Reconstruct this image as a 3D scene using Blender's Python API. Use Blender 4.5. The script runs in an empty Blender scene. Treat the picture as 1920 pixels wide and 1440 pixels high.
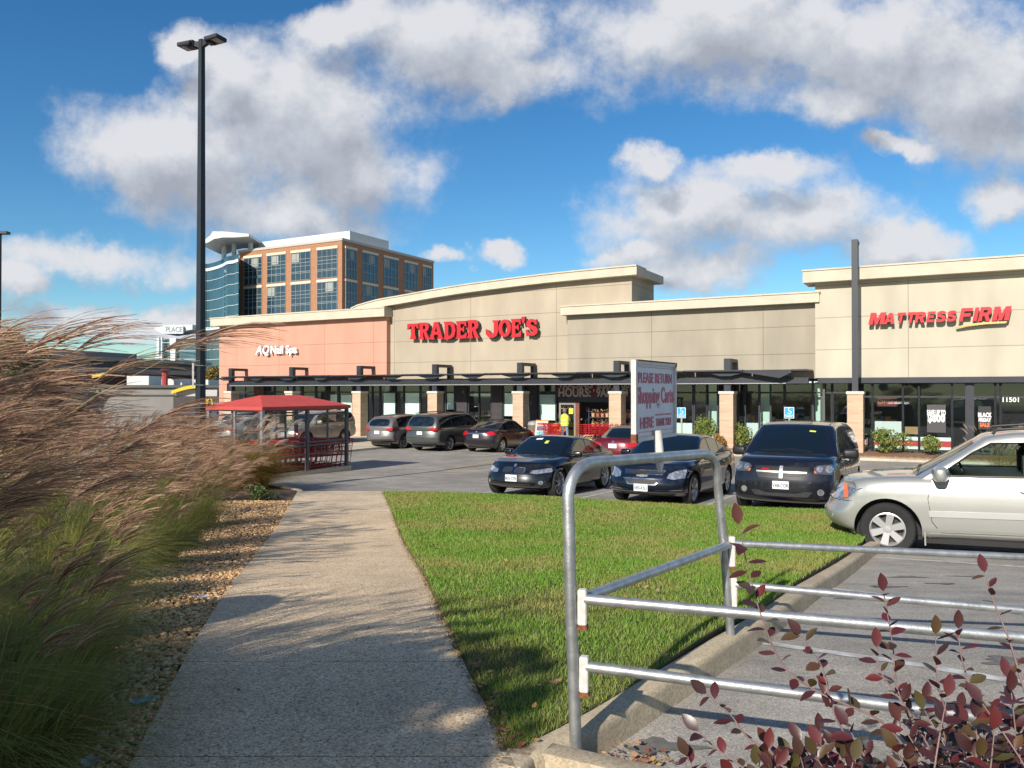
import bpy, bmesh, math, random
from mathutils import Vector, Matrix, noise
from mathutils.bvhtree import BVHTree
R = math.radians
S = bpy.context.scene
C = S.collection
random.seed(7)
# ------------------------------------------------------------------ camera
ZC = 2.8
FPX = 1480.0
cd = bpy.data.cameras.new('camera'); cam = bpy.data.objects.new('camera', cd); C.objects.link(cam)
cam.location = (0, 0, ZC); cam.rotation_euler = (R(90.5), 0, 0)
cd.lens = 36*FPX/1920; cd.sensor_width = 36; cd.clip_end = 3000; cd.clip_start = 0.05
S.camera = cam
S.view_settings.view_transform = 'Standard'; S.view_settings.look = 'None'
S.cycles.transparent_max_bounces = 32
S.view_settings.exposure = 0.36; S.view_settings.gamma = 1
# ------------------------------------------------------------------ sun + sky
SUN_EL = 29.5
SH = Vector((0.515, 0.857, 0)).normalized()          # direction shadows fall on the ground
sd = bpy.data.lights.new('sun', 'SUN'); sun = bpy.data.objects.new('sun', sd); C.objects.link(sun)
sd.energy = 5.0; sd.angle = R(0.55); sd.color = (1.0, 0.93, 0.82)
tosun = Vector((-SH.x*math.cos(R(SUN_EL)), -SH.y*math.cos(R(SUN_EL)), math.sin(R(SUN_EL))))
sun.rotation_euler = tosun.to_track_quat('Z', 'Y').to_euler()

W = bpy.data.worlds.new('World'); S.world = W; W.use_nodes = True
def mknode(nt, t, **kw):
    n = nt.nodes.new(t)
    for k, v in kw.items():
        if k.startswith('i_'):
            key = k[2:]
            n.inputs[int(key) if key.isdigit() else key].default_value = v
        else: setattr(n, k, v)
    return n
def build_world():
    nt = W.node_tree; nt.nodes.clear(); L = nt.links
    out = nt.nodes.new('ShaderNodeOutputWorld')
    sky = mknode(nt, 'ShaderNodeTexSky', sky_type='NISHITA', sun_disc=False, sun_elevation=R(SUN_EL),
                 sun_rotation=math.atan2(tosun.x, tosun.y), altitude=0, air_density=1.0, dust_density=0.0, ozone_density=2.0)
    hsv = mknode(nt, 'ShaderNodeHueSaturation', i_Saturation=1.30, i_Value=1.0)
    L.new(sky.outputs[0], hsv.inputs['Color'])
    bg = mknode(nt, 'ShaderNodeBackground', i_Strength=0.086); tint = mknode(nt, 'ShaderNodeVectorMath', operation='MULTIPLY'); tint.inputs[1].default_value = (.76, 1.0, 1.10); L.new(hsv.outputs[0], tint.inputs[0]); L.new(tint.outputs[0], bg.inputs[0])
    tc = nt.nodes.new('ShaderNodeTexCoord')
    sep = nt.nodes.new('ShaderNodeSeparateXYZ'); L.new(tc.outputs['Generated'], sep.inputs[0])
    def mth(op, a, b=None, clamp=False, c=None):
        n = mknode(nt, 'ShaderNodeMath', operation=op, use_clamp=clamp)
        for i, q in enumerate((a, b, c)):
            if q is None: continue
            if isinstance(q, (int, float)): n.inputs[i].default_value = q
            else: L.new(q, n.inputs[i])
        return n.outputs[0]
    ay = mth('MAXIMUM', mth('ABSOLUTE', sep.outputs[1]), 0.08)
    u = mth('DIVIDE', sep.outputs[0], ay); w = mth('DIVIDE', sep.outputs[2], ay)
    comb = nt.nodes.new('ShaderNodeCombineXYZ'); L.new(u, comb.inputs[0]); L.new(w, comb.inputs[1])
    L.new(mth('SIGN', sep.outputs[1]), comb.inputs[2])
    blobs = [(600,230,240,150),(330,290,250,110),(690,320,140,110),(430,170,120,100),(560,400,230,60),(180,480,230,50),(240,600,170,40),
             (50,525,110,36),(840,90,220,115),(620,50,110,55),(330,80,70,45),(960,140,110,60),(1330,70,290,105),(1640,90,300,130),(1850,150,230,150),(1560,205,110,45),
             (1330,385,190,85),(1230,295,50,35),(1350,505,130,50),(1490,440,150,70),(1660,480,150,50),(1210,465,90,24),
             (1890,372,100,42),(1680,295,70,24),(925,462,50,22),(830,478,46,22),(1400,330,120,30)]
    def density(off):
        """cumulus density in direction space: fixed cloud masses broken up by noise; off shifts the lookup"""
        ad = mknode(nt, 'ShaderNodeVectorMath', operation='ADD'); L.new(comb.outputs[0], ad.inputs[0]); ad.inputs[1].default_value = (off[0], off[1], 0)
        wn = mknode(nt, 'ShaderNodeTexNoise', i_Scale=5.0, i_Detail=8.0, i_Roughness=0.6); L.new(ad.outputs[0], wn.inputs['Vector'])
        wm = mknode(nt, 'ShaderNodeVectorMath', operation='MULTIPLY_ADD'); L.new(wn.outputs['Color'], wm.inputs[0]); wm.inputs[1].default_value = (.20, .15, 0); wm.inputs[2].default_value = (-.10, -.075, 0)
        wa = mknode(nt, 'ShaderNodeVectorMath', operation='ADD'); L.new(ad.outputs[0], wa.inputs[0]); L.new(wm.outputs[0], wa.inputs[1])
        cur = None
        for (bx, by, rx, ry) in blobs:
            cx = (bx-960)/FPX; cy = (733-by)/FPX; sx = FPX/rx; sy = FPX/ry
            a = mknode(nt, 'ShaderNodeVectorMath', operation='MULTIPLY_ADD'); L.new(wa.outputs[0], a.inputs[0])
            a.inputs[1].default_value = (sx, sy, 8); a.inputs[2].default_value = (-cx*sx, -cy*sy, -8)
            l = mknode(nt, 'ShaderNodeVectorMath', operation='LENGTH'); L.new(a.outputs[0], l.inputs[0])
            cur = l.outputs['Value'] if cur is None else mth('SMOOTH_MIN', cur, l.outputs['Value'], c=0.35)
        front = mth('SUBTRACT', 1.0, cur)
        bn = mknode(nt, 'ShaderNodeTexNoise', i_Scale=1.6, i_Detail=2.0); L.new(ad.outputs[0], bn.inputs['Vector'])
        back = mth('MULTIPLY', mth('SUBTRACT', bn.outputs[0], 0.54), 4.0)
        isback = mth('LESS_THAN', sep.outputs[1], 0.05)
        mx = mth('ADD', mth('MULTIPLY', front, mth('SUBTRACT', 1.0, isback)), mth('MULTIPLY', back, isback))
        f = mknode(nt, 'ShaderNodeTexNoise', i_Scale=7.5, i_Detail=10.0, i_Roughness=0.6); L.new(ad.outputs[0], f.inputs['Vector'])
        return mth('ADD', mth('MINIMUM', mx, 0.8), mth('MULTIPLY', mth('SUBTRACT', f.outputs[0], 0.5), 2.3))
    dens = density((0, 0)); d2 = density((-0.018, 0.045))
    cov = mknode(nt, 'ShaderNodeMapRange', interpolation_type='SMOOTHSTEP'); L.new(dens, cov.inputs[0])
    cov.inputs[1].default_value = -0.28; cov.inputs[2].default_value = 0.52; cov.inputs[4].default_value = 0.98
    # sunward faces bright, undersides and thick cores grey
    shade = mth('ADD', mth('MULTIPLY', mth('SUBTRACT', dens, d2), 0.62), mth('MULTIPLY', mth('MINIMUM', d2, 0.9), -0.50))
    sh = mknode(nt, 'ShaderNodeMapRange'); L.new(shade, sh.inputs[0]); sh.inputs[1].default_value = -0.72; sh.inputs[2].default_value = 0.22
    cr = nt.nodes.new('ShaderNodeValToRGB'); L.new(sh.outputs[0], cr.inputs[0])
    e = cr.color_ramp.elements; e[0].color = (.41, .44, .51, 1); e[1].color = (.80, .81, .845, 1)
    m = e.new(.5); m.color = (.57, .61, .68, 1)
    bg2 = mknode(nt, 'ShaderNodeBackground', i_Strength=0.74); L.new(cr.outputs[0], bg2.inputs[0])
    mix = nt.nodes.new('ShaderNodeMixShader')
    up = mknode(nt, 'ShaderNodeMapRange'); L.new(sep.outputs[2], up.inputs[0]); up.inputs[1].default_value = 0.0; up.inputs[2].default_value = 0.03
    L.new(mth('MULTIPLY', cov.outputs[0], up.outputs[0]), mix.inputs[0]); L.new(bg.outputs[0], mix.inputs[1]); L.new(bg2.outputs[0], mix.inputs[2])
    L.new(mix.outputs[0], out.inputs[0])
build_world()

# ------------------------------------------------------------------ frames of reference
EU = Vector((0.8746, -0.4848, 0)); EW = Vector((0.4848, 0.8746, 0))   # along the shopfronts / into the shops
P0 = Vector((-8.98, 46.57, 0)); SROT = math.atan2(-0.4848, 0.8746)
GP = [(-30,1.1),(0,1.08),(5,1.07),(7,.94),(9,.72),(11.2,.53),(13,.47),(17,.39),(20,.28),(26,.12),(33,.02),(36,0),(3000,0)]
def zl(y):                                           # height of the car park surface
    for (a, za), (b, zb) in zip(GP, GP[1:]):
        if y <= b:
            t = (y-a)/(b-a); return za+(zb-za)*t
    return 0
def G(px, py, dz=0):                                 # where the ray through a pixel meets the ground (+dz)
    k = (py-733)/FPX; Y = 2.0
    while Y < 400 and ZC-k*Y > zl(Y)+dz: Y += .01
    return ((px-960)/FPX*Y, Y)
def P(px, py, Y): return Vector(((px-960)/FPX*Y, Y, ZC+(733-py)/FPX*Y))
def FA(px, py, w):                                   # point of the shop plane w (local u, z)
    a = (px-960)/FPX; uc, wc = 30.43, -36.38
    t = (w-wc)/(a*.4848+.8746)
    return uc+t*(a*.8746-.4848), ZC+t*(733-py)/FPX
# ------------------------------------------------------------------ materials
MATS = {}
def mat(name, col=(.5,.5,.5), rough=.6, metal=0, var=0, vs=3.0, bump=0, bs=40, coat=0, spec=.5, island=None, trans=0, alpha=1, col2=None, vdet=4, transm=0, isl_noise=None, bdist=.01):
    if name in MATS: return MATS[name]
    m = bpy.data.materials.new(name); m.use_nodes = True; MATS[name] = m
    nt = m.node_tree; L = nt.links; b = nt.nodes['Principled BSDF']; o = nt.nodes['Material Output']
    b.inputs['Base Color'].default_value = (*col, 1); b.inputs['Roughness'].default_value = rough; b.inputs['Metallic'].default_value = metal
    b.inputs['Specular IOR Level'].default_value = spec
    if coat: b.inputs['Coat Weight'].default_value = coat; b.inputs['Coat Roughness'].default_value = .04
    if alpha < 1: b.inputs['Alpha'].default_value = alpha
    if transm: b.inputs['Transmission Weight'].default_value = transm; b.inputs['IOR'].default_value = 1.1
    colout = None
    tc = nt.nodes.new('ShaderNodeTexCoord')
    if island:
        g = nt.nodes.new('ShaderNodeNewGeometry'); cr = nt.nodes.new('ShaderNodeValToRGB')
        L.new(g.outputs['Random Per Island'], cr.inputs[0])
        el = cr.color_ramp.elements; n = len(island)
        el[0].color = (*island[0], 1); el[1].color = (*island[-1], 1)
        for i in range(1, n-1):
            q = el.new(i/(n-1)); q.color = (*island[i], 1)
        colout = cr.outputs[0]
        if isl_noise:
            nz = mknode(nt, 'ShaderNodeTexNoise', i_Scale=isl_noise[0], i_Detail=4.0); L.new(tc.outputs['Object'], nz.inputs['Vector'])
            mr = mknode(nt, 'ShaderNodeMapRange'); L.new(nz.outputs[0], mr.inputs[0]); mr.inputs[1].default_value = .42; mr.inputs[2].default_value = .66
            mr.inputs[4].default_value = isl_noise[2]
            mx = mknode(nt, 'ShaderNodeMix', data_type='RGBA'); L.new(mr.outputs[0], mx.inputs[0]); L.new(colout, mx.inputs[6]); mx.inputs[7].default_value = (*isl_noise[1], 1)
            colout = mx.outputs[2]
    elif var or col2:
        nz = mknode(nt, 'ShaderNodeTexNoise', i_Scale=vs, i_Detail=float(vdet), i_Roughness=.6); L.new(tc.outputs['Object'], nz.inputs['Vector'])
        cr = nt.nodes.new('ShaderNodeValToRGB'); L.new(nz.outputs[0], cr.inputs[0])
        c2 = col2 or tuple(min(1, c*(1+var)) for c in col)
        c1 = col if col2 else tuple(c*(1-var) for c in col)
        cr.color_ramp.elements[0].position = .33; cr.color_ramp.elements[1].position = .68
        cr.color_ramp.elements[0].color = (*c1, 1); cr.color_ramp.elements[1].color = (*c2, 1); colout = cr.outputs[0]
    if colout: L.new(colout, b.inputs['Base Color'])
    if bump:
        nb = mknode(nt, 'ShaderNodeTexNoise', i_Scale=float(bs), i_Detail=5.0); L.new(tc.outputs['Object'], nb.inputs['Vector'])
        bp = mknode(nt, 'ShaderNodeBump', i_Strength=bump, i_Distance=bdist); L.new(nb.outputs[0], bp.inputs['Height']); L.new(bp.outputs[0], b.inputs['Normal'])
    if trans:
        tr = nt.nodes.new('ShaderNodeBsdfTranslucent'); tr.inputs[0].default_value = (*col, 1)
        if colout: L.new(colout, tr.inputs[0])
        mx = mknode(nt, 'ShaderNodeMixShader', i_Fac=trans) if False else nt.nodes.new('ShaderNodeMixShader')
        mx.inputs[0].default_value = trans; L.new(b.outputs[0], mx.inputs[1]); L.new(tr.outputs[0], mx.inputs[2]); L.new(mx.outputs[0], o.inputs[0])
    return m
def glassmat(name, tint=(.6,.7,.7), mixr=.2, rough=.02, base=(.02,.03,.035)):
    if name in MATS: return MATS[name]
    m = bpy.data.materials.new(name); m.use_nodes = True; MATS[name] = m
    nt = m.node_tree; L = nt.links; nt.nodes.clear(); o = nt.nodes.new('ShaderNodeOutputMaterial')
    g = mknode(nt, 'ShaderNodeBsdfGlossy', i_Roughness=rough); g.inputs[0].default_value = (.9, .95, 1, 1)
    t = nt.nodes.new('ShaderNodeBsdfTransparent'); t.inputs[0].default_value = (*tint, 1)
    lw = mknode(nt, 'ShaderNodeFresnel', i_IOR=1.5)
    ad = mknode(nt, 'ShaderNodeMath', operation='ADD', use_clamp=True); L.new(lw.outputs[0], ad.inputs[0]); ad.inputs[1].default_value = mixr
    gq = nt.nodes.new('ShaderNodeNewGeometry'); fr_ = mknode(nt, 'ShaderNodeMath', operation='SUBTRACT'); fr_.inputs[0].default_value = 1; L.new(gq.outputs['Backfacing'], fr_.inputs[1])
    mu_ = mknode(nt, 'ShaderNodeMath', operation='MULTIPLY'); L.new(ad.outputs[0], mu_.inputs[0]); L.new(fr_.outputs[0], mu_.inputs[1]); ad = mu_
    mx = nt.nodes.new('ShaderNodeMixShader'); L.new(ad.outputs[0], mx.inputs[0]); L.new(t.outputs[0], mx.inputs[1]); L.new(g.outputs[0], mx.inputs[2])
    L.new(mx.outputs[0], o.inputs[0]); return m
def speckmat(name, cols, scale, rough=.85, bump=.5, big=None, bd=.004, joints=None):
    """aggregate / asphalt: voronoi cells of several real stone colours + large patchiness"""
    if name in MATS: return MATS[name]
    m = bpy.data.materials.new(name); m.use_nodes = True; MATS[name] = m
    nt = m.node_tree; L = nt.links; b = nt.nodes['Principled BSDF']; b.inputs['Roughness'].default_value = rough
    b.inputs['Specular IOR Level'].default_value = .3
    tc = nt.nodes.new('ShaderNodeTexCoord')
    v = mknode(nt, 'ShaderNodeTexVoronoi', i_Scale=float(scale)); L.new(tc.outputs['Object'], v.inputs['Vector'])
    sp = nt.nodes.new('ShaderNodeSeparateColor'); L.new(v.outputs['Color'], sp.inputs[0])
    cr = nt.nodes.new('ShaderNodeValToRGB'); L.new(sp.outputs[0], cr.inputs[0]); el = cr.color_ramp.elements
    el[0].color = (*cols[0], 1); el[1].color = (*cols[-1], 1)
    for i in range(1, len(cols)-1): q = el.new(i/(len(cols)-1)); q.color = (*cols[i], 1)
    col = cr.outputs[0]
    if big:
        for (sc, lo, hi, stretch) in big:
            mp = mknode(nt, 'ShaderNodeMapping'); mp.inputs['Scale'].default_value = stretch; L.new(tc.outputs['Object'], mp.inputs[0])
            nz = mknode(nt, 'ShaderNodeTexNoise', i_Scale=float(sc), i_Detail=6.0, i_Roughness=.65); L.new(mp.outputs[0], nz.inputs['Vector'])
            mr = mknode(nt, 'ShaderNodeMapRange'); L.new(nz.outputs[0], mr.inputs[0]); mr.inputs[1].default_value = .35; mr.inputs[2].default_value = .65
            mr.inputs[3].default_value = lo; mr.inputs[4].default_value = hi
            vm = mknode(nt, 'ShaderNodeVectorMath', operation='SCALE'); L.new(col, vm.inputs[0]); L.new(mr.outputs[0], vm.inputs['Scale']); col = vm.outputs[0]
    L.new(col, b.inputs['Base Color'])
    bp = mknode(nt, 'ShaderNodeBump', i_Strength=bump, i_Distance=bd); L.new(v.outputs['Distance'], bp.inputs['Height']); bp.invert = True
    L.new(bp.outputs[0], b.inputs['Normal']); return m
def panelmat(name, col, lu, lz, u0=0, z0=0, rough=.85, line=.55, brick=None, axis='XZ', lw=.028, stain=.1):
    """rendered wall with panel joints (object coordinates: x along wall, z up)"""
    if name in MATS: return MATS[name]
    m = bpy.data.materials.new(name); m.use_nodes = True; MATS[name] = m
    nt = m.node_tree; L = nt.links; b = nt.nodes['Principled BSDF']; b.inputs['Roughness'].default_value = rough; b.inputs['Specular IOR Level'].default_value = .25
    tc = nt.nodes.new('ShaderNodeTexCoord'); sp = nt.nodes.new('ShaderNodeSeparateXYZ'); L.new(tc.outputs['Object'], sp.inputs[0])
    def mth(op, a, b_=None):
        n = mknode(nt, 'ShaderNodeMath', operation=op)
        for i, q in enumerate((a, b_)):
            if q is None: continue
            if isinstance(q, (int, float)): n.inputs[i].default_value = q
            else: L.new(q, n.inputs[i])
        return n.outputs[0]
    def line_(c, per, off):
        f = mth('FRACT', mth('DIVIDE', mth('ADD', c, 1000*per-off), per))
        return mth('LESS_THAN', f, lw/per)
    lm = mth('MAXIMUM', line_(sp.outputs[0], lu, u0), line_(sp.outputs[2], lz, z0))
    nz = mknode(nt, 'ShaderNodeTexNoise', i_Scale=.6, i_Detail=6.0); mp = mknode(nt, 'ShaderNodeMapping'); mp.inputs['Scale'].default_value = (1.5, 1.5, .5)
    L.new(tc.outputs['Object'], mp.inputs[0]); L.new(mp.outputs[0], nz.inputs['Vector'])
    mr = mknode(nt, 'ShaderNodeMapRange'); L.new(nz.outputs[0], mr.inputs[0]); mr.inputs[1].default_value = .3; mr.inputs[2].default_value = .7; mr.inputs[3].default_value = 1-stain*1.5; mr.inputs[4].default_value = 1+stain*.5
    jn = mth('SUBTRACT', 1.0, mth('MULTIPLY', lm, 1-line))
    vm = mknode(nt, 'ShaderNodeVectorMath', operation='SCALE'); vm.inputs[0].default_value = col; L.new(mth('MULTIPLY', mr.outputs[0], jn), vm.inputs['Scale'])
    L.new(vm.outputs[0], b.inputs['Base Color'])
    n2 = mknode(nt, 'ShaderNodeTexNoise', i_Scale=60.0, i_Detail=3.0); L.new(tc.outputs['Object'], n2.inputs['Vector'])
    bp = mknode(nt, 'ShaderNodeBump', i_Strength=.25, i_Distance=.004); L.new(mth('SUBTRACT', n2.outputs[0], mth('MULTIPLY', lm, 3.0)), bp.inputs['Height']); L.new(bp.outputs[0], b.inputs['Normal'])
    return m
def brickmat(name, c1, c2, mortar, sx=.4, sy=.1, rough=.9):
    if name in MATS: return MATS[name]
    m = bpy.data.materials.new(name); m.use_nodes = True; MATS[name] = m
    nt = m.node_tree; L = nt.links; b = nt.nodes['Principled BSDF']; b.inputs['Roughness'].default_value = rough
    tc = nt.nodes.new('ShaderNodeTexCoord'); sp = nt.nodes.new('ShaderNodeSeparateXYZ'); L.new(tc.outputs['Object'], sp.inputs[0])
    ad = mknode(nt, 'ShaderNodeMath', operation='ADD'); L.new(sp.outputs[0], ad.inputs[0]); L.new(sp.outputs[1], ad.inputs[1])
    cb = nt.nodes.new('ShaderNodeCombineXYZ'); L.new(ad.outputs[0], cb.inputs[0]); L.new(sp.outputs[2], cb.inputs[1])
    br = mknode(nt, 'ShaderNodeTexBrick', i_Scale=1.0); L.new(cb.outputs[0], br.inputs['Vector'])
    br.inputs['Color1'].default_value = (*c1, 1); br.inputs['Color2'].default_value = (*c2, 1); br.inputs['Mortar'].default_value = (*mortar, 1)
    br.inputs['Mortar Size'].default_value = .006; br.inputs['Brick Width'].default_value = sx; br.inputs['Row Height'].default_value = sy
    L.new(br.outputs[0], b.inputs['Base Color'])
    bp = mknode(nt, 'ShaderNodeBump', i_Strength=.5, i_Distance=.006); bp.invert = True; L.new(br.outputs['Fac'], bp.inputs['Height']); L.new(bp.outputs[0], b.inputs['Normal'])
    return m
# ------------------------------------------------------------------ object helpers
def tag(o, label=None, cat=None, group=None, kind=None):
    if label: o['label'] = label
    if cat: o['category'] = cat
    if group: o['group'] = group
    if kind: o['kind'] = kind
    return o
def thing(name, label, cat, loc=(0,0,0), rz=0, group=None):
    o = bpy.data.objects.new(name, None); C.objects.link(o); o.empty_display_size = .2
    o.location = loc; o.rotation_euler = (0, 0, rz); return tag(o, label, cat, group)
def link(name, me, m=None, parent=None, smooth=False, ang=35):
    if m is not None:
        for q in (m if isinstance(m, (list, tuple)) else [m]): me.materials.append(q)
    if smooth:
        me.polygons.foreach_set('use_smooth', [True]*len(me.polygons))
        me.set_sharp_from_angle(angle=R(ang))
    o = bpy.data.objects.new(name, me); C.objects.link(o)
    if parent is not None: o.parent = parent
    return o
def copy_tree(o, parent=None):
    c = o.copy(); C.objects.link(c)
    if parent is not None: c.parent = parent
    for ch in [x for x in bpy.data.objects if x.parent == o]: copy_tree(ch, c)
    return c
class MB:
    def __init__(s): s.v = []; s.f = []; s.m = []; s.mi = 0
    def add(s, vs, fs):
        b = len(s.v); s.v += [tuple(v) for v in vs]; s.f += [tuple(i+b for i in f) for f in fs]; s.m += [s.mi]*len(fs); return s
    def box(s, x0, x1, y0, y1, z0, z1, M=None):
        vs = [Vector(p) for p in ((x0,y0,z0),(x1,y0,z0),(x1,y1,z0),(x0,y1,z0),(x0,y0,z1),(x1,y0,z1),(x1,y1,z1),(x0,y1,z1))]
        if M: vs = [M @ v for v in vs]
        return s.add(vs, [(3,2,1,0),(4,5,6,7),(0,1,5,4),(1,2,6,5),(2,3,7,6),(3,0,4,7)])
    def tube(s, pts, r, n=8, cap=True):
        pts = [Vector(p) for p in pts]; k = len(pts); rs = r if isinstance(r, (list, tuple)) else [r]*k
        vs = []; fs = []; up = None
        for i, p in enumerate(pts):
            d = (pts[min(i+1,k-1)]-pts[max(i-1,0)]).normalized()
            if up is None: up = Vector((0,0,1)) if abs(d.z) < .9 else Vector((1,0,0))
            a = up-d*up.dot(d); a.normalize(); up = a; b = d.cross(a)
            for j in range(n):
                t = 2*math.pi*j/n; vs.append(p+(a*math.cos(t)+b*math.sin(t))*rs[i])
        for i in range(k-1):
            for j in range(n):
                q = (j+1) % n; fs.append((i*n+j, i*n+q, (i+1)*n+q, (i+1)*n+j))
        if cap: fs.append(tuple(reversed(range(n)))); fs.append(tuple((k-1)*n+j for j in range(n)))
        return s.add(vs, fs)
    def lathe(s, prof, n=24, M=None):           # prof (r, h), axis z
        vs = []; fs = []
        for (r, h) in prof:
            for j in range(n):
                t = 2*math.pi*j/n; v = Vector((r*math.cos(t), r*math.sin(t), h)); vs.append(M @ v if M else v)
        for i in range(len(prof)-1):
            for j in range(n):
                q = (j+1) % n; fs.append((i*n+j, i*n+q, (i+1)*n+q, (i+1)*n+j))
        return s.add(vs, fs)
    def prism(s, poly, y0, y1, M=None):          # polygon in x,z extruded along y
        n = len(poly); vs = [Vector((p[0], y0, p[1])) for p in poly]+[Vector((p[0], y1, p[1])) for p in poly]
        if M: vs = [M @ v for v in vs]
        fs = [tuple(range(n)), tuple(reversed(range(n, 2*n)))]+[(i, i+n, (i+1) % n+n, (i+1) % n) for i in range(n)]
        return s.add(vs, fs)
    def prismz(s, poly, z0, z1):
        n = len(poly); vs = [Vector((p[0], p[1], z0)) for p in poly]+[Vector((p[0], p[1], z1)) for p in poly]
        return s.add(vs, [tuple(reversed(range(n))), tuple(range(n, 2*n))]+[(i, (i+1) % n, (i+1) % n+n, i+n) for i in range(n)])
    def mesh(s, name='m', fix=False):
        me = bpy.data.meshes.new(name); me.from_pydata(s.v, [], s.f); me.polygons.foreach_set('material_index', s.m)
        if fix:
            bm = bmesh.new(); bm.from_mesh(me); bmesh.ops.recalc_face_normals(bm, faces=bm.faces); bm.to_mesh(me); bm.free()
        me.update(); return me
    def build(s, name, m, parent=None, smooth=False, ang=35, bevel=0, fix=False):
        me = s.mesh(name, fix)
        if bevel:
            bm = bmesh.new(); bm.from_mesh(me); bmesh.ops.recalc_face_normals(bm, faces=bm.faces)
            bmesh.ops.bevel(bm, geom=[e for e in bm.edges if e.calc_face_angle(0) > .5], offset=bevel, segments=2, affect='EDGES', clamp_overlap=True)
            bm.to_mesh(me); bm.free(); smooth = True
        return link(name, me, m, parent, smooth, ang)
def text(s, size, parent, name, m, M, extrude=.0, offset=0, shear=0, sx=1, align='CENTER', space=1):
    cu = bpy.data.curves.new(name, 'FONT'); cu.body = s; cu.size = size; cu.extrude = extrude; cu.offset = offset; cu.shear = shear
    cu.align_x = align; cu.align_y = 'CENTER'; cu.space_character = space+(1.6*offset/size if offset/size > .04 else 0); cu.resolution_u = 3
    o = bpy.data.objects.new(name+'_c', cu); C.objects.link(o)
    me = bpy.data.meshes.new_from_object(o); bpy.data.objects.remove(o); bpy.data.curves.remove(cu)
    me.materials.clear(); me.transform(M @ Matrix.Diagonal((sx, 1, 1, 1))); me.name = name
    return link(name, me, m, parent)
def shapes(polys, depth):                        # list of outlines (holes allowed) -> solid mesh in xy, extruded +-depth
    cu = bpy.data.curves.new('c', 'CURVE'); cu.dimensions = '2D'; cu.fill_mode = 'BOTH'; cu.extrude = depth
    for p in polys:
        sp = cu.splines.new('POLY'); sp.points.add(len(p)-1); sp.use_cyclic_u = True
        for i, q in enumerate(p): sp.points[i].co = (q[0], q[1], 0, 1)
    o = bpy.data.objects.new('c', cu); C.objects.link(o); me = bpy.data.meshes.new_from_object(o)
    bpy.data.objects.remove(o); bpy.data.curves.remove(cu); me.materials.clear(); return me
RX90 = Matrix.Rotation(R(90), 4, 'X')            # text upright in xz, facing -y
def smooth_poly(p, n=4, closed=True):
    out = []; k = len(p)
    for i in range(k if closed else k-1):
        a, b, c, d = p[(i-1) % k], p[i], p[(i+1) % k], p[(i+2) % k]
        if not closed:
            a = p[max(i-1, 0)]; d = p[min(i+2, k-1)]
        for j in range(n):
            t = j/n
            out.append(tuple(.5*((2*b[q])+(-a[q]+c[q])*t+(2*a[q]-5*b[q]+4*c[q]-d[q])*t*t+(-a[q]+3*b[q]-3*c[q]+d[q])*t**3) for q in range(len(b))))
    if not closed: out.append(tuple(p[-1]))
    return out
def lerp_prof(pr, x):
    if x <= pr[0][0]: return pr[0][1]
    for (a, za), (b, zb) in zip(pr, pr[1:]):
        if x <= b: return za+(zb-za)*(x-a)/(b-a)
    return pr[-1][1]
def sstep(a, b, x):
    t = max(0, min(1, (x-a)/(b-a))); return t*t*(3-2*t)
def skin(name, verts, edges, radii, m, parent=None, sub=2):
    me = bpy.data.meshes.new(name); me.from_pydata([tuple(v) for v in verts], edges, [])
    o = bpy.data.objects.new(name+'_t', me); C.objects.link(o); md = o.modifiers.new('s', 'SKIN'); md.use_smooth_shade = True
    sv = me.skin_vertices[0].data if me.skin_vertices else None
    if sv is None:
        bm = bmesh.new(); bm.from_mesh(me); bm.verts.layers.skin.verify(); bm.to_mesh(me); bm.free(); sv = me.skin_vertices[0].data
    for i, r in enumerate(radii): sv[i].radius = (r if isinstance(r, tuple) else (r, r)); sv[i].use_root = (i == 0)
    ss = o.modifiers.new('u', 'SUBSURF'); ss.levels = sub; ss.render_levels = sub
    dg = bpy.context.evaluated_depsgraph_get(); res = bpy.data.meshes.new_from_object(o.evaluated_get(dg)); bpy.data.objects.remove(o)
    res.name = name; return link(name, res, m, parent, True, 180)
# ================================================================== GROUND
asph = speckmat('asphalt', [(.19,.172,.148),(.30,.275,.24),(.38,.35,.305),(.25,.23,.20),(.50,.46,.41)], 140, .9, .35,
                big=[(.35,.80,1.15,(1,1,1)),(1.6,.86,1.08,(1,1,1)),(2.2,.80,1.05,(.5,1.6,1))])
aggr = speckmat('exposed_aggregate', [(.26,.17,.11),(.64,.47,.29),(.80,.60,.38),(.42,.30,.19),(.86,.72,.52),(.54,.37,.22),(.72,.55,.35)], 95, .85, .7,
                big=[(.8,.85,1.1,(1,1,1)),(3,.9,1.05,(1,1,1))])
conc = speckmat('concrete', [(.50,.38,.25),(.60,.47,.32),(.66,.53,.37)], 60, .9, .2, big=[(1.2,.75,1.1,(1,1,1)),(9,.85,1.08,(1,1,1))])
kerbm = speckmat('kerb_concrete', [(.38,.30,.20),(.47,.38,.26),(.54,.45,.32)], 90, .9, .12, big=[(1.5,.8,1.1,(1,1,1)),(8,.9,1.05,(1,1,1))])
soil = mat('bed_soil', (.09,.055,.03), .95, var=.4, vs=6, bump=1, bs=30)
turf = mat('turf_soil', (.045,.06,.018), .95, col2=(.12,.09,.035), vs=2.2, bump=.6, bs=60)
paint_w = mat('line_paint', (.55,.54,.52), .8, col2=(.25,.245,.24), vs=9, vdet=8)
paint_w.node_tree.nodes['Color Ramp'].color_ramp.elements[0].position = .38
paint_y = mat('yellow_line_paint', (.55,.38,.06), .8, col2=(.3,.25,.12), vs=9)

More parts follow.
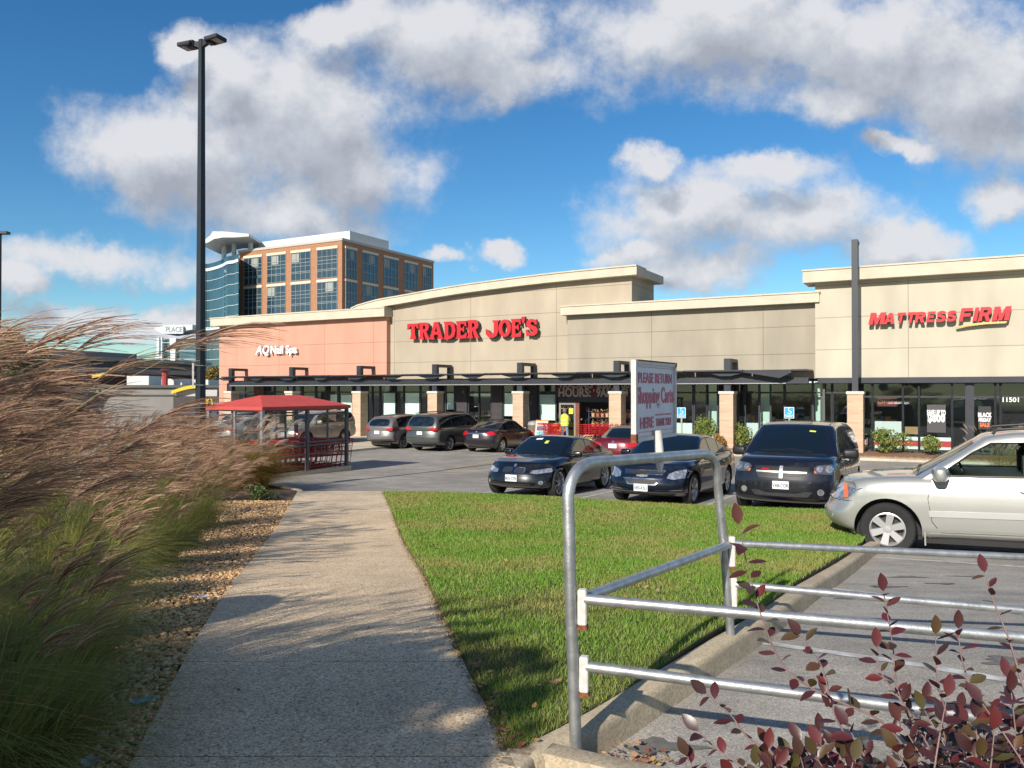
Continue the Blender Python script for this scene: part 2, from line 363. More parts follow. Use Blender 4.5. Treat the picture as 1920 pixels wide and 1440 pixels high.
g = MB(); ys = [-30,-12,-6,0,2,4,5,6,7,8.5,10,11.5,13,15,17,18.5,20,23,26,29.5,33,36,45,60,90,150,300,600,1500]; xs = [-1500,-400,-120,-50,-20,-10,-5,0,5,10,20,50,120,400,1500]
for y in ys:
    for x in xs: g.v.append((x, y, zl(y)))
nx = len(xs)
for j in range(len(ys)-1):
    for i in range(nx-1): g.f.append((j*nx+i, j*nx+i+1, (j+1)*nx+i+1, (j+1)*nx+i)); g.m.append(0)
tag(g.build('ground', asph), kind='structure')

def sheet(name, poly, dz, m, step=.5, skirt=.3, smooth=True, bump=None):
    """a sheet following the terrain, dz above the car park level, with sides going down"""
    bm = bmesh.new(); vs = [bm.verts.new((p[0], p[1], 0)) for p in poly]; bm.faces.new(vs)
    x0, x1 = min(p[0] for p in poly), max(p[0] for p in poly); y0, y1 = min(p[1] for p in poly), max(p[1] for p in poly)
    for ax, lo, hi in ((0, x0, x1), (1, y0, y1)):
        t = lo+step
        while t < hi:
            co = (t, 0, 0) if ax == 0 else (0, t, 0); no = (1, 0, 0) if ax == 0 else (0, 1, 0)
            bmesh.ops.bisect_plane(bm, geom=bm.verts[:]+bm.edges[:]+bm.faces[:], plane_co=co, plane_no=no); t += step
    bmesh.ops.recalc_face_normals(bm, faces=bm.faces)
    if bm.faces[0].normal.z < 0:
        for f in bm.faces: f.normal_flip()
    for v in bm.verts: v.co.z = zl(v.co.y)+dz+(bump(v.co.x, v.co.y) if bump else 0)
    edges = [e for e in bm.edges if e.is_boundary]
    r = bmesh.ops.extrude_edge_only(bm, edges=edges)
    for v in [q for q in r['geom'] if isinstance(q, bmesh.types.BMVert)]: v.co.z -= skirt
    me = bpy.data.meshes.new(name); bm.to_mesh(me); bm.free()
    return link(name, me, m)
# sidewalk (exposed aggregate), narrower far end, light apron, joints
_R = [G(px, py, .15) for px, py in ((960,1420),(870,1240),(830,1160),(783,1060),(735,960))]+[G(717,922,.15)]
_L = [G(px, py, .15) for px, py in ((345,1240),(430,1100),(485,1030),(537,960),(549,936))]
def swx(y, side):
    q = _R if side else _L
    if y < q[0][1]: a, b = q[0], q[2 if side else 1]
    elif y > q[-1][1]: a, b = q[-3], q[-1]
    else:
        for a, b in zip(q, q[1:]):
            if a[1] <= y <= b[1]: break
    return a[0]+(b[0]-a[0])*(y-a[1])/(b[1]-a[1])
def sw_slab(y0, y1, m, dz=.15, name='pavement'):
    L0, L1, R0, R1 = swx(y0,0), swx(y1,0), swx(y0,1), swx(y1,1)
    tag(sheet(name, [(L0,y0),(R0,y0),(R1,y1),(L1,y1)], dz, m, .6), kind='structure')
joints = [-6.2,-4.1,-2.0,0.1,1.8,3.42,4.62]
for a, b in zip(joints, joints[1:]): sw_slab(a+.006, b-.006, aggr)
YA = G(640,957,.15)[1]; YB = G(640,921,.15)[1]
for a, b in ((4.626,6.5),(6.5,8.5),(8.5,10.5),(10.5,12.5),(12.5,YA)): sw_slab(a, b, aggr)
sw_slab(YA+.01, YB, conc, .151)
# ramp from the pavement down to the car park
rm = MB(); y0, y1 = YB+.005, YB+1.2
rm.add([(swx(y0,0),y0,zl(y0)+.151),(swx(y0,1),y0,zl(y0)+.151),(swx(y1,1)+.1,y1,zl(y1)+.006),(swx(y1,0)-.35,y1,zl(y1)+.006)], [(0,1,2,3)])
tag(rm.build('pavement_ramp', conc), kind='structure')
# lawn
def turfbump(x, y): return .02+.05*math.sin(max(0, min(1, (y-4)/12))*math.pi)
KP = [G(px, py, .15) for px, py in ((995,1390),(1172,1292),(1430,1140),(1610,1026))]
FE = [G(px, py, .17) for px, py in ((1560,957),(1400,951),(1200,941),(1050,931),(915,925),(800,921),(735,921))]
KE = (KP[-1][0]+.85, KP[-1][1]+1.6)
LAWN = [(-.015,3.5),(.07,3.52)]+KP+[KE]+FE+[(swx(q,1)+.012, q) for q in (YB-.1, 14, 12, 10, 8, 6.5, 5.5, 4.65)]
lawn_o = sheet('lawn_soil', LAWN, .13, turf, .4, bump=turfbump); tag(lawn_o, kind='structure')
# planting bed on the left
BED = [(swx(-6,0)-.01,-6)]+[(swx(q,0)-.01,q) for q in (4,6,8,10,12,14)]+list(reversed([(swx(YB,0)-.01,YB),(-5.1,YB+.6),(-6.1,19.8),(-7.0,20.9),(-9.5,22.0),(-22,24),(-22,-6)][::-1])); BED = BED[::-1]
tag(sheet('planting_bed', BED, .12, soil, .9), kind='structure')
# kerbs: swept profile
def kerb(name, pts, w=.125, h=.15, side=1, z0=None, m=None):
    """pts = inner top edge; side=+1 puts the kerb to the right of travel"""
    o = MB(); n = len(pts); prof = [(0,-.3),(0,h),(.80*w,h),(.95*w,h-.012),(w,h-.035),(w+.02,-.3)]
    for i in range(n):
        a = Vector(pts[max(i-1,0)]); b = Vector(pts[min(i+1,n-1)]); d = (b-a).normalized(); nn = Vector((d.y, -d.x))*side
        for (q, z) in prof:
            p = Vector(pts[i])+nn*q; zz = (zl(p.y) if z0 is None else z0)+z; o.v.append((p.x, p.y, zz))
    k = len(prof)
    for i in range(n-1):
        for j in range(k-1): f = (i*k+j, (i+1)*k+j, (i+1)*k+j+1, i*k+j+1); o.f.append(f if side > 0 else f[::-1]); o.m.append(0)
    o.f.append(tuple(range(k))); o.m.append(0); o.f.append(tuple((n-1)*k+j for j in range(k))); o.m.append(0)
    return tag(o.build(name, m or kerbm, smooth=True, ang=50), kind='structure')
def dens(pts, st=.4, closed=False):
    out = []
    for a, b in zip(pts, pts[1:]):
        a = Vector(a); b = Vector(b); n = max(1, int((b-a).length/st))
        out += [tuple(a+(b-a)*i/n) for i in range(n)]
    return out+[tuple(pts[-1])]
kp = smooth_poly([(-.06,3.36),(.03,3.56),*KP, (KE[0]+.05,KE[1]), *[(q[0]+.02,q[1]+.05) for q in FE], (swx(YB,1)+.05,YB+.05)], 8, False)
kerb('kerb', dens(kp, .5))
kerb('bed_kerb', dens([(.13,3.45),(.44,3.29),(1.3,2.93),(3.4,2.1),(7,.7)], .4), side=-1, w=.14)
kerb('bed_kerb', dens(smooth_poly([(swx(YB,0),YB+.05),(-5.2,YB+.7),(-6.2,19.9),(-7.1,21.0),(-9.6,22.1),(-22,24.1)], 4, False), .5))
tag(sheet('shrub_bed', [(.4,3.28),(1.3,2.9),(3.4,2.07),(7,.67),(7,-6),(.9,-6),(swx(1,1)+.03,1),(swx(3,1)+.03,3.1)][::-1], .13, soil, .6), kind='structure')
# painted lines
def line(name, a, b, w=.1, m=paint_w, dz=.005):
    a = Vector(a); b = Vector(b); n = max(1, int((b-a).length/.8)); d = (b-a).normalized(); s = Vector((-d.y, d.x))*w/2; o = MB()
    for i in range(n+1):
        p = a+(b-a)*i/n
        for q in (p-s, p+s): o.v.append((q.x, q.y, zl(q.y)+dz))
    for i in range(n): o.f.append((2*i, 2*i+2, 2*i+3, 2*i+1)); o.m.append(0)
    return tag(o.build(name, m), kind='structure')
eu2 = Vector((EU.x, EU.y)); ew2 = Vector((EW.x, EW.y))
for (pa, pb) in (((1412,1203),(1920,1280)),((1528,1100),(1640,1113)),((1628,1044),(1920,1063))):
    a = Vector(G(*pa)); b = Vector(G(*pb)); line('parking_line', a, a+(b-a).normalized()*5.5)
for (x, y) in ((-1.1,18.6),(G(1075,937)),(G(1318,950)),(G(1605,960))):
    line('parking_line', (x, y), Vector((x, y))+ew2*5.2)
for (x, y) in ((-8.6,37.8),(-6.1,36.5),(-3.7,35.0),(-1.3,33.6),(1.1,32.3),(8.5,28.2),(11,27)):
    line('parking_line', (x, y), Vector((x, y))+ew2*5.0)
random.seed(17); oil = mat('oil_stain', (.10,.098,.09), .7, col2=(.17,.16,.145), vs=10)
for px, py, s in ((1745,1072,.20),(1790,1078,.26),(1700,1082,.14),(1660,1100,.12),(1765,1094,.10),(1850,1078,.12),(1600,1122,.10),(1900,1240,.16),(1240,1398,.12)):
    x, y = G(px, py); bm = bmesh.new(); n = 26; vs = []
    for i in range(n):
        t = 2*math.pi*i/n; r = s*(1+.35*math.sin(3*t+px)+.2*math.sin(7*t+py)+random.uniform(-.12,.12)); X_, Y_ = x+r*math.cos(t)*1.3, y+r*math.sin(t)*.6; vs.append(bm.verts.new((X_, Y_, zl(Y_)+.0045)))
    bm.faces.new(vs); me = bpy.data.meshes.new('oil_stain'); bm.to_mesh(me); bm.free(); tag(link('oil_stain', me, oil), kind='structure')
line('yellow_line', (-2.6,26.2), (.35,33.2), .12, paint_y)
line('yellow_line', (-2.6,26.2), (-.4,25.3), .1, paint_y)
# store forecourt
def storequad(name, u0, u1, w0, w1, z, m, skirt=.3):
    o = MB(); o.box(u0, u1, w0, w1, z-skirt, z); ob = o.build(name, m); ob.location = P0; ob.rotation_euler = (0,0,SROT); return tag(ob, kind='structure')
forecm = speckmat('forecourt_concrete', [(.42,.36,.28),(.52,.45,.35),(.58,.50,.39)], 20, .9, .1, big=[(.5,.85,1.1,(1,1,1))])
storequad('forecourt', -20, 60, -2.3, 14, .15, forecm)
storequad('island', 3.2, 6.4, -9.2, -2.4, .10, forecm)
storequad('mulch_bed', 20.6, 24.6, -.9, 1.5, .20, mat('mulch', (.22,.12,.06), .95, var=.5, vs=12, bump=1, bs=20), .1)
storequad('mulch_bed', 25.4, 33.5, -1.6, .9, .20, MATS['mulch'], .1)
# ================================================================== SHOP ROW
cream = mat('cornice_cream', (.52,.46,.36), .8, var=.08, vs=1.2)
darkm = mat('dark_metal', (.022,.025,.035), .45, var=.2, vs=2)
glassS = glassmat('shop_glass', (.92,.98,.96), .03)
pale = mat('pale_mint_paint', (.50,.60,.55), .7)
def shopthing(name, label, cat, group=None): return thing(name, label, cat, P0, SROT, group)
def wallbox(par, name, pxl, pxr, w, topy_px, m, z0=3.32, deep=9.0, px_at=None):
    u0, _ = FA(pxl, 600, w); u1, _ = FA(pxr, 600, w); _, zt = FA(px_at or pxl, topy_px, w)
    o = MB(); o.box(u0, u1, w, w+deep, z0, zt); o.build(name, m, par); return u0, u1, zt
def cornice(par, u0, u1, w, ztop, h, out=.42, deep=1.2, left=.42, right=.0, m=None):
    o = MB(); o.box(u0-left, u1+right, w-out, w+deep, ztop-h, ztop); o.box(u0-left-.04, u1+right+.04, w-out-.04, w+deep, ztop, ztop+.07)
    return o.build('cornice', m or cream, par)
# --- nail salon block (salmon)
salon = shopthing('shop_building', 'salmon pink shop block with cream cornice and white raised lettering', 'shop')
pinkm = panelmat('salmon_render', (.56,.29,.21), 3.9, 1.25, u0=.0, z0=.72, stain=.08)
u0, u1, zt = wallbox(salon, 'wall', 411, 725, 1.25, 606, pinkm)
cornice(salon, u0, u1+.02, 1.25, zt+.28, .50, right=.12)
o = MB(); o.box(u0, u0+.75, 1.25, 9, 0.1, 3.32); o.build('wall', pinkm, salon)
# --- supermarket
mkt = shopthing('supermarket_building', 'long beige supermarket with arched parapet and red raised lettering over a dark canopy', 'supermarket')
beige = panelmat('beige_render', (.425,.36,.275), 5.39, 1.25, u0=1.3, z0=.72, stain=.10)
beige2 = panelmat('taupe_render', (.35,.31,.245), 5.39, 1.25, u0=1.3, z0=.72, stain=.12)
ut, _ = FA(728, 600, 1.6)
arc_px = [(672,577),(715,565),(760,557),(850,541),(950,527),(1050,515),(1185,502)]
arc = smooth_poly([FA(px, py, 1.6) for px, py in arc_px], 4, False)
ua, ub = arc[0][0], arc[-1][0]
o = MB(); o.prism([(ua+.9,3.34),(ub,3.34),(ub,arc[-1][1]-.02)]+[(p[0], p[1]-.02) for p in arc[::-1][1:] if p[0] > ua+.9], 1.6, 5.0); o.build('wall', beige, mkt, fix=True)
o = MB()
top = [(p[0], p[1]) for p in arc]; bot = [(p[0], p[1]-.42) for p in arc[::-1]]
top[0] = (top[0][0]-.2, top[0][1]-.1); top[-1] = (ub+.42, top[-1][1]); bot[0] = (ub+.42, top[-1][1]-.42); bot[-1] = (top[0][0], top[0][1]-.42)
o.prism(top+bot, 1.15, 2.6); o.prism([(p[0], p[1]+.075) for p in top]+[(p[0], p[1]+.003) for p in top[::-1]], 1.10, 2.6)
o.box(ub-1.2, ub+.42, 2.6, 5.4, top[-1][1]-.42, top[-1][1]); o.build('cornice', cream, mkt, fix=True)
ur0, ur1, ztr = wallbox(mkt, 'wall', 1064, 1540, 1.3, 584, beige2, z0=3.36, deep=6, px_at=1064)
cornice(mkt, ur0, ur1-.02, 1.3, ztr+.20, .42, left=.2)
# --- mattress shop
mat_shop = shopthing('shop_building', 'cream shop block with red slanted raised lettering above dark glass front', 'shop')
creamw = panelmat('cream_render', (.50,.455,.36), 4.6, 1.42, u0=24.3, z0=.35, stain=.10)
um0, um1, ztm = wallbox(mat_shop, 'wall', 1529, 2150, 1.0, 528, creamw, z0=3.38, deep=12)
cornice(mat_shop, um0, um1, 1.0, ztm+.42, .50, out=.5, left=.45)
o = MB(); o.box(um0+.1, um1, .90, 1.4, 3.14, 3.375); o.build('fascia', darkm, mat_shop)
stain = mat('wall_stain', (.5,.42,.30), .9)
# --- interiors
inter = mat('interior_grey', (.10,.10,.10), .8); floorm = mat('interior_floor', (.25,.23,.2), .5); ceilm = mat('interior_ceiling', (.25,.25,.25), .8)
lampm = mat('tube_light', (.9,.95,1), .5); bb = lampm.node_tree.nodes['Principled BSDF']; bb.inputs['Emission Color'].default_value = (.9,.97,1,1); bb.inputs['Emission Strength'].default_value = 1.1
def interior(par, ua, ub, wf, deep=9):
    o = MB(); o.box(ua, ub, wf+deep, wf+deep+.1, .15, 3.3); o.box(ua, ua+.1, wf+.1, wf+deep, .15, 3.3); o.box(ub-.1, ub, wf+.1, wf+deep, .15, 3.3); o.build('interior_wall', inter, par)
    o = MB(); o.box(ua, ub, wf+.1, wf+deep, .152, .158); o.build('floor', floorm, par)
    o = MB(); o.box(ua, ub, wf+.1, wf+deep, 3.26, 3.31); o.build('ceiling', ceilm, par)
    u = ua+1.2
    while u < ub-1:
        for w in (wf+1.6, wf+4.2):
            o = MB(); o.box(u, u+1.6, w, w+.22, 3.2, 3.25); o.build('ceiling_light', lampm, par)
        u += 3.1
uS0 = u0+.75; uSend, _ = FA(1527, 700, 2.1)
interior(salon, uS0, ut, 1.67, 7); interior(mkt, ut+.05, um0+.2, 1.67); interior(mat_shop, um0+.25, um0+14, 1.25, 8)
# stock in the interiors: shelves with goods
gc = mat('goods', island=[(.5,.1,.05),(.6,.45,.1),(.15,.3,.12),(.5,.5,.45),(.1,.15,.35),(.55,.3,.15)])
random.seed(3)
for k in range(9):
    ua_ = ut+3+k*2.8; o = MB()
    for sh_ in range(3):
        z = .2+sh_*.5; u = ua_
        while u < ua_+1.9:
            wdt = random.uniform(.12,.3); o.box(u, u+wdt-.02, 5.2+(k%2)*1.2, 5.6+(k%2)*1.2, z, z+random.uniform(.2,.42)); u += wdt
    s_ = o.build('shelf_goods', gc, mkt)
# --- storefront glazing
def glaze(par, w, panes, z0=.2, z1=3.30, trans=2.72, frame=None, gm=None):
    fr = frame or darkm
    for (pa, pb) in panes:
        a, _ = FA(pa, 740, w); b, _ = FA(pb, 740, w)
        f = MB(); t = .045
        for (x0, x1) in ((a-t, a+t), (b-t, b+t)): f.box(x0, x1, w-.05, w+.05, z0, z1)
        for z in (z0, trans, z1): f.box(a+t, b-t, w-.047, w+.047, z-.04, z+.04)
        win = f.build('shop_window', fr, par)
        gl = MB(); gl.box(a+t, b-t, w-.006, w+.006, z0+.04, trans-.04); gl.box(a+t, b-t, w-.006, w+.006, trans+.04, z1-.04); gl.build('pane', gm or glassS, win)
def panel(par, w, pa, pb, ya, yb, m, name='poster', th=.02):
    a, za = FA(pa, ya, w); b, _ = FA(pb, ya, w); _, zb = FA((pa+pb)/2, yb, w); _, za = FA((pa+pb)/2, ya, w)
    o = MB(); o.box(a, b, w-th, w, zb, za); return o.build(name, m, par), a, b, zb, za
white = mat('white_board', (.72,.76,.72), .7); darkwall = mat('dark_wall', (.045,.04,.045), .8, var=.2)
glaze(salon, 1.62, [(422,434),(436,458),(460,478),(497,514),(516,540),(542,566),(568,592),(594,611),(613,634),(636,662),(690,699),(699,713)])
o = MB(); a, _ = FA(478, 740, 1.62); b, _ = FA(497, 740, 1.62); o.box(a, b, 1.52, 1.7, .15, 3.3); o.build('wall_pier', mat('brown_pier', (.12,.05,.035), .8), salon)
glaze(mkt, 1.62, [(714,743),(743,758),(758,788),(789,806),(836,853),(879,899),(899,922),(944,964),(1010,1043),(1262,1300),(1302,1326),(1327,1346),(1384,1396),(1397,1424),(1445,1471),(1472,1524),(1546,1560),(1561,1592)])
glaze(mkt, 1.64, [(1424,1445),(1524,1546)])
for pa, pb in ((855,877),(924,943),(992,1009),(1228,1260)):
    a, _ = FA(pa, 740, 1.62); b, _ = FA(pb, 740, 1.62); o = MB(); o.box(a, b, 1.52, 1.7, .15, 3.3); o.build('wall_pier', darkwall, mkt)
for pa, pb, ya, yb, m, par in ((720,741,737,806,white,salon),(760,787,737,806,white,mkt),(839,852,738,768,white,mkt),(881,898,738,743,white,mkt),(901,921,738,743,white,mkt),
        (945,963,737,780,white,mkt),(1012,1043,740,788,white,mkt),(668,676,740,800,white,salon),(620,634,740,790,white,salon),(566,592,742,765,white,salon),(640,660,741,790,white,salon)):
    panel(par, 1.68, pa, pb, ya, yb, m)
for pa, pb in ((1262,1300),(1397,1424),(1445,1471),(1472,1524),(1546,1590)):
    panel(mkt, 1.72, pa, pb, 793, 822, mat('white_base_panel', (.6,.62,.66), .6), 'base_panel')
for pa, pb, par in ((1328,1344,mkt),(1426,1443,mkt),(1528,1545,mkt),(722,738,salon)):
    a, _ = FA(pa, 740, 2.1); b, _ = FA(pb, 740, 2.1); o = MB(); o.box(a, b, 2.1, 2.5, .16, 3.2); o.box(a-.06, b+.06, 2.05, 2.55, 2.62, 2.8); o.build('column', pale, par)
# mattress shop glazing
glaze(mat_shop, 1.2, [(1606,1636),(1636,1693),(1693,1723),(1723,1785),(1785,1812)], trans=2.55, z1=3.14)
glaze(mat_shop, 1.2, [(1824,1866),(1866,1876),(1876,1990)], trans=2.55, z1=3.14)
a, _ = FA(1812, 740, 1.2); b, _ = FA(1823, 740, 1.2); o = MB(); o.box(a, b, 1.1, 1.4, .15, 3.14); o.build('wall_pier', darkm, mat_shop)
redm = mat('sign_red', (.55,.02,.03), .4); 
panel(mat_shop, 1.32, 1640, 1785, 819, 826, white, 'window_stripe'); panel(mat_shop, 1.32, 1640, 1785, 827, 836, redm, 'window_stripe'); panel(mat_shop, 1.32, 1640, 1785, 837, 842, white, 'window_stripe')
panel(mat_shop, 1.6, 1640, 1690, 790, 816, mat('pale_mattress', (.6,.6,.62), .7), 'display_board')
panel(mat_shop, 1.6, 1694, 1722, 800, 814, mat('tan_headboard', (.35,.2,.1), .7), 'display_board')
pst, a, b, zb, za = panel(mat_shop, 1.15, 1738, 1773, 759, 811, mat('grey_poster', (.06,.055,.06), .6), 'poster', .015)
whitel = mat('white_lettering', (.8,.8,.8), .5)
text('SAVE UP TO', .30, pst, 'lettering', whitel, Matrix.Translation(((a+b)/2, 1.13, zb+.82)) @ RX90, .002, .012, sx=.42)
text('$800', .42, pst, 'lettering', whitel, Matrix.Translation(((a+b)/2, 1.13, zb+.58)) @ RX90, .002, .02, sx=.7)
pst2, a, b, zb, za = panel(mat_shop, 1.15, 1834, 1858, 762, 805, mat('black_poster', (.02,.02,.02), .6), 'poster', .015)
text('MEMORIAL', .15, pst2, 'lettering', whitel, Matrix.Translation(((a+b)/2, 1.13, za-.22)) @ RX90, .002, .004, sx=.55) if False else None
text('BLACK', .24, pst2, 'lettering', whitel, Matrix.Translation(((a+b)/2, 1.13, za-.36)) @ RX90, .002, .012, sx=.6)
text('FRIDAY', .2, pst2, 'lettering', whitel, Matrix.Translation(((a+b)/2, 1.13, za-.56)) @ RX90, .002, .01, sx=.6)
text('SALE', .22, pst2, 'lettering', mat('orange_lettering', (.7,.15,.05), .5), Matrix.Translation(((a+b)/2, 1.13, za-.76)) @ RX90, .002, .01, sx=.7)
a, z = FA(1895, 750, 1.14); text('11501', .26, mat_shop, 'house_number', whitel, Matrix.Translation((a, 1.14, z)) @ RX90, .004, .004)
pn, a, b, zb, za = panel(mat_shop, 1.5, 1645, 1682, 745, 762, mat('window_neon_panel', (.12,.02,.02), .6), 'window_sign')
text('OPEN', .3, pn, 'lettering', mat('dull_red_lettering', (.5,.1,.1), .5), Matrix.Translation(((a+b)/2, 1.47, (za+zb)/2)) @ RX90, .004, .004)
a, z = FA(1028, 750, 1.6); text('11505', .26, mkt, 'house_number', whitel, Matrix.Translation((a, 1.6, z)) @ RX90, .004, .003)
# entrance of the supermarket
wood = mat('red_brown_wood', (.16,.045,.025), .6, var=.2)
a, _ = FA(1046, 740, 1.5); b, _ = FA(1228, 740, 1.55)
ban = MB(); _, zb = FA(1100, 745, 1.42); _, za = FA(1100, 716, 1.42); ban.box(a, b, 1.38, 1.42, zb, za)
bn = ban.build('banner', mat('maroon_board', (.13,.012,.02), .6, var=.15, vs=6), mkt)
bl = mat('banner_lettering', (.42,.40,.38), .6)
def ftxt(s, px, py, w, size, par, m, ext=.01, off=.0, sx=1, shear=0, name='lettering', align='CENTER'):
    u, z = FA(px, py, w); return text(s, size, par, name, m, Matrix.Translation((u, w, z)) @ RX90, ext, off, shear, sx, align)
ftxt('HOURS:', 1077, 737, 1.37, .62, bn, bl, .004, .02, .86); ftxt('TRADING', 1079, 722.5, 1.37, .46, bn, bl, .004, .014, .98)
ftxt('8:00 (8:00)', 1152, 723, 1.37, .46, bn, bl, .004, .014, .95); ftxt('9AM TO 9PM', 1165, 737, 1.37, .60, bn, bl, .004, .02, .8)
o = MB(); o.box(a, b, 1.5, 1.6, zb-.25, zb-.003); o.build('door_header', darkm, mkt)
a2, _ = FA(1049, 740, 1.55); b2, _ = FA(1080, 740, 1.55); zd = zb-.26
f = MB(); f.box(a2, a2+.1, 1.5, 1.6, .16, zd); f.box(b2-.1, b2, 1.5, 1.6, .16, zd); f.box(a2+.1, b2-.1, 1.5, 1.6, zd-.14, zd); f.box(a2+.1, b2-.1, 1.5, 1.6, .16, .4)
dr = f.build('door', mat('door_metal', (.25,.22,.19), .5), mkt); f = MB(); f.box(a2+.1, b2-.1, 1.54,1.56, .4, zd-.14); f.build('pane', glassS, dr)
yel = mat('yellow_notice', (.75,.7,.05), .6); panel(mkt, 1.5, 1067, 1075, 766, 776, yel, 'notice')
f = MB(); f.box(b2+.02, b2+.22, 1.48, 1.66, .16, zd); f.build('door_post', wood, mkt)
# red wall letters of the supermarket sign
LET = {
 'T':[[(0,10),(8,10),(8.5,6.6),(7.2,6.8),(6.3,8.2),(5.5,8.3),(5.7,3),(6.6,0),(1.9,0),(2.7,3),(3,8.3),(2.2,8.2),(1.3,6.8),(-.2,6.4)]],
 'R':[[(-.2,10),(5.2,10),(7.4,9.1),(8,7.2),(7.3,5.4),(5.9,4.6),(7.3,1.8),(8.8,0),(5.3,0),(3.9,4),(3.5,4),(3.6,1.5),(4.3,0),(-.3,0),(.7,2),(.7,8.3)],[(3.4,8.3),(4.7,8.1),(5.3,7.1),(4.8,6),(3.4,5.8)]],
 'A':[[(3,10),(5.8,10),(8.1,2.2),(9.2,0),(5.2,0),(5.8,1.6),(5.6,2.6),(3.3,2.6),(2.9,1.6),(3.5,0),(-.3,0),(.9,2.2)],[(4.4,7.4),(5.15,4.3),(3.65,4.3)]],
 'D':[[(-.2,10),(4.8,10),(7.8,8.6),(8.9,5),(7.8,1.4),(4.8,0),(-.3,0),(.6,1.6),(.6,8.4)],[(3.4,8.2),(4.8,7.8),(5.9,6.5),(6.1,5),(5.9,3.4),(4.8,2.1),(3.4,1.8)]],
 'E':[[(-.2,10),(7.4,10),(7.9,6.8),(6.7,6.9),(6,8.2),(3.4,8.3),(3.4,6),(4.9,6),(5.2,6.9),(6.1,6.9),(6.1,3.7),(5.2,3.7),(4.9,4.6),(3.4,4.6),(3.4,1.8),(6.2,1.9),(7,3.3),(8.1,3.2),(7.7,0),(-.3,0),(.6,1.6),(.6,8.4)]],
 'J':[[(3.2,10),(8,10),(7.1,8.4),(7.1,2.6),(6,.3),(3.6,-.8),(.8,-.3),(-.9,1.8),(-1.1,4.8),(1,3.8),(2.2,2.2),(3.5,1.7),(4.3,2.6),(4.3,8.4)]],
 'O':[[(4.2+4.3*math.cos(t*math.pi/10), 5+5.1*math.sin(t*math.pi/10)) for t in range(20)],[(4.2+1.6*math.cos(t*math.pi/8), 5+3.3*math.sin(t*math.pi/8)) for t in range(16)]],
 'S':[[(6.9,9.8),(7.5,6.7),(6.2,6.5),(5.5,8),(4.2,8.5),(3.3,7.7),(3.7,6.6),(6.5,5.5),(8,3.5),(7.4,1.1),(5.3,-.2),(2.9,0),(1.9,.6),(.5,0),(0,3.7),(1.3,3.7),(2.3,2.1),(3.8,1.5),(4.9,2.3),(4.5,3.5),(1.8,4.8),(.4,6.7),(.8,8.9),(2.8,10.2),(4.8,10),(5.8,9.3)]],
 "'":[[(0,10.3),(2.3,10.3),(1.8,7.3),(.6,7.3)]]}
letters = mkt
redface = mat('red_acrylic', (.50,.010,.018), .35, coat=.3); blackr = mat('letter_return', (.05,.015,.015), .5)
# (char, px left, px right, py top, py bottom)
tj = [('T',765,787,607,636),('R',786,808,605,636),('A',806,833,604,636),('D',833,856,603,636),('E',856,877,602,635),('R',877,901,600,634),
      ('J',912,938,601,634),('O',936,960,599,632),('E',959,979,598,632),("'",979,986,594,606),('S',987,1010,598,630)]
for ch, xa, xb, ya, yb in tj:
    w = 1.34; a, _ = FA(xa, 620, w); b, _ = FA(xb, 620, w); _, zt_ = FA((xa+xb)/2, ya, w); _, zb_ = FA((xa+xb)/2, yb, w)
    pts = LET[ch]; mx_ = max(p[0] for q in pts for p in q); mn_ = min(p[0] for q in pts for p in q); my_ = max(p[1] for q in pts for p in q); mny = min(p[1] for q in pts for p in q)
    P_ = [[((p[0]-mn_)/(mx_-mn_)*(b-a)*1.0, (p[1]-mny)/(my_-mny)*(zt_-zb_)) for p in q] for q in pts]
    me = shapes(P_, .10); me.transform(Matrix.Translation((a, w, zb_)) @ RX90)
    me.materials.append(redface); me.materials.append(blackr)
    for p in me.polygons: p.material_index = 0 if p.normal.y < -.7 else 1
    ob = bpy.data.objects.new('sign_letter', me); C.objects.link(ob); ob.parent = letters
# nail salon lettering
ftxt('AQ', 492.5, 657, 1.08, .80, salon, whitel, .05, .02, 1.0, .2, 'sign_lettering'); ftxt('Nail Spa', 532, 656.5, 1.08, .72, salon, whitel, .05, .018, .98, 0, 'sign_lettering')
# mattress shop lettering
mr_ = mat('red_plastic_letter', (.55,.012,.02), .4)
def fitted(s, xa, xb, ya, yb, w, par, m, shear, off, ext=.07):
    a, za = FA(xa, ya, w); b, _ = FA(xb, ya, w); _, z1 = FA((xa+xb)/2, ya, w); _, z0 = FA((xa+xb)/2, yb, w)
    o = text(s, 1.0, par, 'sign_lettering', m, Matrix.Identity(4), 0.0, off, shear, 1, 'LEFT')
    me = o.data; xs_ = [v.co.x for v in me.vertices]; ys_ = [v.co.y for v in me.vertices]; x0, x1, y0, y1 = min(xs_), max(xs_), min(ys_), max(ys_)
    bpy.data.objects.remove(o)
    o = text(s, 1.0, par, 'sign_lettering', m, Matrix.Identity(4), .5, off, shear, 1, 'LEFT'); me = o.data
    for v in me.vertices:
        v.co = Vector((a+(v.co.x-x0)/(x1-x0)*(b-a), w-v.co.z*2*ext, z0+(v.co.y-y0)/(y1-y0)*(z1-z0)))
    return o
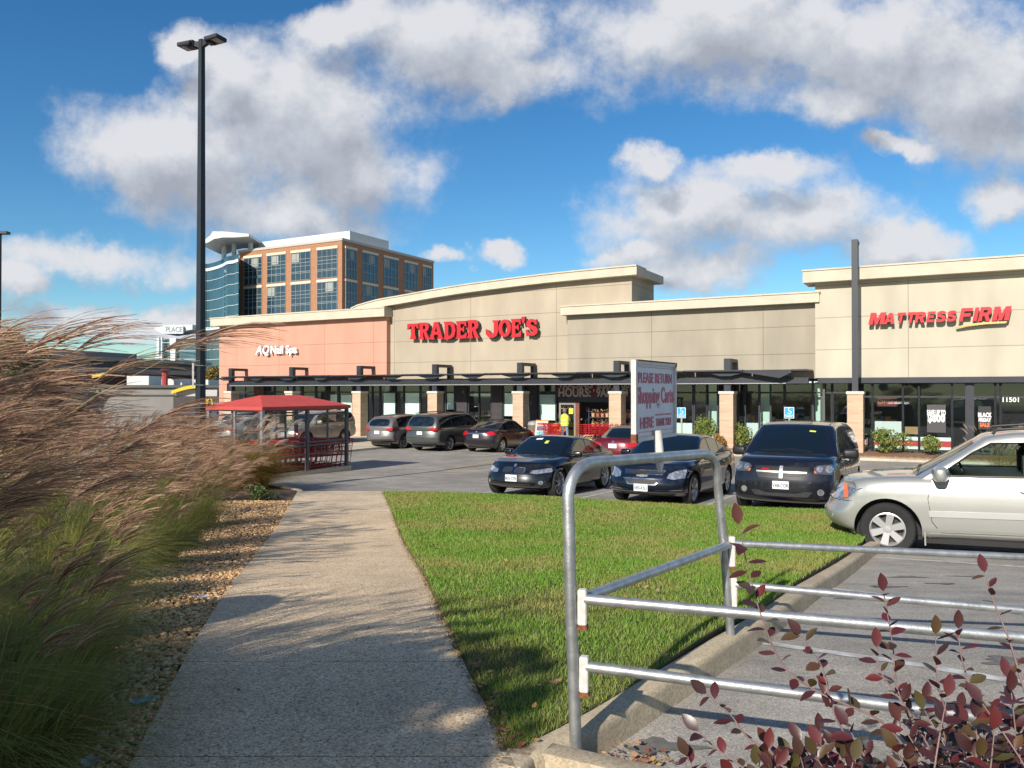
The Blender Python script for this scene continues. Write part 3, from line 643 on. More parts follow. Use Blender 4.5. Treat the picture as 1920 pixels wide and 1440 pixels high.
#fitted('M', 1630, 1659, 585, 608, .72, mat_shop, mr_, .25, .055); fitted('ATTRESS', 1658, 1795, 586, 606.5, .72, mat_shop, mr_, .25, .055)
#fitted('FIRM', 1798, 1897, 575, 602.5, .72, mat_shop, mr_, .3, .055)
BLK = {'M':[[(0,0),(0,10),(3.4,10),(5,5),(6.6,10),(10,10),(10,0),(7.2,0),(7.2,6),(5.9,0),(4.1,0),(2.8,6),(2.8,0)]],
 'A':[[(0,0),(3.3,10),(6.7,10),(10,0),(7,0),(6.4,2),(3.6,2),(3,0)],[(4.2,4),(5.8,4),(5,7.2)]], 'T':[[(3.4,0),(3.4,7.4),(0,7.4),(0,10),(10,10),(10,7.4),(6.6,7.4),(6.6,0)]],
 'R':[[(0,0),(0,10),(6.5,10),(9,9.2),(9.6,7.2),(9,5),(7.4,4),(10,0),(6.5,0),(4.5,3.6),(3,3.6),(3,0)],[(3,7.8),(5.8,7.8),(6.4,6.9),(5.8,5.9),(3,5.9)]],
 'E':[[(0,0),(0,10),(9.5,10),(9.5,7.6),(3,7.6),(3,6.2),(8.6,6.2),(8.6,3.9),(3,3.9),(3,2.4),(9.6,2.4),(9.6,0)]],
 'S':[[(0,2.8),(.6,.8),(3,-.2),(7,-.2),(9.4,1),(9.8,3.4),(8.8,5.4),(6.5,6.2),(3.6,6.8),(3.3,7.4),(4,7.9),(6,7.9),(6.6,7.1),(9.4,7.3),(8.6,9.3),(6.4,10.2),(3.2,10.2),(.8,9.2),(.3,6.8),(1.4,5),(4,4.2),(6.4,3.6),(6.6,2.8),(6,2.2),(3.8,2.2),(3,3)]],
 'F':[[(0,0),(0,10),(9.5,10),(9.5,7.5),(3,7.5),(3,6),(8.5,6),(8.5,3.6),(3,3.6),(3,0)]], 'I':[[(0,0),(0,10),(10,10),(10,0)]]}
mret = mat('letter_return')
for ch, xa, xb, ya, yb in [('M',1629,1659,586.5,608.5)]+[(c_, a_, b_, 440+(505-((a_-1480)*3.43-615)*.0366)/3.43, 440+(575-((a_-1480)*3.43-615)*.043)/3.43) for c_, a_, b_ in
        (('A',1657,1678),('T',1680,1696),('T',1699,1715),('R',1715,1735),('E',1737,1752),('S',1754,1773),('S',1774,1793))]+[('F',1798,1822,578,603),('I',1824,1832,577,602),('R',1834,1858,576,602),('M',1860,1893,575,601)]:
    w = .74; a, _ = FA(xa, 600, w); b, _ = FA(xb, 600, w); _, z1 = FA((xa+xb)/2, ya, w); _, z0 = FA((xa+xb)/2, yb, w); hh_ = z1-z0
    me = shapes([[(p[0]/10*(b-a)*.96+.20*p[1]/10*hh_, p[1]/10*hh_) for p in q] for q in BLK[ch]], .09); me.transform(Matrix.Translation((a, w, z0)) @ RX90); me.materials.append(mr_); me.materials.append(mret)
    for p in me.polygons: p.material_index = 0 if p.normal.y < -.7 else 1
    ob = bpy.data.objects.new('sign_letter', me); C.objects.link(ob); ob.parent = mat_shop
sw = MB(); pts = [FA(x, y, .8) for x, y in ((1793,613),(1815,608),(1850,604),(1889,602.5),(1887,606),(1850,608),(1818,611.5),(1794,614.5))]
sw.prism(pts, .72, .86); sw.build('sign_swoosh', mat('swoosh_gold', (.6,.42,.15), .5), mat_shop, fix=True)
# --- canopy
can = shopthing('canopy', 'long black steel canopy on brick pillars in front of the beige and salmon shops', 'canopy')
uL, _ = FA(415, 706, -.6); uR, _ = FA(1484, 690, -.6)
cv = MB()
bay = 5.39; k0 = -2
k = -2.35
while k < 4.72:
    a = k*bay; b = min((k+.5)*bay, uR)
    a = max(a, uL); 
    z = 3.66+.012*((int(k*2)) % 2)
    cv.box(a+.02, b-.02, -.62, 1.2, z, z+.07)
    k += .5
cv.build('canopy_slab', darkm, can)
cv = MB()
for i in range(-4, 10):
    uc = i*bay/2
    if uc < uL or uc > uR-.8: continue
    wd = 1.0 if i % 2 == 0 else .8; cv.prism([(uc-wd,3.655),(uc+wd,3.655),(uc+.22,3.465),(uc-.22,3.465)], -.45, -.38)
cv.prism([(uR-2.2,3.655),(uR,3.655),(uR,3.6),(uR-.5,3.36)], -.62,-.5)
cv.build('canopy_bracket', darkm, can, fix=True)
cv = MB(); cv.box(uL+.3, uR-.3, -.16, .16, 3.13, 3.46); cv.box(uL+.3, uR-.3, .9, 1.1, 3.16, 3.46)
cv.box(uR-.3, 25.06, -.12, .10, 3.12, 3.40); cv.build('canopy_beam', darkm, can)
cv = MB(); cv.box(uL+.3, uR-.3, -.20, -.165, 3.115, 3.155); cv.build('beam_trim', mat('grey_trim', (.3,.3,.3), .5), can)
for k in range(-2, 5):
    f = MB(); u = k*bay; zt_ = 4.28
    f.box(u-.15, u+.15, -.12, .14, 2.76, zt_-.16); f.box(u-.10, u+.10, 1.3, 1.46, 3.4, zt_-.16); f.box(u-.15, u+.15, -.12, 1.46, zt_-.16, zt_)
    f.build('canopy_frame', darkm, can)
tp = shopthing('steel_mast', 'tall thin black steel mast rising above the cream parapet from a brick pillar', 'mast')
f = MB(); u = 5*bay-.02; _, zt_ = FA(1604, 449, 0)
f.box(u-.12, u+.12, -.1, .12, 2.76, zt_); f.box(u-.09, u+.09, .62, .74, ztm+.5, zt_-.12); f.box(u-.12, u+.12, .121, .74, zt_-.12, zt_); f.box(u-.09, u+.09, .121, .60, ztm+.5, ztm+.6)
f.build('mast_post', mat('mast_metal', (.03,.033,.045), .5), tp)
pb = brickmat('pillar_stone', (.56,.40,.28), (.46,.32,.22), (.42,.33,.25), .4, .1); pcap = mat('pillar_cap', (.62,.55,.45), .8)
PL = {-2:'leftmost brick pillar under the salmon shop, half hidden by the red roofed cart shelter', -1:'brick pillar behind the red roofed cart shelter below the end of the white lettering',
      0:'brick pillar right beside the silver four wheel drive, where salmon wall ends', 1:'brick pillar behind the grey minivan roof', 2:'brick pillar just left of the supermarket entrance with a litter bin at its foot',
      3:'brick pillar just right of the supermarket entrance behind the maroon convertible', 4:'brick pillar between green shrubs left of the black minivan', 5:'brick pillar carrying the tall black mast'}
for k in range(-2, 6):
    p = thing('brick_pillar', PL[k], 'pillar', P0+EU*(k*bay), SROT, 'brick pillars along the shopfronts')
    f = MB(); f.box(-.31,.31,-.31,.34,.10,2.66); f.build('shaft', pb, p)
    f = MB(); f.box(-.35,.35,-.35,.38,2.66,2.78); f.build('cap', pcap, p, bevel=.012)
# ================================================================== CARS
def rbox_mesh(hx, hy, hz, r, nx, ny, nz):
    def ticks(h, n):
        a = [-h, -h+.18*r, -h+.45*r, -h+r]; b = [h-r, h-.45*r, h-.18*r, h]
        return a+[a[-1]+(b[0]-a[-1])*i/n for i in range(1, n)]+b
    X, Y, Z = ticks(hx, nx), ticks(hy, ny), ticks(hz, nz); idx = {}; vs = []; fs = []
    def vid(p):
        k = tuple(round(q, 6) for q in p)
        if k not in idx:
            c = Vector([max(-(h-r), min(h-r, q)) for q, h in zip(p, (hx, hy, hz))]); d = Vector(p)-c
            idx[k] = len(vs); vs.append(c+d.normalized()*r if d.length > 1e-9 else c)
        return idx[k]
    def face(A, B, mk):
        for i in range(len(A)-1):
            for j in range(len(B)-1): fs.append([vid(mk(A[i], B[j])), vid(mk(A[i+1], B[j])), vid(mk(A[i+1], B[j+1])), vid(mk(A[i], B[j+1]))])
    face(X, Y, lambda a, b: (a, b, hz)); face(Y, X, lambda a, b: (b, a, -hz)); face(X, Z, lambda a, b: (a, -hy, b)); face(Z, X, lambda a, b: (b, hy, a))
    face(Y, Z, lambda a, b: (hx, a, b)); face(Z, Y, lambda a, b: (-hx, b, a))
    return vs, fs
def bool_diff(me, cutter):
    a = bpy.data.objects.new('a', me); b = bpy.data.objects.new('b', cutter); C.objects.link(a); C.objects.link(b)
    md = a.modifiers.new('b', 'BOOLEAN'); md.operation = 'DIFFERENCE'; md.object = b; md.solver = 'EXACT'
    dg = bpy.context.evaluated_depsgraph_get(); res = bpy.data.meshes.new_from_object(a.evaluated_get(dg))
    bpy.data.objects.remove(a); bpy.data.objects.remove(b); return res
tyre = mat('tyre_rubber', (.018,.018,.018), .85, var=.2, vs=8, bump=.3, bs=60); rimm = mat('alloy_rim', (.55,.55,.56), .28, .9); rimd = mat('wheel_hub_dark', (.03,.03,.03), .6)
blackp = mat('black_trim', (.012,.012,.013), .5); chrome = mat('chrome', (.75,.76,.78), .12, 1); glassC = mat('car_glass', (.006,.010,.014), .03, coat=0, spec=.9)
lens = mat('headlight_lens', (.55,.57,.60), .12, .75, var=.45, vs=16, coat=1); redl = mat('tail_lens', (.42,.008,.012), .15, coat=1); orl = mat('amber_lens', (.75,.16,.03), .2, coat=1)
platem = mat('number_plate', (.72,.74,.72), .5); platet = mat('number_plate_lettering', (.05,.06,.15), .6); grillm = mat('grille_mesh', (.02,.02,.022), .5, bump=1, bs=60)
silverp = mat('silver_plastic', (.4,.4,.4), .4, .5)
def flake(name, col, rough=.32, metal=.3): return mat(name, col, rough, metal, var=.04, vs=1.5, coat=1)
class Car:
    def __init__(s, name, label, cat, loc, ang, p):
        s.t = thing(name, label, cat, loc, ang, 'cars parked in the shopping centre car park'); s.p = p
        g = p.get; s.W = p['W']/2; s.wb = p['wb']/2; s.r = p['r']; xf, xr = p['xf'], p['xr']; s.paint = p['paint']
        L = (xf-xr)/2; cx = (xf+xr)/2
        vs, fs = rbox_mesh(L, s.W, .32, .09, 64, 14, 10); out = []
        nose = g('nose', [(0,-.14),(.12,-.03),(.3,0),(.5,0),(.75,-.05),(1,-.16)]); tail = g('tail', [(0,.12),(.15,.02),(.4,0),(.7,.03),(1,.08)])
        bot = g('bot', [(xr,.34),(xr+.5,.24),(-.5,.2),(.5,.2),(xf-.5,.19),(xf,.24)]); top = p['top']
        sf = g('sf', [(0,.95),(.12,.985),(.45,1),(.62,1),(.66,.992),(.8,.985),(1,.93)])
        cf, cr_ = g('cf', .26), g('cr', .14)
        for v in vs:
            t = (v.z+.32)/.64; x = v.x+cx; yb = abs(v.y)/s.W
            fx = sstep(xf-.9, xf, x); rx = sstep(xr+.8, xr, x)
            z = lerp_prof(bot, x); z = z+t*(lerp_prof(top, x)-z)
            y = v.y*lerp_prof(sf, t)*(1-g('tf', .07)*sstep(xf-1.3, xf, x)-g('tr', .05)*sstep(xr+1.1, xr, x))
            x2 = x+lerp_prof(nose, t)*sstep(xf-.35, xf, x)+lerp_prof(tail, t)*sstep(xr+.35, xr, x)-cf*(yb**2.6)*fx+cr_*(yb**2.6)*rx
            zc = g('crown', .03)*(1-yb**2)*t*(1 if x > s.wb*.3 else .4)
            out.append((x2, y, z+zc-g('crown', .03)*.5*t))
        me = bpy.data.meshes.new('b'); me.from_pydata([tuple(q) for q in out], [], fs); me.materials.append(s.paint); me.materials.append(blackp)
        cut = MB(); ra = s.r+g('archgap', .06)
        for sx in (-1, 1):
            for sy in (-1, 1):
                yo = sy*(s.W+.25); yi = sy*(s.W-.30)
                cut.tube([(sx*s.wb, min(yo, yi), s.r), (sx*s.wb, max(yo, yi), s.r)], ra, 40)
        cm = cut.mesh('c', True); cm.materials.append(s.paint); cm.materials.append(blackp); cm.polygons.foreach_set('material_index', [1]*len(cm.polygons))
        me = bool_diff(me, cm)
        # greenhouse
        roof = p['roof']; ghr, ghf = roof[0][0], roof[-1][0]; H = max(z for _, z in roof); gw = s.W*g('gw', .90); s.roof = roof; s.top = top
        gL = (ghf-ghr)/2; gc_ = (ghf+ghr)/2; vs, fs = rbox_mesh(gL, gw, .3, g('gr', .08), 50, 12, 8); gv = []
        belt0 = g('belt', None)
        for v in vs:
            t = (v.z+.3)/.6; x = v.x+gc_; yb = min(1, abs(v.y)/gw); zb = lerp_prof(top, x)-.10; zr = lerp_prof(roof, x)
            z = zb+t*(max(zr, zb+.02)-zb); bel = belt0 or lerp_prof(top, x)
            y = v.y*(1-g('tum', .2)*max(0, z-bel)/(H-bel))
            k = (x-gc_)/gL; x2 = x-(g('wc', .16)*yb**2*max(0, k)**2)+(g('rc', .10)*yb**2*max(0, -k)**2)
            gv.append((x2, y, z+.03*(1-yb**2)*t-.015))
        gm = bpy.data.meshes.new('g'); gm.from_pydata([tuple(q) for q in gv], [], fs); gm.materials.append(g('roofmat', s.paint)); gm.materials.append(blackp)
        if 'hollow' in p:
            for poly in p['hollow']:
                c = MB(); c.prism(poly, -1.3, 1.3); cmm = c.mesh('c', True); cmm.materials.append(s.paint); cmm.materials.append(blackp)
                cmm.polygons.foreach_set('material_index', [1]*len(cmm.polygons)); gm = bool_diff(gm, cmm)
        s.bvh_l = s.bvh(me); s.bvh_g = s.bvh(gm)
        s.body = link('body', me, None, s.t, True, 32)
        link('roof', gm, None, s.t, True, 32)
        ub = MB(); ub.box(xr+.35, xf-.35, -s.W+.32, s.W-.32, .2, .5); ub.box(-s.wb+.45, s.wb-.45, -s.W+.12, s.W-.12, .19, .3); ub.build('underbody', blackp, s.t)
        for sx in (1, -1):
            for sy in (1, -1): s.wheel(sx*s.wb, sy)
    def bvh(s, me):
        return BVHTree.FromPolygons([v.co for v in me.vertices], [tuple(p.vertices) for p in me.polygons])
    def hit(s, axis, a, b):
        best = None
        if axis in ('y+', 'y-'): sg = 1 if axis == 'y+' else -1; o = Vector((a, 3*sg, b)); d = Vector((0, -sg, 0))
        elif axis in ('x+', 'x-'): sg = 1 if axis == 'x+' else -1; o = Vector((5*sg, a, b)); d = Vector((-sg, 0, 0))
        else: o = Vector((a, b, 4)); d = Vector((0, 0, -1))
        for bv in (s.bvh_l, s.bvh_g):
            q = bv.ray_cast(o, d)
            if q[0] is not None and q[3] < 4.6 and (best is None or q[3] < best[2]): best = (q[0], q[1], q[3])
        if best is None:
            c = o+d*(3-s.W) if axis[0] == 'y' else (o+d*(5-abs(s.p['xf'] if axis == 'x+' else s.p['xr'])))
            q = s.bvh_l.find_nearest(c); best = (q[0], q[1], 0)
        n = best[1]
        if n.dot(d) > 0: n = -n
        return best[0], n
    def patch(s, name, axis, poly, m, off=.005, step=.06, sm=0, parent=None):
        if sm: poly = smooth_poly(poly, sm)
        bm = bmesh.new(); f = bm.faces.new([bm.verts.new((p[0], p[1], 0)) for p in poly])
        for ax in (0, 1):
            lo = min(p[ax] for p in poly); hi = max(p[ax] for p in poly); t = lo+step
            while t < hi:
                bmesh.ops.bisect_plane(bm, geom=bm.verts[:]+bm.edges[:]+bm.faces[:], plane_co=(t,0,0) if ax == 0 else (0,t,0), plane_no=(1,0,0) if ax == 0 else (0,1,0)); t += step
        bmesh.ops.triangulate(bm, faces=bm.faces)
        for v in bm.verts:
            p, n = s.hit(axis, v.co.x, v.co.y); v.co = p+n*off
        tgt = {'y+':(0,1,0),'y-':(0,-1,0),'x+':(1,0,0),'x-':(-1,0,0),'z':(0,0,1)}[axis]
        bm.normal_update()
        for f in bm.faces:
            if f.normal.dot(Vector(tgt)) < 0: f.normal_flip()
        # a small rim so the piece is solid, not paper
        r = bmesh.ops.extrude_edge_only(bm, edges=[e for e in bm.edges if e.is_boundary])
        for v in [q for q in r['geom'] if isinstance(q, bmesh.types.BMVert)]: v.co -= Vector(tgt)*min(.012, off+.004)
        me = bpy.data.meshes.new(name); bm.to_mesh(me); bm.free()
        return link(name, me, m, parent or s.t, True, 40)
    def both(s, name, axis, poly, m, off=.005, sm=0, **k):      # mirrored left/right on front or rear
        a = s.patch(name, axis, poly, m, off, sm=sm, **k); b = s.patch(name, axis, [(-p[0], p[1]) for p in poly][::-1], m, off, sm=sm, **k); return a, b
    def sides(s, name, poly, m, off=.005, sm=0, **k):
        return [s.patch(name, ax, poly, m, off, sm=sm, **k) for ax in ('y+', 'y-')]
    def wheel(s, x, sy):
        r = s.r; w = s.p.get('tw', .105); M = Matrix.Translation((x, sy*(s.W-w-.025), r)) @ (Matrix.Rotation(R(-90*sy), 4, 'X'))
        rr = s.p.get('rimr', .70)*r
        a = MB(); a.lathe([(rr*.96,-w*.9),(r*.9,-w),(r*.985,-w*.82),(r,-w*.6),(r,w*.6),(r*.985,w*.82),(r*.93,w),(rr*1.03,w*.93),(rr*.98,w*.8)], 40, M)
        t = a.build('wheel', tyre, s.t, True, 50)
        b = MB(); b.lathe([(rr*1.0,w*.86),(rr*.94,w*.9),(rr*.88,w*.7),(rr*.84,-.02)], 40, M)
        n = s.p.get('spokes', 5); sw_ = s.p.get('sw', .05); dbl = s.p.get('dbl', False)
        for i in range(n):
            for dd in ((-.14, .14) if dbl else (0,)):
                an = 2*math.pi*i/n+.3; Q = M @ Matrix.Rotation(an, 4, 'Z'); e = dd*rr*1.1
                q = [Q @ Vector(p) for p in ((rr*.12,-sw_*.45+e*.3,w*.72),(rr*.12,sw_*.45+e*.3,w*.72),(rr*.92,sw_*.62+e,w*.86),(rr*.92,-sw_*.62+e,w*.86),(rr*.12,-sw_*.5+e*.3,w*.2),(rr*.12,sw_*.5+e*.3,w*.2),(rr*.92,sw_*.7+e,w*.4),(rr*.92,-sw_*.7+e,w*.4))]
                b.add(q, [(0,3,2,1),(0,1,5,4),(1,2,6,5),(2,3,7,6),(3,0,4,7)])
        b.lathe([(rr*.24,w*.3),(rr*.24,w*.72),(rr*.2,w*.8),(0,w*.82)], 20, M)
        b.build('rim', s.p.get('rimmat', rimm), t, True, 30, fix=True)
        c = MB(); c.lathe([(rr*.86,.0),(0,.0)], 30, M); c.lathe([(rr*.55,.02),(rr*.5,.03),(0,.03)], 24, M); c.build('brake_disc', rimd, t)
    def autoside(s, spans, up=.09, lo=.035, gm=None, trim=True):
        gm = gm or glassC; polys = []
        def roofz(x): return lerp_prof(s.roof, x)
        def low(x): return (s.p.get('belt') or lerp_prof(s.top, x))+lo
        def poly(x0, x1, u, l):
            n = 10; ups = []; lows = []
            for i in range(n+1):
                x = x0+(x1-x0)*i/n; zu = roofz(x)-u; zl_ = low(x)-l
                if zu > zl_+.01: ups.append((x, zu)); lows.append((x, zl_))
            return lows+ups[::-1]
        x0 = min(a for a, b in spans); x1 = max(b for a, b in spans)
        if trim: s.sides('window_trim', poly(x0-.03, x1+.03, up-.02, .02), blackp, .004)
        for a, b in spans: s.sides('side_window', poly(a, b, up, 0), gm, .009)
    def plate(s, axis, z, txt, w=.30, h=.15, y=0):
        sg = 1 if axis == 'x+' else -1; p, n = s.hit(axis, y, z); x = p.x+sg*.015
        a = MB(); a.box(x-.008, x+.008, y-w/2, y+w/2, z-h/2, z+h/2); pl = a.build('number_plate', platem, s.t, bevel=.004)
        if txt:
            M = Matrix.Translation((x+sg*.012, y, z-.01)) @ Matrix.Rotation(R(90*sg), 4, 'Z') @ RX90
            text(txt, .095, pl, 'lettering', platet, M, .001, .002, sx=.72)
    def mirror(s, x, z, col=None, sc=1):
        for sy in (1, -1):
            p, n = s.hit('y+' if sy > 0 else 'y-', x, z); y = p.y
            vs, fs = rbox_mesh(.075*sc, .115*sc, .075*sc, .05*sc, 2, 2, 2); a = MB()
            a.add([(v.x*(1-.3*(v.y/.115/sc+0 if sy > 0 else -v.y/.115/sc))+x+.02, v.y+y+sy*.15*sc, v.z+z+.04) for v in vs], [tuple(f) for f in fs])
            mm = a.build('wing_mirror', col or s.paint, s.t, True, 60)
            b = MB(); b.tube([(x+.03, y-sy*.03, z-.02), (x+.03, y+sy*.09, z+.01)], .022, 8); b.build('mirror_arm', blackp, mm, True)
    def doors(s, spans, zlo, handle_z, seam=True, gap=.007):
        for (x0, x1, pts) in spans:
            for ax in ('y+', 'y-'):
                s.patch('door_seam', ax, [(x0-gap, zlo-gap)]+[(a-gap if a <= (x0+x1)/2 else a+gap, b) for a, b in pts]+[(x1+gap, zlo-gap)][0:1], blackp, .0015) if False else None
                poly = pts
                cx_ = sum(q[0] for q in poly)/len(poly); cz = sum(q[1] for q in poly)/len(poly)
                big = [(q[0]+(gap if q[0] > cx_ else -gap), q[1]+(gap if q[1] > cz else -gap)) for q in poly]
                sm_ = s.patch('door_seam', ax, big, blackp, .0012, .10)
                d = s.patch('door', ax, poly, s.paint, .0035, .08)
                hx = x0+.14; p, n = s.hit(ax, hx, handle_z); sy = 1 if ax == 'y+' else -1
                h = MB(); h.tube([(hx-.09, p.y, handle_z), (hx-.07, p.y+sy*.035, handle_z), (hx+.07, p.y+sy*.035, handle_z), (hx+.09, p.y, handle_z)], [.010,.014,.014,.010], 8); h.build('handle', s.paint, d, True)
    def wipers(s, xw, yw=.55):
        a = MB()
        for y0 in (-.05, .45):
            pts = []
            for i in range(5):
                y = y0-.5*i/4; x = xw-.03-.035*i/4; p, n = s.hit('z', x, y); pts.append(p+n*.018)
            a.tube(pts, .007, 5)
        a.build('wipers', blackp, s.t)
    def disc(s, name, axis, y, z, r, m, off=.006, n=14, parent=None):
        return s.patch(name, axis, [(y+r*math.cos(2*math.pi*i/n), z+r*math.sin(2*math.pi*i/n)) for i in range(n)], m, off, step=.05, parent=parent)
def frameplace(px, Y, sideoff_from, face, W, wb_off):
    """ground point under an outer wheel face -> car centre"""
    q = P(px, 900, Y); q.z = 0
    return q
def carloc(px, Y, fwd, W, wx, side):
    """outer face of the wheel at local x=wx on the given side (+1 left) seen at pixel column px, depth Y"""
    f = Vector((fwd[0], fwd[1], 0)).normalized(); l = Vector((-f.y, f.x, 0)); q = Vector(((px-960)/FPX*Y, Y, 0))
    c = q-f*wx-l*side*W/2; c.z = 0
    a = c+f*1.4; b = c-f*1.4; za, zb = zl(a.y), zl(b.y); c.z = (za+zb)/2
    return c, math.atan2(f.y, f.x), math.atan2(zb-za, 2.8)
def place(car, px, Y, fwd, wx, side):
    c, a, pitch = carloc(px, Y, fwd, car.p['W'], wx, side); car.t.location = c; car.t.rotation_euler = (Matrix.Rotation(a, 3, 'Z') @ Matrix.Rotation(pitch, 3, 'Y')).to_euler()
EV = (-.4848, -.8746); FW = (.4848, .8746); FU = (-.8746, .4848)
navy = flake('navy_black_paint', (.006,.009,.02)); blk = flake('black_paint', (.007,.007,.009)); blk2 = flake('black_van_paint', (.010,.011,.018)); silv = flake('silver_paint', (.42,.42,.39), .36, .55)
greyr = flake('warm_grey_paint', (.20,.18,.175), .34, .5); greens = flake('grey_green_paint', (.085,.092,.085), .34, .5); mar = flake('maroon_paint', (.13,.008,.015), .3, .3); plum = flake('dark_plum_paint', (.018,.012,.016), .3, .3)
beiges = flake('champagne_paint', (.33,.31,.27), .36, .5)

# ---- black coupe
c = Car('parked_car', 'black two door coupe with twin kidney grille, leftmost of the cars at the lawn edge', 'car', (0,0,0), 0, dict(
    W=1.80, wb=2.76, xf=2.17, xr=-2.36, r=.335, rimr=.75, spokes=9, sw=.022, dbl=False, paint=blk,
    top=[(-2.36,.88),(-2.2,.96),(-1.7,.99),(-1.2,.96),(0,.91),(.8,.93),(1.0,.93),(1.5,.87),(1.9,.79),(2.1,.70),(2.17,.64)],
    roof=[(-1.95,.98),(-1.6,1.10),(-1.1,1.27),(-.6,1.36),(-.15,1.385),(.15,1.36),(.5,1.20),(1.02,.90)], belt=.93, tum=.24, gw=.90,
    nose=[(0,-.12),(.1,-.02),(.3,0),(.55,-.02),(.8,-.06),(1,-.14)], cf=.34))
c.patch('windshield', 'z', [(.93,-.60),(.97,-.3),(.98,0),(.97,.3),(.93,.60),(.55,.60),(.22,.50),(.22,-.50),(.55,-.60)], glassC, .006)
c.patch('rear_window', 'z', [(-1.75,-.5),(-1.75,.5),(-1.1,.45),(-1.1,-.45)], glassC, .006)
c.autoside([(-1.28,-.40),(-.36,.66)], up=.085)
c.doors([(-.45,.85,[(-.45,.30),(.80,.28),(.86,.5),(.80,.89),(-.42,.89),(-.5,.6)])], .3, .78)
c.both('headlight', 'x+', [(.42,.575),(.55,.56),(.80,.60),(.86,.67),(.80,.70),(.60,.66),(.44,.635)], lens, .008)
for y in (.155, -.155):
    k = c.patch('grille', 'x+', smooth_poly([(y-.125,.585),(y,.572),(y+.125,.585),(y+.135,.64),(y+.11,.69),(y,.70),(y-.11,.69),(y-.135,.64)], 2), chrome, .010)
    c.patch('grille_bars', 'x+', smooth_poly([(y-.10,.60),(y,.59),(y+.10,.60),(y+.11,.64),(y+.09,.675),(y,.68),(y-.09,.675),(y-.11,.64)], 2), grillm, .016, parent=k)
c.disc('badge', 'x+', 0, .735, .035, rimm, .01)
c.plate('x+', .46, 'BD3-C7N'); c.patch('air_intake', 'x+', [(-.42,.245),(.42,.245),(.46,.34),(-.46,.34)], grillm, .006)
c.both('air_intake', 'x+', [(.55,.25),(.78,.29),(.78,.37),(.56,.36)], grillm, .006); [c.disc('fog_light', 'x+', y, .37, .045, lens, .012) for y in (.66,-.66)]
c.sides('side_marker', [(1.72,.60),(1.88,.62),(1.88,.64),(1.72,.625)], orl, .006)
c.mirror(.55, .93); c.wipers(.93)
st = c.patch('permit_sticker', 'z', [(.34,-.30),(.34,-.12),(.28,-.12),(.28,-.30)], white, .010); c.patch('hang_tag', 'z', [(.52,.02),(.52,.11),(.40,.11),(.40,.02)], mat('yellow_tag', (.65,.65,.08), .6), .010)
place(c, 1052, 18.3, EV, c.wb, 1)
# ---- navy sedan
c = Car('parked_car', 'navy four door sedan with chrome bar grille, behind the steel hoop at the lawn edge', 'car', (0,0,0), 0, dict(
    W=1.80, wb=2.85, xf=2.36, xr=-2.48, r=.335, rimr=.73, spokes=7, sw=.05, paint=navy,
    top=[(-2.48,.95),(-2.3,1.05),(-1.8,1.06),(-1.2,1.02),(0,.96),(.9,.97),(1.2,.96),(1.7,.92),(2.1,.85),(2.28,.78),(2.36,.70)],
    roof=[(-2.0,1.04),(-1.6,1.19),(-1.1,1.36),(-.6,1.445),(-.1,1.46),(.25,1.43),(.6,1.28),(1.28,.94)], belt=.98, tum=.23, cf=.34))
c.patch('windshield', 'z', [(1.14,-.62),(1.20,-.3),(1.21,0),(1.20,.3),(1.14,.62),(.7,.60),(.36,.51),(.36,-.51),(.7,-.60)], glassC, .006)
c.patch('rear_window', 'z', [(-1.8,-.5),(-1.8,.5),(-1.15,.45),(-1.15,-.45)], glassC, .006)
c.autoside([(-1.35,-.95),(-.9,-.14),(-.08,.84)], up=.085)
c.sides('window_chrome', [(-1.5,1.002),(1.0,.985),(1.0,.999),(-1.5,1.017)], chrome, .008)
c.doors([(-.95,-.1,[(-.8,.32),(-.12,.30),(-.12,.94),(-.98,.96),(-1.02,.75),(-.9,.62)]),(-.08,.98,[(-.08,.30),(.93,.28),(1.0,.5),(.93,.94),(-.08,.94)])], .3, .84)
c.sides('rocker_trim', [(-.95,.235),(.95,.23),(.95,.255),(-.95,.26)], chrome, .004)
k = c.patch('grille', 'x+', [(-.40,.645),(.40,.645),(.45,.74),(-.45,.74)], chrome, .006); c.patch('grille_mesh', 'x+', [(-.37,.665),(.37,.665),(.42,.725),(-.42,.725)], grillm, .012, parent=k)
k = c.patch('grille', 'x+', smooth_poly([(-.30,.44),(.30,.44),(.36,.52),(.44,.575),(-.44,.575),(-.36,.52)], 1), chrome, .006); c.patch('grille_mesh', 'x+', [(-.28,.465),(.28,.465),(.39,.555),(-.39,.555)], grillm, .012, parent=k)
c.patch('badge', 'x+', [(-.12,.60),(-.05,.60),(-.05,.59),(.05,.59),(.05,.60),(.12,.60),(.12,.63),(.05,.63),(.05,.64),(-.05,.64),(-.05,.63),(-.12,.63)], mat('gold_badge', (.75,.68,.5), .25, .8), .02)
c.both('headlight', 'x+', [(.50,.585),(.62,.56),(.84,.60),(.865,.72),(.80,.765),(.62,.725),(.52,.67)], lens, .008)
c.plate('x+', .385, 'NE5-K5U'); c.patch('air_intake', 'x+', [(-.62,.235),(.62,.235),(.66,.27),(-.66,.27)], grillm, .005); c.both('bumper_trim', 'x+', [(.28,.33),(.78,.345),(.78,.355),(.28,.342)], chrome, .006)
c.mirror(.72, .99); c.wipers(1.17)
place(c, 1305, 16.75, EV, c.wb, 1)
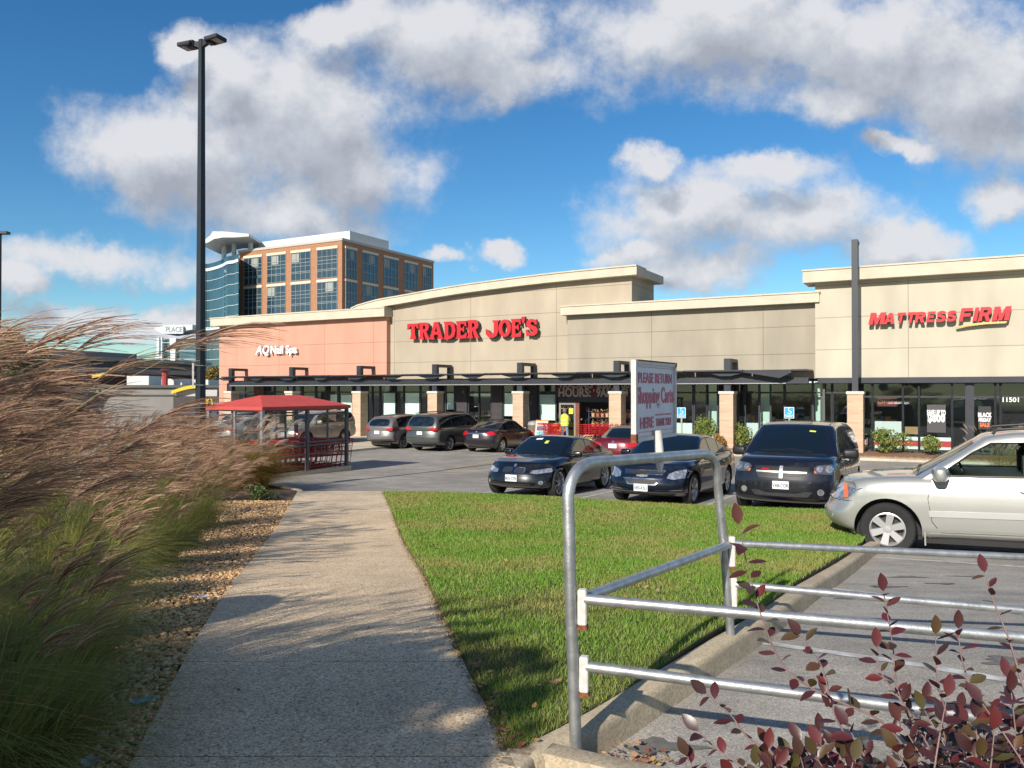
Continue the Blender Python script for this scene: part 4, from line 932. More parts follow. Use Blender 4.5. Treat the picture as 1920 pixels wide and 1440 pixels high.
# ---- black minivan
c = Car('parked_minivan', 'black minivan with cross shaped chrome grille, facing the lawn', 'minivan', (0,0,0), 0, dict(
    W=2.0, wb=3.08, xf=2.46, xr=-2.66, r=.35, rimr=.68, spokes=5, sw=.07, paint=blk2, gr=.10,
    top=[(-2.66,1.0),(-2.5,1.1),(-1.5,1.1),(0,1.08),(1.2,1.12),(1.6,1.13),(2.0,1.09),(2.3,1.02),(2.46,.94)],
    roof=[(-2.66,1.1),(-2.58,1.45),(-2.42,1.66),(-1.9,1.735),(-.8,1.76),(.2,1.745),(.7,1.69),(1.15,1.45),(1.72,1.08)], belt=1.11, tum=.20, gw=.91,
    nose=[(0,-.10),(.1,-.01),(.3,0),(.6,-.01),(.85,-.05),(1,-.12)], cf=.22))
c.patch('windshield', 'z', [(1.58,-.70),(1.63,-.35),(1.64,0),(1.63,.35),(1.58,.70),(1.1,.68),(.80,.62),(.80,-.62),(1.1,-.68)], glassC, .006)
c.patch('rear_window', 'x-', [(-.68,1.2),(.68,1.2),(.62,1.6),(-.62,1.6)], glassC, .006)
c.autoside([(-2.45,-1.35),(-1.3,-.1),(-.05,1.05)], up=.11)
c.doors([(-1.3,-.1,[(-1.3,.35),(-.12,.35),(-.12,1.08),(-1.35,1.08)]),(-.08,.98,[(-.08,.35),(.95,.33),(1.02,.6),(.98,1.08),(-.08,1.08)])], .3, .95)
k = c.patch('grille', 'x+', [(-.42,.70),(.42,.70),(.52,.92),(-.52,.92)], blackp, .006)
for pl in ([(-.03,.70),(.03,.70),(.03,.92),(-.03,.92)], [(-.46,.80),(.46,.80),(.46,.828),(-.46,.828)]): c.patch('grille_cross', 'x+', pl, silverp, .020, parent=k)
for a_, b_ in ((-1, 0), (0, 1)):
    for z in (.74,.77,.86,.885): c.patch('grille_bar', 'x+', [(a_*.44+.04*(1-b_)*0+(.04 if a_ == 0 else 0), z), (b_*.44-(.04 if b_ == 0 else 0), z), (b_*.44-(.04 if b_ == 0 else 0), z+.008), (a_*.44+(.04 if a_ == 0 else 0), z+.008)], rimd, .014, parent=k)
for sy in (1, -1):
    k = c.patch('headlight', 'x+', [(sy*.60,.80),(sy*.88,.79),(sy*.93,.92),(sy*.86,.975),(sy*.62,.945),(sy*.57,.9)][::sy], mat('dark_lens', (.10,.10,.11), .15, .3, coat=1), .007)
    for yy, zz, rr_ in ((.67,.88,.055), (.83,.885,.065)): c.disc('lamp', 'x+', sy*yy, zz, rr_, lens, .015, parent=k)
    c.patch('turn_signal', 'x+', [(sy*.585,.815),(sy*.62,.805),(sy*.62,.84),(sy*.58,.85)][::sy], orl, .014, parent=k)
    c.disc('fog_light', 'x+', sy*.70, .46, .06, lens, .010)
c.plate('x+', .57, 'VA8-COR'); c.patch('air_intake', 'x+', [(-.48,.36),(.48,.36),(.56,.46),(.40,.46),(.30,.42),(-.30,.42),(-.40,.46),(-.56,.46)], grillm, .006)
c.patch('lower_lip', 'x+', [(-.7,.262),(.7,.262),(.7,.275),(-.7,.275)], silverp, .008)
c.patch('badge_dash', 'x+', [(-.36,.845),(-.22,.845),(-.22,.862),(-.36,.862)][::-1], redl, .022)
c.mirror(1.02, 1.10, blackp, 1.25); c.wipers(1.60)
c.patch('permit_sticker', 'z', [(.95,.30),(.95,.42),(.91,.42),(.91,.30)], mat('yellow_tag', (.65,.65,.08), .6), .010); 
place(c, 1384, 16.3, EV, c.wb, -1)
# ---- silver crossover (closest)
fw = [(.72,1.115),(.60,1.20),(.30,1.42),(.08,1.545),(-.40,1.56),(-.40,1.115)]; rw = [(-.50,1.115),(-.50,1.565),(-1.30,1.56),(-1.45,1.30),(-1.42,1.115)]
c = Car('parked_suv', 'silver crossover seen from its side, nose over the kerb at the right edge', 'suv', (0,0,0), 0, dict(
    W=1.83, wb=2.715, xf=2.27, xr=-2.38, r=.362, rimr=.64, spokes=6, sw=.080, rimmat=mat('bright_alloy', (.52,.52,.52), .35, .6), paint=silv, archgap=.07, gr=.09, tw=.115,
    top=[(-2.38,1.0),(-2.2,1.1),(-1.0,1.1),(0,1.09),(.95,1.10),(1.3,1.09),(1.7,1.06),(2.0,1.01),(2.18,.95),(2.27,.88)],
    roof=[(-2.38,1.1),(-2.28,1.40),(-2.1,1.58),(-1.7,1.66),(-.8,1.695),(-.2,1.685),(.15,1.64),(.5,1.42),(1.12,1.06)], belt=1.09, tum=.19, gw=.915,
    nose=[(0,-.20),(.12,-.08),(.28,-.01),(.42,0),(.52,-.02),(.60,-.07),(.8,-.10),(1,-.20)], cf=.30, bot=[(-2.38,.40),(-1.9,.30),(-.5,.27),(.5,.27),(1.8,.24),(2.27,.30)], hollow=[fw, rw]))
see = glassmat('clear_car_glass', (.85,.92,.90), .0)
for fwp, nm in ((fw,'side_window'),(rw,'side_window')):
    for sy in (1,-1):
        a = MB(); me = MB(); vs_ = []
        for (x, z) in fwp:
            y = s_y = s_ = None
            yy = c.W*.915*(1-.19*max(0, z-1.09)/(1.695-1.09))-.012; vs_.append((x, sy*yy, z))
        a.add(vs_, [tuple(range(len(vs_)))]); a.add([(v[0], v[1]-sy*.004, v[2]) for v in vs_], [tuple(range(len(vs_)))]); a.build(nm, see, c.t)
        for i in range(len(vs_)): pass
        t_ = MB(); t_.tube([Vector(v)+Vector((0,sy*.014,0)) for v in vs_+[vs_[0]]], .013, 6); t_.build('window_trim', blackp, c.t, True)
c.patch('windshield', 'z', [(.99,-.62),(1.04,-.3),(1.05,0),(1.04,.3),(.99,.62),(.6,.60),(.28,.55),(.28,-.55),(.6,-.60)], glassC, .006)
c.patch('rear_window', 'x-', [(-.6,1.18),(.6,1.18),(.55,1.52),(-.55,1.52)], glassC, .006)
c.doors([(-.45,.80,[(-.42,.37),(.70,.36),(.80,.50),(.84,.80),(.78,1.085),(-.44,1.085)]),(-1.3,-.47,[(-.95,.37),(-.47,.37),(-.47,1.085),(-1.45,1.085),(-1.47,.9),(-1.25,.75),(-1.0,.55)])], .36, .93)
c.sides('side_moulding', [(-.43,.575),(.83,.565),(.84,.645),(-.43,.655)], flake('silver_light_paint', (.52,.52,.50), .36, .4), .016)
c.sides('sill_cover', [(-1.0,.28),(.85,.27),(.85,.34),(-1.0,.35)], flake('grey_silver_paint', (.34,.34,.32), .4, .4), .010)
c.sides('headlight', [(1.86,.775),(2.03,.755),(2.16,.76),(2.16,.90),(2.06,.935),(1.86,.945)], lens, .010)
c.both('headlight_front', 'x+', [(.50,.76),(.80,.76),(.84,.92),(.52,.90)], lens, .008)
c.sides('turn_signal', [(1.845,.775),(1.90,.768),(1.93,.945),(1.865,.948)], orl, .017)
c.patch('grille', 'x+', [(-.42,.74),(.42,.74),(.46,.88),(-.46,.88)], grillm, .008)
[c.disc('fog_light', 'x+', y, .50, .045, lens, .003) for y in (.66,-.66)]
c.sides('bumper_seam', [(1.80,.735),(2.2,.728),(2.2,.738),(1.80,.745)], blackp, .003)
ff = MB()
for sy in (1,-1): ff.box(.885,.905,sy*.80-.09,sy*.80+.09,.17,.45); 
ff.build('mud_flap', flake('grey_silver_paint', (.34,.34,.32), .4, .4), c.t)
rk = MB()
for sy in (1,-1):
    rk.tube([(.05,sy*.60,1.665),(0,sy*.60,1.725),(-.5,sy*.62,1.755),(-1.5,sy*.62,1.745),(-1.95,sy*.60,1.69),(-2.0,sy*.60,1.64)], .018, 8)
rk.build('roof_rack', blackp, c.t, True)
ins = MB(); ins.box(-.32,.05,-.62,-.18,.95,1.10); ins.box(-.42,-.28,-.60,-.20,.98,1.42); ins.box(-.38,-.30,-.50,-.30,1.42,1.56); ins.box(-.32,.05,.18,.62,.95,1.12); ins.box(-.42,-.28,.20,.60,.98,1.40); ins.box(-.38,-.30,.30,.50,1.42,1.55)
ins.build('seat', mat('seat_cloth', (.06,.06,.065), .8), c.t, bevel=.03)
dsh = MB(); dsh.box(.55,.78,-.72,.72,1.08,1.16); dsh.build('dashboard', blackp, c.t, bevel=.02)
sw1 = MB(); pts = [Vector((.42+.05*math.sin(t), .40+.18*math.cos(t), 1.16+.17*math.sin(t))) for t in [i*math.pi/10 for i in range(21)]]; sw1.tube(pts, .013, 6); sw1.build('steering_wheel', blackp, c.t, True)
c.mirror(.66, 1.11, None, 1.25); c.wipers(1.0)
place(c, 1664, 10.95, FU, c.wb, 1)
# ---- rear row, backs towards us
def suvtop(h=1.08): return [(-2.4,h-.08),(-2.2,h),(-1,h+.01),(0,h),(1.0,h),(1.5,h-.04),(1.9,h-.10),(2.15,h-.2),(2.25,h-.3)]
c = Car('parked_suv', 'warm grey crossover seen from behind, leftmost of the three parked tails', 'suv', (0,0,0), 0, dict(
    W=1.80, wb=2.69, xf=2.2, xr=-2.42, r=.345, rimr=.7, spokes=5, sw=.06, paint=greyr, top=suvtop(1.06),
    roof=[(-2.36,1.06),(-2.15,1.35),(-1.9,1.53),(-1.3,1.62),(-.5,1.655),(.0,1.63),(.4,1.48),(1.15,1.02)], belt=1.07, tum=.24, tr=.10, cr=.24,
    bot=[(-2.4,.38),(-1.9,.26),(0,.22),(2.2,.25)]))
c.patch('rear_window', 'x-', smooth_poly([(-.56,1.14),(0,1.12),(.56,1.14),(.50,1.40),(0,1.45),(-.50,1.40)], 2), glassC, .008); c.patch('windshield', 'z', [(1.0,-.6),(1.0,.6),(.3,.52),(.3,-.52)], glassC, .006)
c.autoside([(-1.75,-.95),(-.9,-.1),(-.05,.75)], up=.10); c.doors([(-.9,-.1,[(-.75,.32),(-.12,.3),(-.12,1.04),(-1.0,1.04),(-.95,.7)]),(-.08,.9,[(-.08,.3),(.85,.3),(.9,1.03),(-.08,1.03)])], .3, .92)
c.both('taillight', 'x-', [(.44,.93),(.62,.90),(.84,.93),(.86,1.05),(.70,1.06),(.55,1.0)], redl, .010); c.plate('x-', .82, ''); c.patch('bumper_cover', 'x-', [(-.8,.36),(.8,.36),(.82,.50),(-.82,.50)], blackp, .005); c.mirror(.6, 1.06)
place(c, 760, 38.2, FW, -c.wb, -1)
c = Car('parked_minivan', 'grey green minivan seen from behind, between the grey crossover and the black sedan', 'minivan', (0,0,0), 0, dict(
    W=1.98, wb=3.03, xf=2.4, xr=-2.68, r=.35, rimr=.7, spokes=5, sw=.06, paint=greens, gr=.12,
    top=[(-2.68,1.04),(-2.5,1.12),(-1.5,1.12),(0,1.08),(1.2,1.1),(1.6,1.08),(2.1,.98),(2.4,.85)],
    roof=[(-2.64,1.12),(-2.48,1.45),(-2.3,1.66),(-1.9,1.74),(-.8,1.78),(.2,1.76),(.7,1.68),(1.7,1.05)], belt=1.11, tum=.21, cr=.22, bot=[(-2.68,.36),(-1.9,.26),(0,.22),(2.4,.25)]))
c.patch('rear_window', 'x-', smooth_poly([(-.66,1.20),(0,1.18),(.66,1.20),(.58,1.56),(0,1.60),(-.58,1.56)], 2), glassC, .008); c.patch('windshield', 'z', [(1.5,-.68),(1.5,.68),(.8,.6),(.8,-.6)], glassC, .006)
c.autoside([(-2.25,-1.30),(-1.25,-.1),(-.05,1.0)], up=.11); c.doors([(-1.25,-.1,[(-1.1,.34),(-.12,.34),(-.12,1.08),(-1.3,1.08)]),(-.08,.98,[(-.08,.35),(.95,.33),(.98,1.06),(-.08,1.06)])], .3, .95)
c.both('taillight', 'x-', [(.42,1.04),(.60,.97),(.90,.99),(.95,1.08),(.88,1.17),(.62,1.12)], redl, .012); c.plate('x-', .86, ''); c.patch('bumper_step', 'x-', [(-.75,.64),(.75,.64),(.78,.66),(-.78,.66)], blackp, .005); c.mirror(.98, 1.10, None, 1.2)
rk = MB(); [rk.tube([(.2,sy*.62,1.77),(-.3,sy*.64,1.80),(-1.7,sy*.64,1.79),(-2.1,sy*.62,1.74)], .018, 6) for sy in (1,-1)]; rk.build('roof_rack', blackp, c.t, True)
place(c, 846, 36.8, FW, -c.wb, -1)
def sedan(name, label, paint, roofmat=None, soft=False):
    c = Car(name, label, 'car', (0,0,0), 0, dict(W=1.80, wb=2.68, xf=2.28, xr=-2.30, r=.33, rimr=.68, spokes=6, sw=.05, paint=paint, roofmat=roofmat or paint,
        top=[(-2.30,.98),(-2.15,1.06),(-1.7,1.07),(-1.2,1.03),(0,.96),(1.0,.98),(1.5,.94),(1.95,.86),(2.2,.76),(2.28,.68)],
        roof=([(-1.75,1.05),(-1.4,1.20),(-1.0,1.36),(-.5,1.44),(0,1.45),(.35,1.38),(1.1,.95)] if not soft else [(-1.6,1.05),(-1.35,1.22),(-1.0,1.38),(-.4,1.44),(.1,1.42),(.4,1.32),(1.0,.95)]), belt=.98, tum=.24, cr=.22,
        bot=[(-2.3,.34),(-1.9,.24),(0,.2),(2.28,.24)]))
    c.patch('windshield', 'z', [(.98,-.6),(.98,.6),(.4,.5),(.4,-.5)], glassC, .006); c.patch('rear_window', 'z', [(-1.6,-.56),(-1.6,.56),(-1.05,.48),(-1.05,-.48)], glassC, .010)
    c.autoside([(-1.15,-.72),(-.68,.0),(.05,.72)], up=.085); c.doors([(-.85,-.0,[(-.78,.30),(-.02,.28),(-.02,.94),(-.95,.96),(-.9,.6)]),(.02,.95,[(.02,.28),(.88,.28),(.92,.94),(.02,.94)])], .3, .84)
    c.mirror(.62, .97); return c
c = sedan('parked_car', 'black sedan seen from behind with chrome strip between its tail lamps', plum)
c.both('taillight', 'x-', [(.46,.83),(.62,.79),(.84,.82),(.85,.97),(.66,.98),(.50,.94)], redl, .012); c.patch('chrome_strip', 'x-', [(-.44,.86),(.44,.86),(.44,.895),(-.44,.895)], chrome, .012); c.plate('x-', .76, '')
c.disc('badge', 'x-', 0, .95, .03, mat('gold_badge'), .015); place(c, 944, 35.9, FW, -c.wb, -1)
c = sedan('parked_convertible', 'maroon convertible with tan fabric roof seen from behind, near the supermarket door', mar, mat('tan_soft_top', (.16,.12,.085), .9, var=.15), True)
c.both('taillight', 'x-', [(.40,.80),(.60,.77),(.86,.80),(.86,.90),(.62,.92),(.44,.88)], redl, .012); c.plate('x-', .80, ''); c.patch('chrome_strip', 'x-', [(-.82,.47),(.82,.47),(.82,.50),(-.82,.50)], chrome, .012); c.disc('badge', 'x-', 0, .93, .045, chrome, .015)
c.patch('bumper_cover', 'x-', [(-.8,.30),(.8,.30),(.82,.44),(-.82,.44)], blackp, .005); place(c, 1212, 27.6, FW, -c.wb, -1)
# ---- silver four wheel drive behind the cart shelter
c = Car('parked_suv', 'champagne four wheel drive seen through the glass of the cart shelter', 'suv', (0,0,0), 0, dict(
    W=1.92, wb=2.79, xf=2.28, xr=-2.50, r=.385, rimr=.62, spokes=6, sw=.07, paint=beiges, archgap=.08, gr=.09, cf=.16,
    top=[(-2.5,1.1),(-2.3,1.2),(0,1.18),(1.0,1.19),(1.5,1.18),(1.9,1.14),(2.2,1.08),(2.28,1.0)],
    roof=[(-2.46,1.2),(-2.36,1.5),(-2.2,1.70),(-1.6,1.79),(-.6,1.80),(0,1.77),(.3,1.68),(.95,1.16)], belt=1.18, tum=.19, bot=[(-2.5,.45),(-1.9,.38),(0,.36),(1.9,.34),(2.28,.42)]))
c.patch('windshield', 'z', [(.86,-.62),(.86,.62),(.4,.56),(.4,-.56)], glassC, .006); c.patch('rear_window', 'x-', [(-.6,1.25),(.6,1.25),(.55,1.6),(-.55,1.6)], glassC, .006)
c.autoside([(-2.15,-1.32),(-1.25,-.38),(-.32,.62)], up=.10); c.doors([(-1.2,-.38,[(-.95,.42),(-.38,.42),(-.38,1.15),(-1.3,1.15),(-1.25,.8)]),(-.34,.8,[(-.34,.42),(.75,.42),(.82,1.15),(-.34,1.15)])], .3, 1.02)
for sy in (1,-1): c.patch('headlight', 'x+', [(sy*.52,.88),(sy*.86,.86),(sy*.90,1.0),(sy*.58,1.03)][::sy], lens, .010)
k = c.patch('grille', 'x+', [(-.48,.78),(.48,.78),(.50,1.02),(-.50,1.02)], chrome, .008); c.patch('grille_mesh', 'x+', [(-.42,.82),(.42,.82),(.44,.98),(-.44,.98)], grillm, .016, parent=k); c.patch('bumper_cover', 'x+', [(-.55,.50),(.55,.50),(.6,.68),(-.6,.68)], silverp, .01)
c.mirror(.55, 1.2, None, 1.2); place(c, 576, 38.8, EV, c.wb, 1)
c = sedan('parked_car', 'pale grey sedan parked beyond the left end of the cart shelter', flake('pale_grey_paint', (.32,.33,.34), .35, .4))
c.both('taillight', 'x-', [(.46,.83),(.84,.82),(.85,.97),(.50,.94)], redl, .012); c.plate('x-', .76, ''); place(c, 458, 39.5, FW, -c.wb, -1)
c = sedan('parked_car', 'white sedan glimpsed between the lamp pole and the cart shelter', flake('white_paint', (.62,.63,.64), .35, .1))
c.both('headlight', 'x+', [(.50,.60),(.84,.64),(.84,.74),(.54,.70)], lens, .01); place(c, 400, 49, FU, c.wb, 1)
# ================================================================== STREET FURNITURE
steel = mat('galvanised_steel', (.42,.43,.43), .42, .75, var=.22, vs=14, bump=.15, bs=50); whitep = mat('chipped_white_paint', (.62,.60,.58), .55, col2=(.5,.46,.42), vs=30)
rust = mat('rust', (.20,.07,.025), .9, var=.4, vs=40)
def arc_pts(p, q, r, n=8):   # fillet helper between leg top (vertical) and bar
    return None
cor = thing('steel_hoop', 'galvanised steel tube hoop barrier with side rails at the kerb of the cart return bay', 'barrier', (.30,3.72,zl(3.72)))
def lo(v): return Vector(v)-Vector((.30,3.72,zl(3.72)))
A0 = P(1080,1420,3.580); A1 = P(1066,1000,3.600); A2 = P(1065,930,3.610); B2 = P(1345,905,5.110); B1 = P(1354,1000,5.130); B0 = P(1372,1214,5.160)
A0.z = zl(3.580)+.0; B0.z = zl(5.160)+.0
tA = P(1122,866,3.85); tB = P(1310,851,4.9)
cor_pts = [A0, P(1076,1290,3.590), P(1070,1130,3.595), A1]
def bez(a, b, c, n=8): return [a*(1-t)**2+b*2*t*(1-t)+c*t*t for t in [i/n for i in range(n+1)]]
cA = P(1072,864,3.620); cB = P(1347,845,5.100)
m_ = MB(); m_.tube([lo(p) for p in [A0, P(1076,1290,3.590), P(1070,1130,3.595)]+bez(A2, cA, tA)+bez(tB, cB, B2)+[B1, P(1363,1110,5.145), B0]], .0275, 14); m_.build('hoop', steel, cor, True, 60)
a_ = P(1088,1122,3.595); b_ = P(1367,1020,5.140)
m_ = MB(); m_.tube([lo(a_), lo(b_)], .024, 12); m_.build('crossbar', steel, cor, True, 60)
def bracket(p, d, hgt=.155):
    m_ = MB(); d = Vector(d).normalized(); s_ = Vector((-d.y, d.x, 0)); M = Matrix.Translation(lo(p)) @ Matrix(((d.x,s_.x,0,0),(d.y,s_.y,0,0),(0,0,1,0),(0,0,0,1)))
    m_.box(-.010,.030,-.022,.022,-hgt+.04,.045, M); b = m_.build('bracket', whitep, cor, bevel=.004)
    m_ = MB(); m_.box(-.012,.032,-.024,.024,-hgt+.02,-hgt+.038, M); m_.build('rust_patch', rust, b)
for (pa, Ya, pb, Yb, r) in (((1088,1122),3.595,(1920,1195),3.117,.0245),((1091,1247),3.590,(1545,1305),3.33,.0245),((1368,1018),5.140,(1920,1044),4.95,.0225),((1372,1095),5.150,(1920,1144),4.72,.0245)):
    a = P(*pa, Ya); b = P(*pb, Yb); d = (b-a); d.z *= .5; u = (b-a).normalized(); d.z = 0
    m_ = MB(); m_.tube([lo(a+u*.02), lo(a+u*3.4)], r, 12); m_.build('side_rail', steel, cor, True, 60); bracket(a, d, .155 if Ya < 5 else .19)
# cart return sign on the hoop
mid = P(1237,862,4.46); sg = thing('cart_sign', 'white metal sign asking to return carts, mounted on the steel hoop', 'sign', mid)
c0 = P(1228,818,4.50)
m_ = MB(); m_.tube([(0,0,-.07), (0,0,-.02), (-.004,0,.05), (-.012,0,.165)], [.012,.024,.026,.022], 12); m_.build('post', whitep, sg, True)
TL = P(1190,673,4.22); TR = P(1264,690,4.80); BL = P(1195,820,4.22); BR = P(1262,818,4.80)
dr_ = (TR-TL); wS = Vector((dr_.x, dr_.y, 0)).length; dx_ = Vector((dr_.x, dr_.y, 0)).normalized(); zT = (TL.z+TR.z)/2; zB = (BL.z+BR.z)/2; cS = (TL+TR)/2; cS.z = (zT+zB)/2
nS = Vector((dx_.y, -dx_.x, 0)); MS = Matrix.Translation(cS-mid) @ Matrix(((dx_.x,0,nS.x,0),(dx_.y,0,nS.y,0),(0,1,0,0),(0,0,0,1)))   # local: x right, y up, z towards reader
hS = (zT-zB)/2; wh = wS/2
signw = mat('sign_white', (.60,.60,.66), .45, var=.06, vs=6); signr = mat('sign_faded_red', (.50,.10,.17), .5, var=.25, vs=20)
m_ = MB(); m_.box(-wh,wh,-hS,hS,-.006,.0,MS); bd = m_.build('board', signw, sg)
m_ = MB(); 
for q in ((-wh-.012,-wh+.012,-hS-.012,hS+.012),(wh-.012,wh+.012,-hS-.012,hS+.012)): m_.box(q[0],q[1],q[2],q[3],-.016,.012,MS)
m_.box(-wh+.012,wh-.012,hS-.010,hS+.012,-.016,.012,MS); m_.box(-wh+.012,wh-.012,-hS-.012,-hS+.010,-.016,.012,MS); m_.build('frame', whitep, sg)
for q in ((-wh-.014,-wh+.014,-hS-.016,-hS+.03),(wh-.014,wh+.014,hS-.012,hS+.016),(-wh+.02,wh-.03,hS+.006,hS+.014)):
    m_ = MB(); m_.box(q[0],q[1],q[2],q[3],-.017,.014,MS); m_.build('rust_patch', rust, sg)
T = lambda x, y: MS @ Matrix.Translation((x*wh, y*hS, .002))
def stxt(s, x0, x1, y0, y1, off=.0):
    o = text(s, 1.0, bd, 'lettering', signr, Matrix.Identity(4), .002, off, 0, 1, 'LEFT', 1.0); me = o.data
    a0, a1 = min(v.co.x for v in me.vertices), max(v.co.x for v in me.vertices); b0, b1 = min(v.co.y for v in me.vertices), max(v.co.y for v in me.vertices)
    for v in me.vertices: v.co = MS @ Vector(((x0+(v.co.x-a0)/(a1-a0)*(x1-x0))*wh, (y0+(v.co.y-b0)/(b1-b0)*(y1-y0))*hS, .0025+v.co.z*.5))
stxt('PLEASE RETURN', -.84, .84, .46, .74, .012); stxt('Shopping Carts', -.92, .94, -.22, .36, .02); stxt('HERE', -.76, -.12, -.74, -.44, .03); stxt('THANK YOU!', .0, .80, -.72, -.50, .005)
m_ = MB(); m_.box(-.02*wh,.8*wh,-.42*hS,-.385*hS,.001,.004,MS); m_.box(-.95*wh,.95*wh,-.835*hS,-.825*hS,.001,.003,MS); m_.box(-.95*wh,.95*wh,.88*hS,.89*hS,.001,.003,MS); m_.build('sign_rule', signr, bd)
# lamp pole
lp = thing('street_lamp', 'tall black square lamp pole with twin floodlight heads left of the salmon shop', 'street lamp', (-7.3,18.5,zl(18.5)+.1))
lm = mat('pole_black', (.012,.016,.022), .5, var=.2, vs=2); lens_l = mat('flood_lens', (.35,.33,.33), .4)
HL = 2.8+(733-72)/FPX*18.5-zl(18.5)-.1; tilt = .13
m_ = MB(); m_.box(-.3,.3,-.3,.3,-.4,.03); m_.build('footing', conc, lp, bevel=.02)
m_ = MB(); rot = Matrix.Rotation(R(-28), 4, 'Z')
m_.add([rot @ Vector(p) for p in ((-.088,-.088,.03),(.088,-.088,.03),(.088,.088,.03),(-.088,.088,.03))]+[rot @ Vector((p[0], p[1], HL)) for p in ((-.052,-.052),(.052,-.052),(.052,.052),(-.052,.052))], [(3,2,1,0),(4,5,6,7),(0,1,5,4),(1,2,6,5),(2,3,7,6),(3,0,4,7)])
m_.build('pole', lm, lp)
for sx in (-1, 1):
    Mh = Matrix.Translation((0,0,HL-.09)) @ Matrix.Rotation(R(-24), 4, 'Z') @ Matrix.Rotation(R(0 if sx > 0 else 180), 4, 'Z') @ Matrix.Rotation(R(-2), 4, 'Y')
    m_ = MB(); m_.add([Mh @ Vector(p) for p in ((.05,-.04,-.10),(.05,.04,-.10),(.05,.04,.05),(.05,-.04,.05),(.25,-.05,-.03),(.25,.05,-.03),(.25,.05,.05),(.25,-.05,.05))], [(0,1,2,3),(7,6,5,4),(0,4,5,1),(1,5,6,2),(2,6,7,3),(3,7,4,0)]); hd = m_.build('lamp_arm', lm, lp)
    m_ = MB(); m_.box(.22,.62,-.17,.17,-.04,.05,Mh); m_.box(.20,.34,-.10,.10,-.07,.09,Mh); hd = m_.build('lamp_head', lm, lp, bevel=.012)
    m_ = MB(); m_.box(.42,.58,-.12,.12,-.052,-.038,Mh); m_.build('lens', lens_l, hd)
m_ = MB(); m_.box(.23,.29,-.22,-.16,HL-.10,HL+.01); m_.build('sensor', whitep, lp)
ps = thing('pole_sign', 'small white plate strapped edge on to the tall black lamp pole', 'sign', (-7.3,18.5,zl(18.5)+.1))
m_ = MB(); z0 = 2.8+(733-727)/FPX*18.5-ps.location.z; z1 = 2.8+(733-681)/FPX*18.5-ps.location.z
Mr = Matrix.Translation((-.17,-.02,0)) @ Matrix.Rotation(R(-68), 4, 'Z'); m_.box(-.10,.10,-.02,.02,z0,z1,Mr); m_.build('plate', whitep, ps)
m_ = MB()
for z in (z0+.06, z1-.06): m_.tube([(-.12,-.1,z),(.1,-.12,z),(.13,.1,z),(-.1,.12,z),(-.12,-.1,z)], .008, 5)
m_.build('strap', steel, ps)
# a second lamp, far left, only its head in view
l2 = thing('street_lamp', 'distant lamp head just poking in at the left edge of the sky', 'street lamp', (-29.9,46,0)); m_ = MB(); m_.tube([(0,0,0),(0,0,12)], .1, 8); m_.build('pole', lm, l2)
m_ = MB(); m_.box(-.5,.5,-.2,.2,11.95,12.1); m_.build('lamp_head', lm, l2)
# ------------------------------------------------------------------ cart shelter (local x = along EU, y = along EW)
SL = Vector((-7.43,23.5,0)); zs = zl(24.5)
sh = thing('cart_shelter', 'red fabric roofed cart shelter with dark metal posts and clear side panels', 'cart shelter', (SL.x, SL.y, zs), SROT)
WS, LS, HS = 2.3, 3.75, 2.10
pm = mat('shelter_metal', (.10,.105,.12), .45, .4); pm2 = mat('shelter_metal_light', (.30,.30,.32), .4, .5); redf = mat('red_canvas', (.56,.075,.06), .75, var=.10, vs=2.5, trans=.12)
m_ = MB(); zE = HS+.06; e = .10; rz = HS+.40
vs = [(-WS-e,-e,zE),(e,-e,zE),(e,LS+e,zE),(-WS-e,LS+e,zE),(-WS/2,1.0,rz),(-WS/2,LS-1.0,rz)]
vs2 = [(v[0], v[1], v[2]-.03) for v in vs]
m_.add(vs, [(0,1,4),(1,2,5,4),(2,3,5),(3,0,4,5)]); m_.add(vs2, [(4,1,0),(4,5,2,1),(5,3,2),(5,4,0,3)])
for a_, b_ in ((0,1),(1,2),(2,3),(3,0)): m_.add([vs[a_], vs[b_], (vs[b_][0], vs[b_][1], zE-.10), (vs[a_][0], vs[a_][1], zE-.10)], [(3,2,1,0)])
m_.build('roof', redf, sh)
for x, y, mm in ((0,0,pm2),(0,LS/2,pm),(0,LS,pm),(-WS,0,pm2),(-WS,LS/2,pm),(-WS,LS,pm)):
    m_ = MB(); m_.box(x-.05,x+.05,y-.05,y+.05,-.05,HS); m_.build('post', mm, sh)
for x, a_, b_ in ((-WS/2,0,1),):
    m_ = MB(); m_.box(x-.035,x+.035,-.035,.035,.0,HS-.08); m_.build('post', pm2, sh)
pg = glassmat('shelter_panel', (.97,.97,.94), .10)
def sidepan(x, name='side_panel'):
    for k in range(2):
        y0 = .05+k*LS/2; y1 = (k+1)*LS/2-.05
        m_ = MB()
        for z in (.62,.90,1.0,1.88): m_.box(x-.025,x+.025,y0,y1,z-.025,z+.025)
        m_.box(x-.025,x+.025,(y0+y1)/2-.025,(y0+y1)/2+.025,1.025,HS-.08)
        for i in range(1,6): y = y0+(y1-y0)*i/6; m_.box(x-.018,x+.018,y-.018,y+.018,.645,.875)
        f = m_.build('panel_frame', pm, sh); m_ = MB(); m_.box(x-.004,x+.004,y0,y1,1.04,1.85); m_.build('panel', pg, f)
sidepan(0); sidepan(-WS)
m_ = MB(); m_.box(-WS+.05,-.05,-.02,.02,1.86,1.92); m_.box(-WS+.05,-.05,-.02,.02,.55,.60); f = m_.build('panel_frame', pm, sh); m_ = MB(); m_.box(-WS+.05,-.05,-.004,.004,.62,1.85); m_.build('panel', pg, f)
m_ = MB()
for y in (0, LS): m_.box(-WS,0,y-.04,y+.04,HS-.08,HS+.0)
for x in (0,-WS): m_.box(x-.04,x+.04,.05,LS-.05,HS-.08,HS+.0)
m_.build('roof_beam', pm, sh)
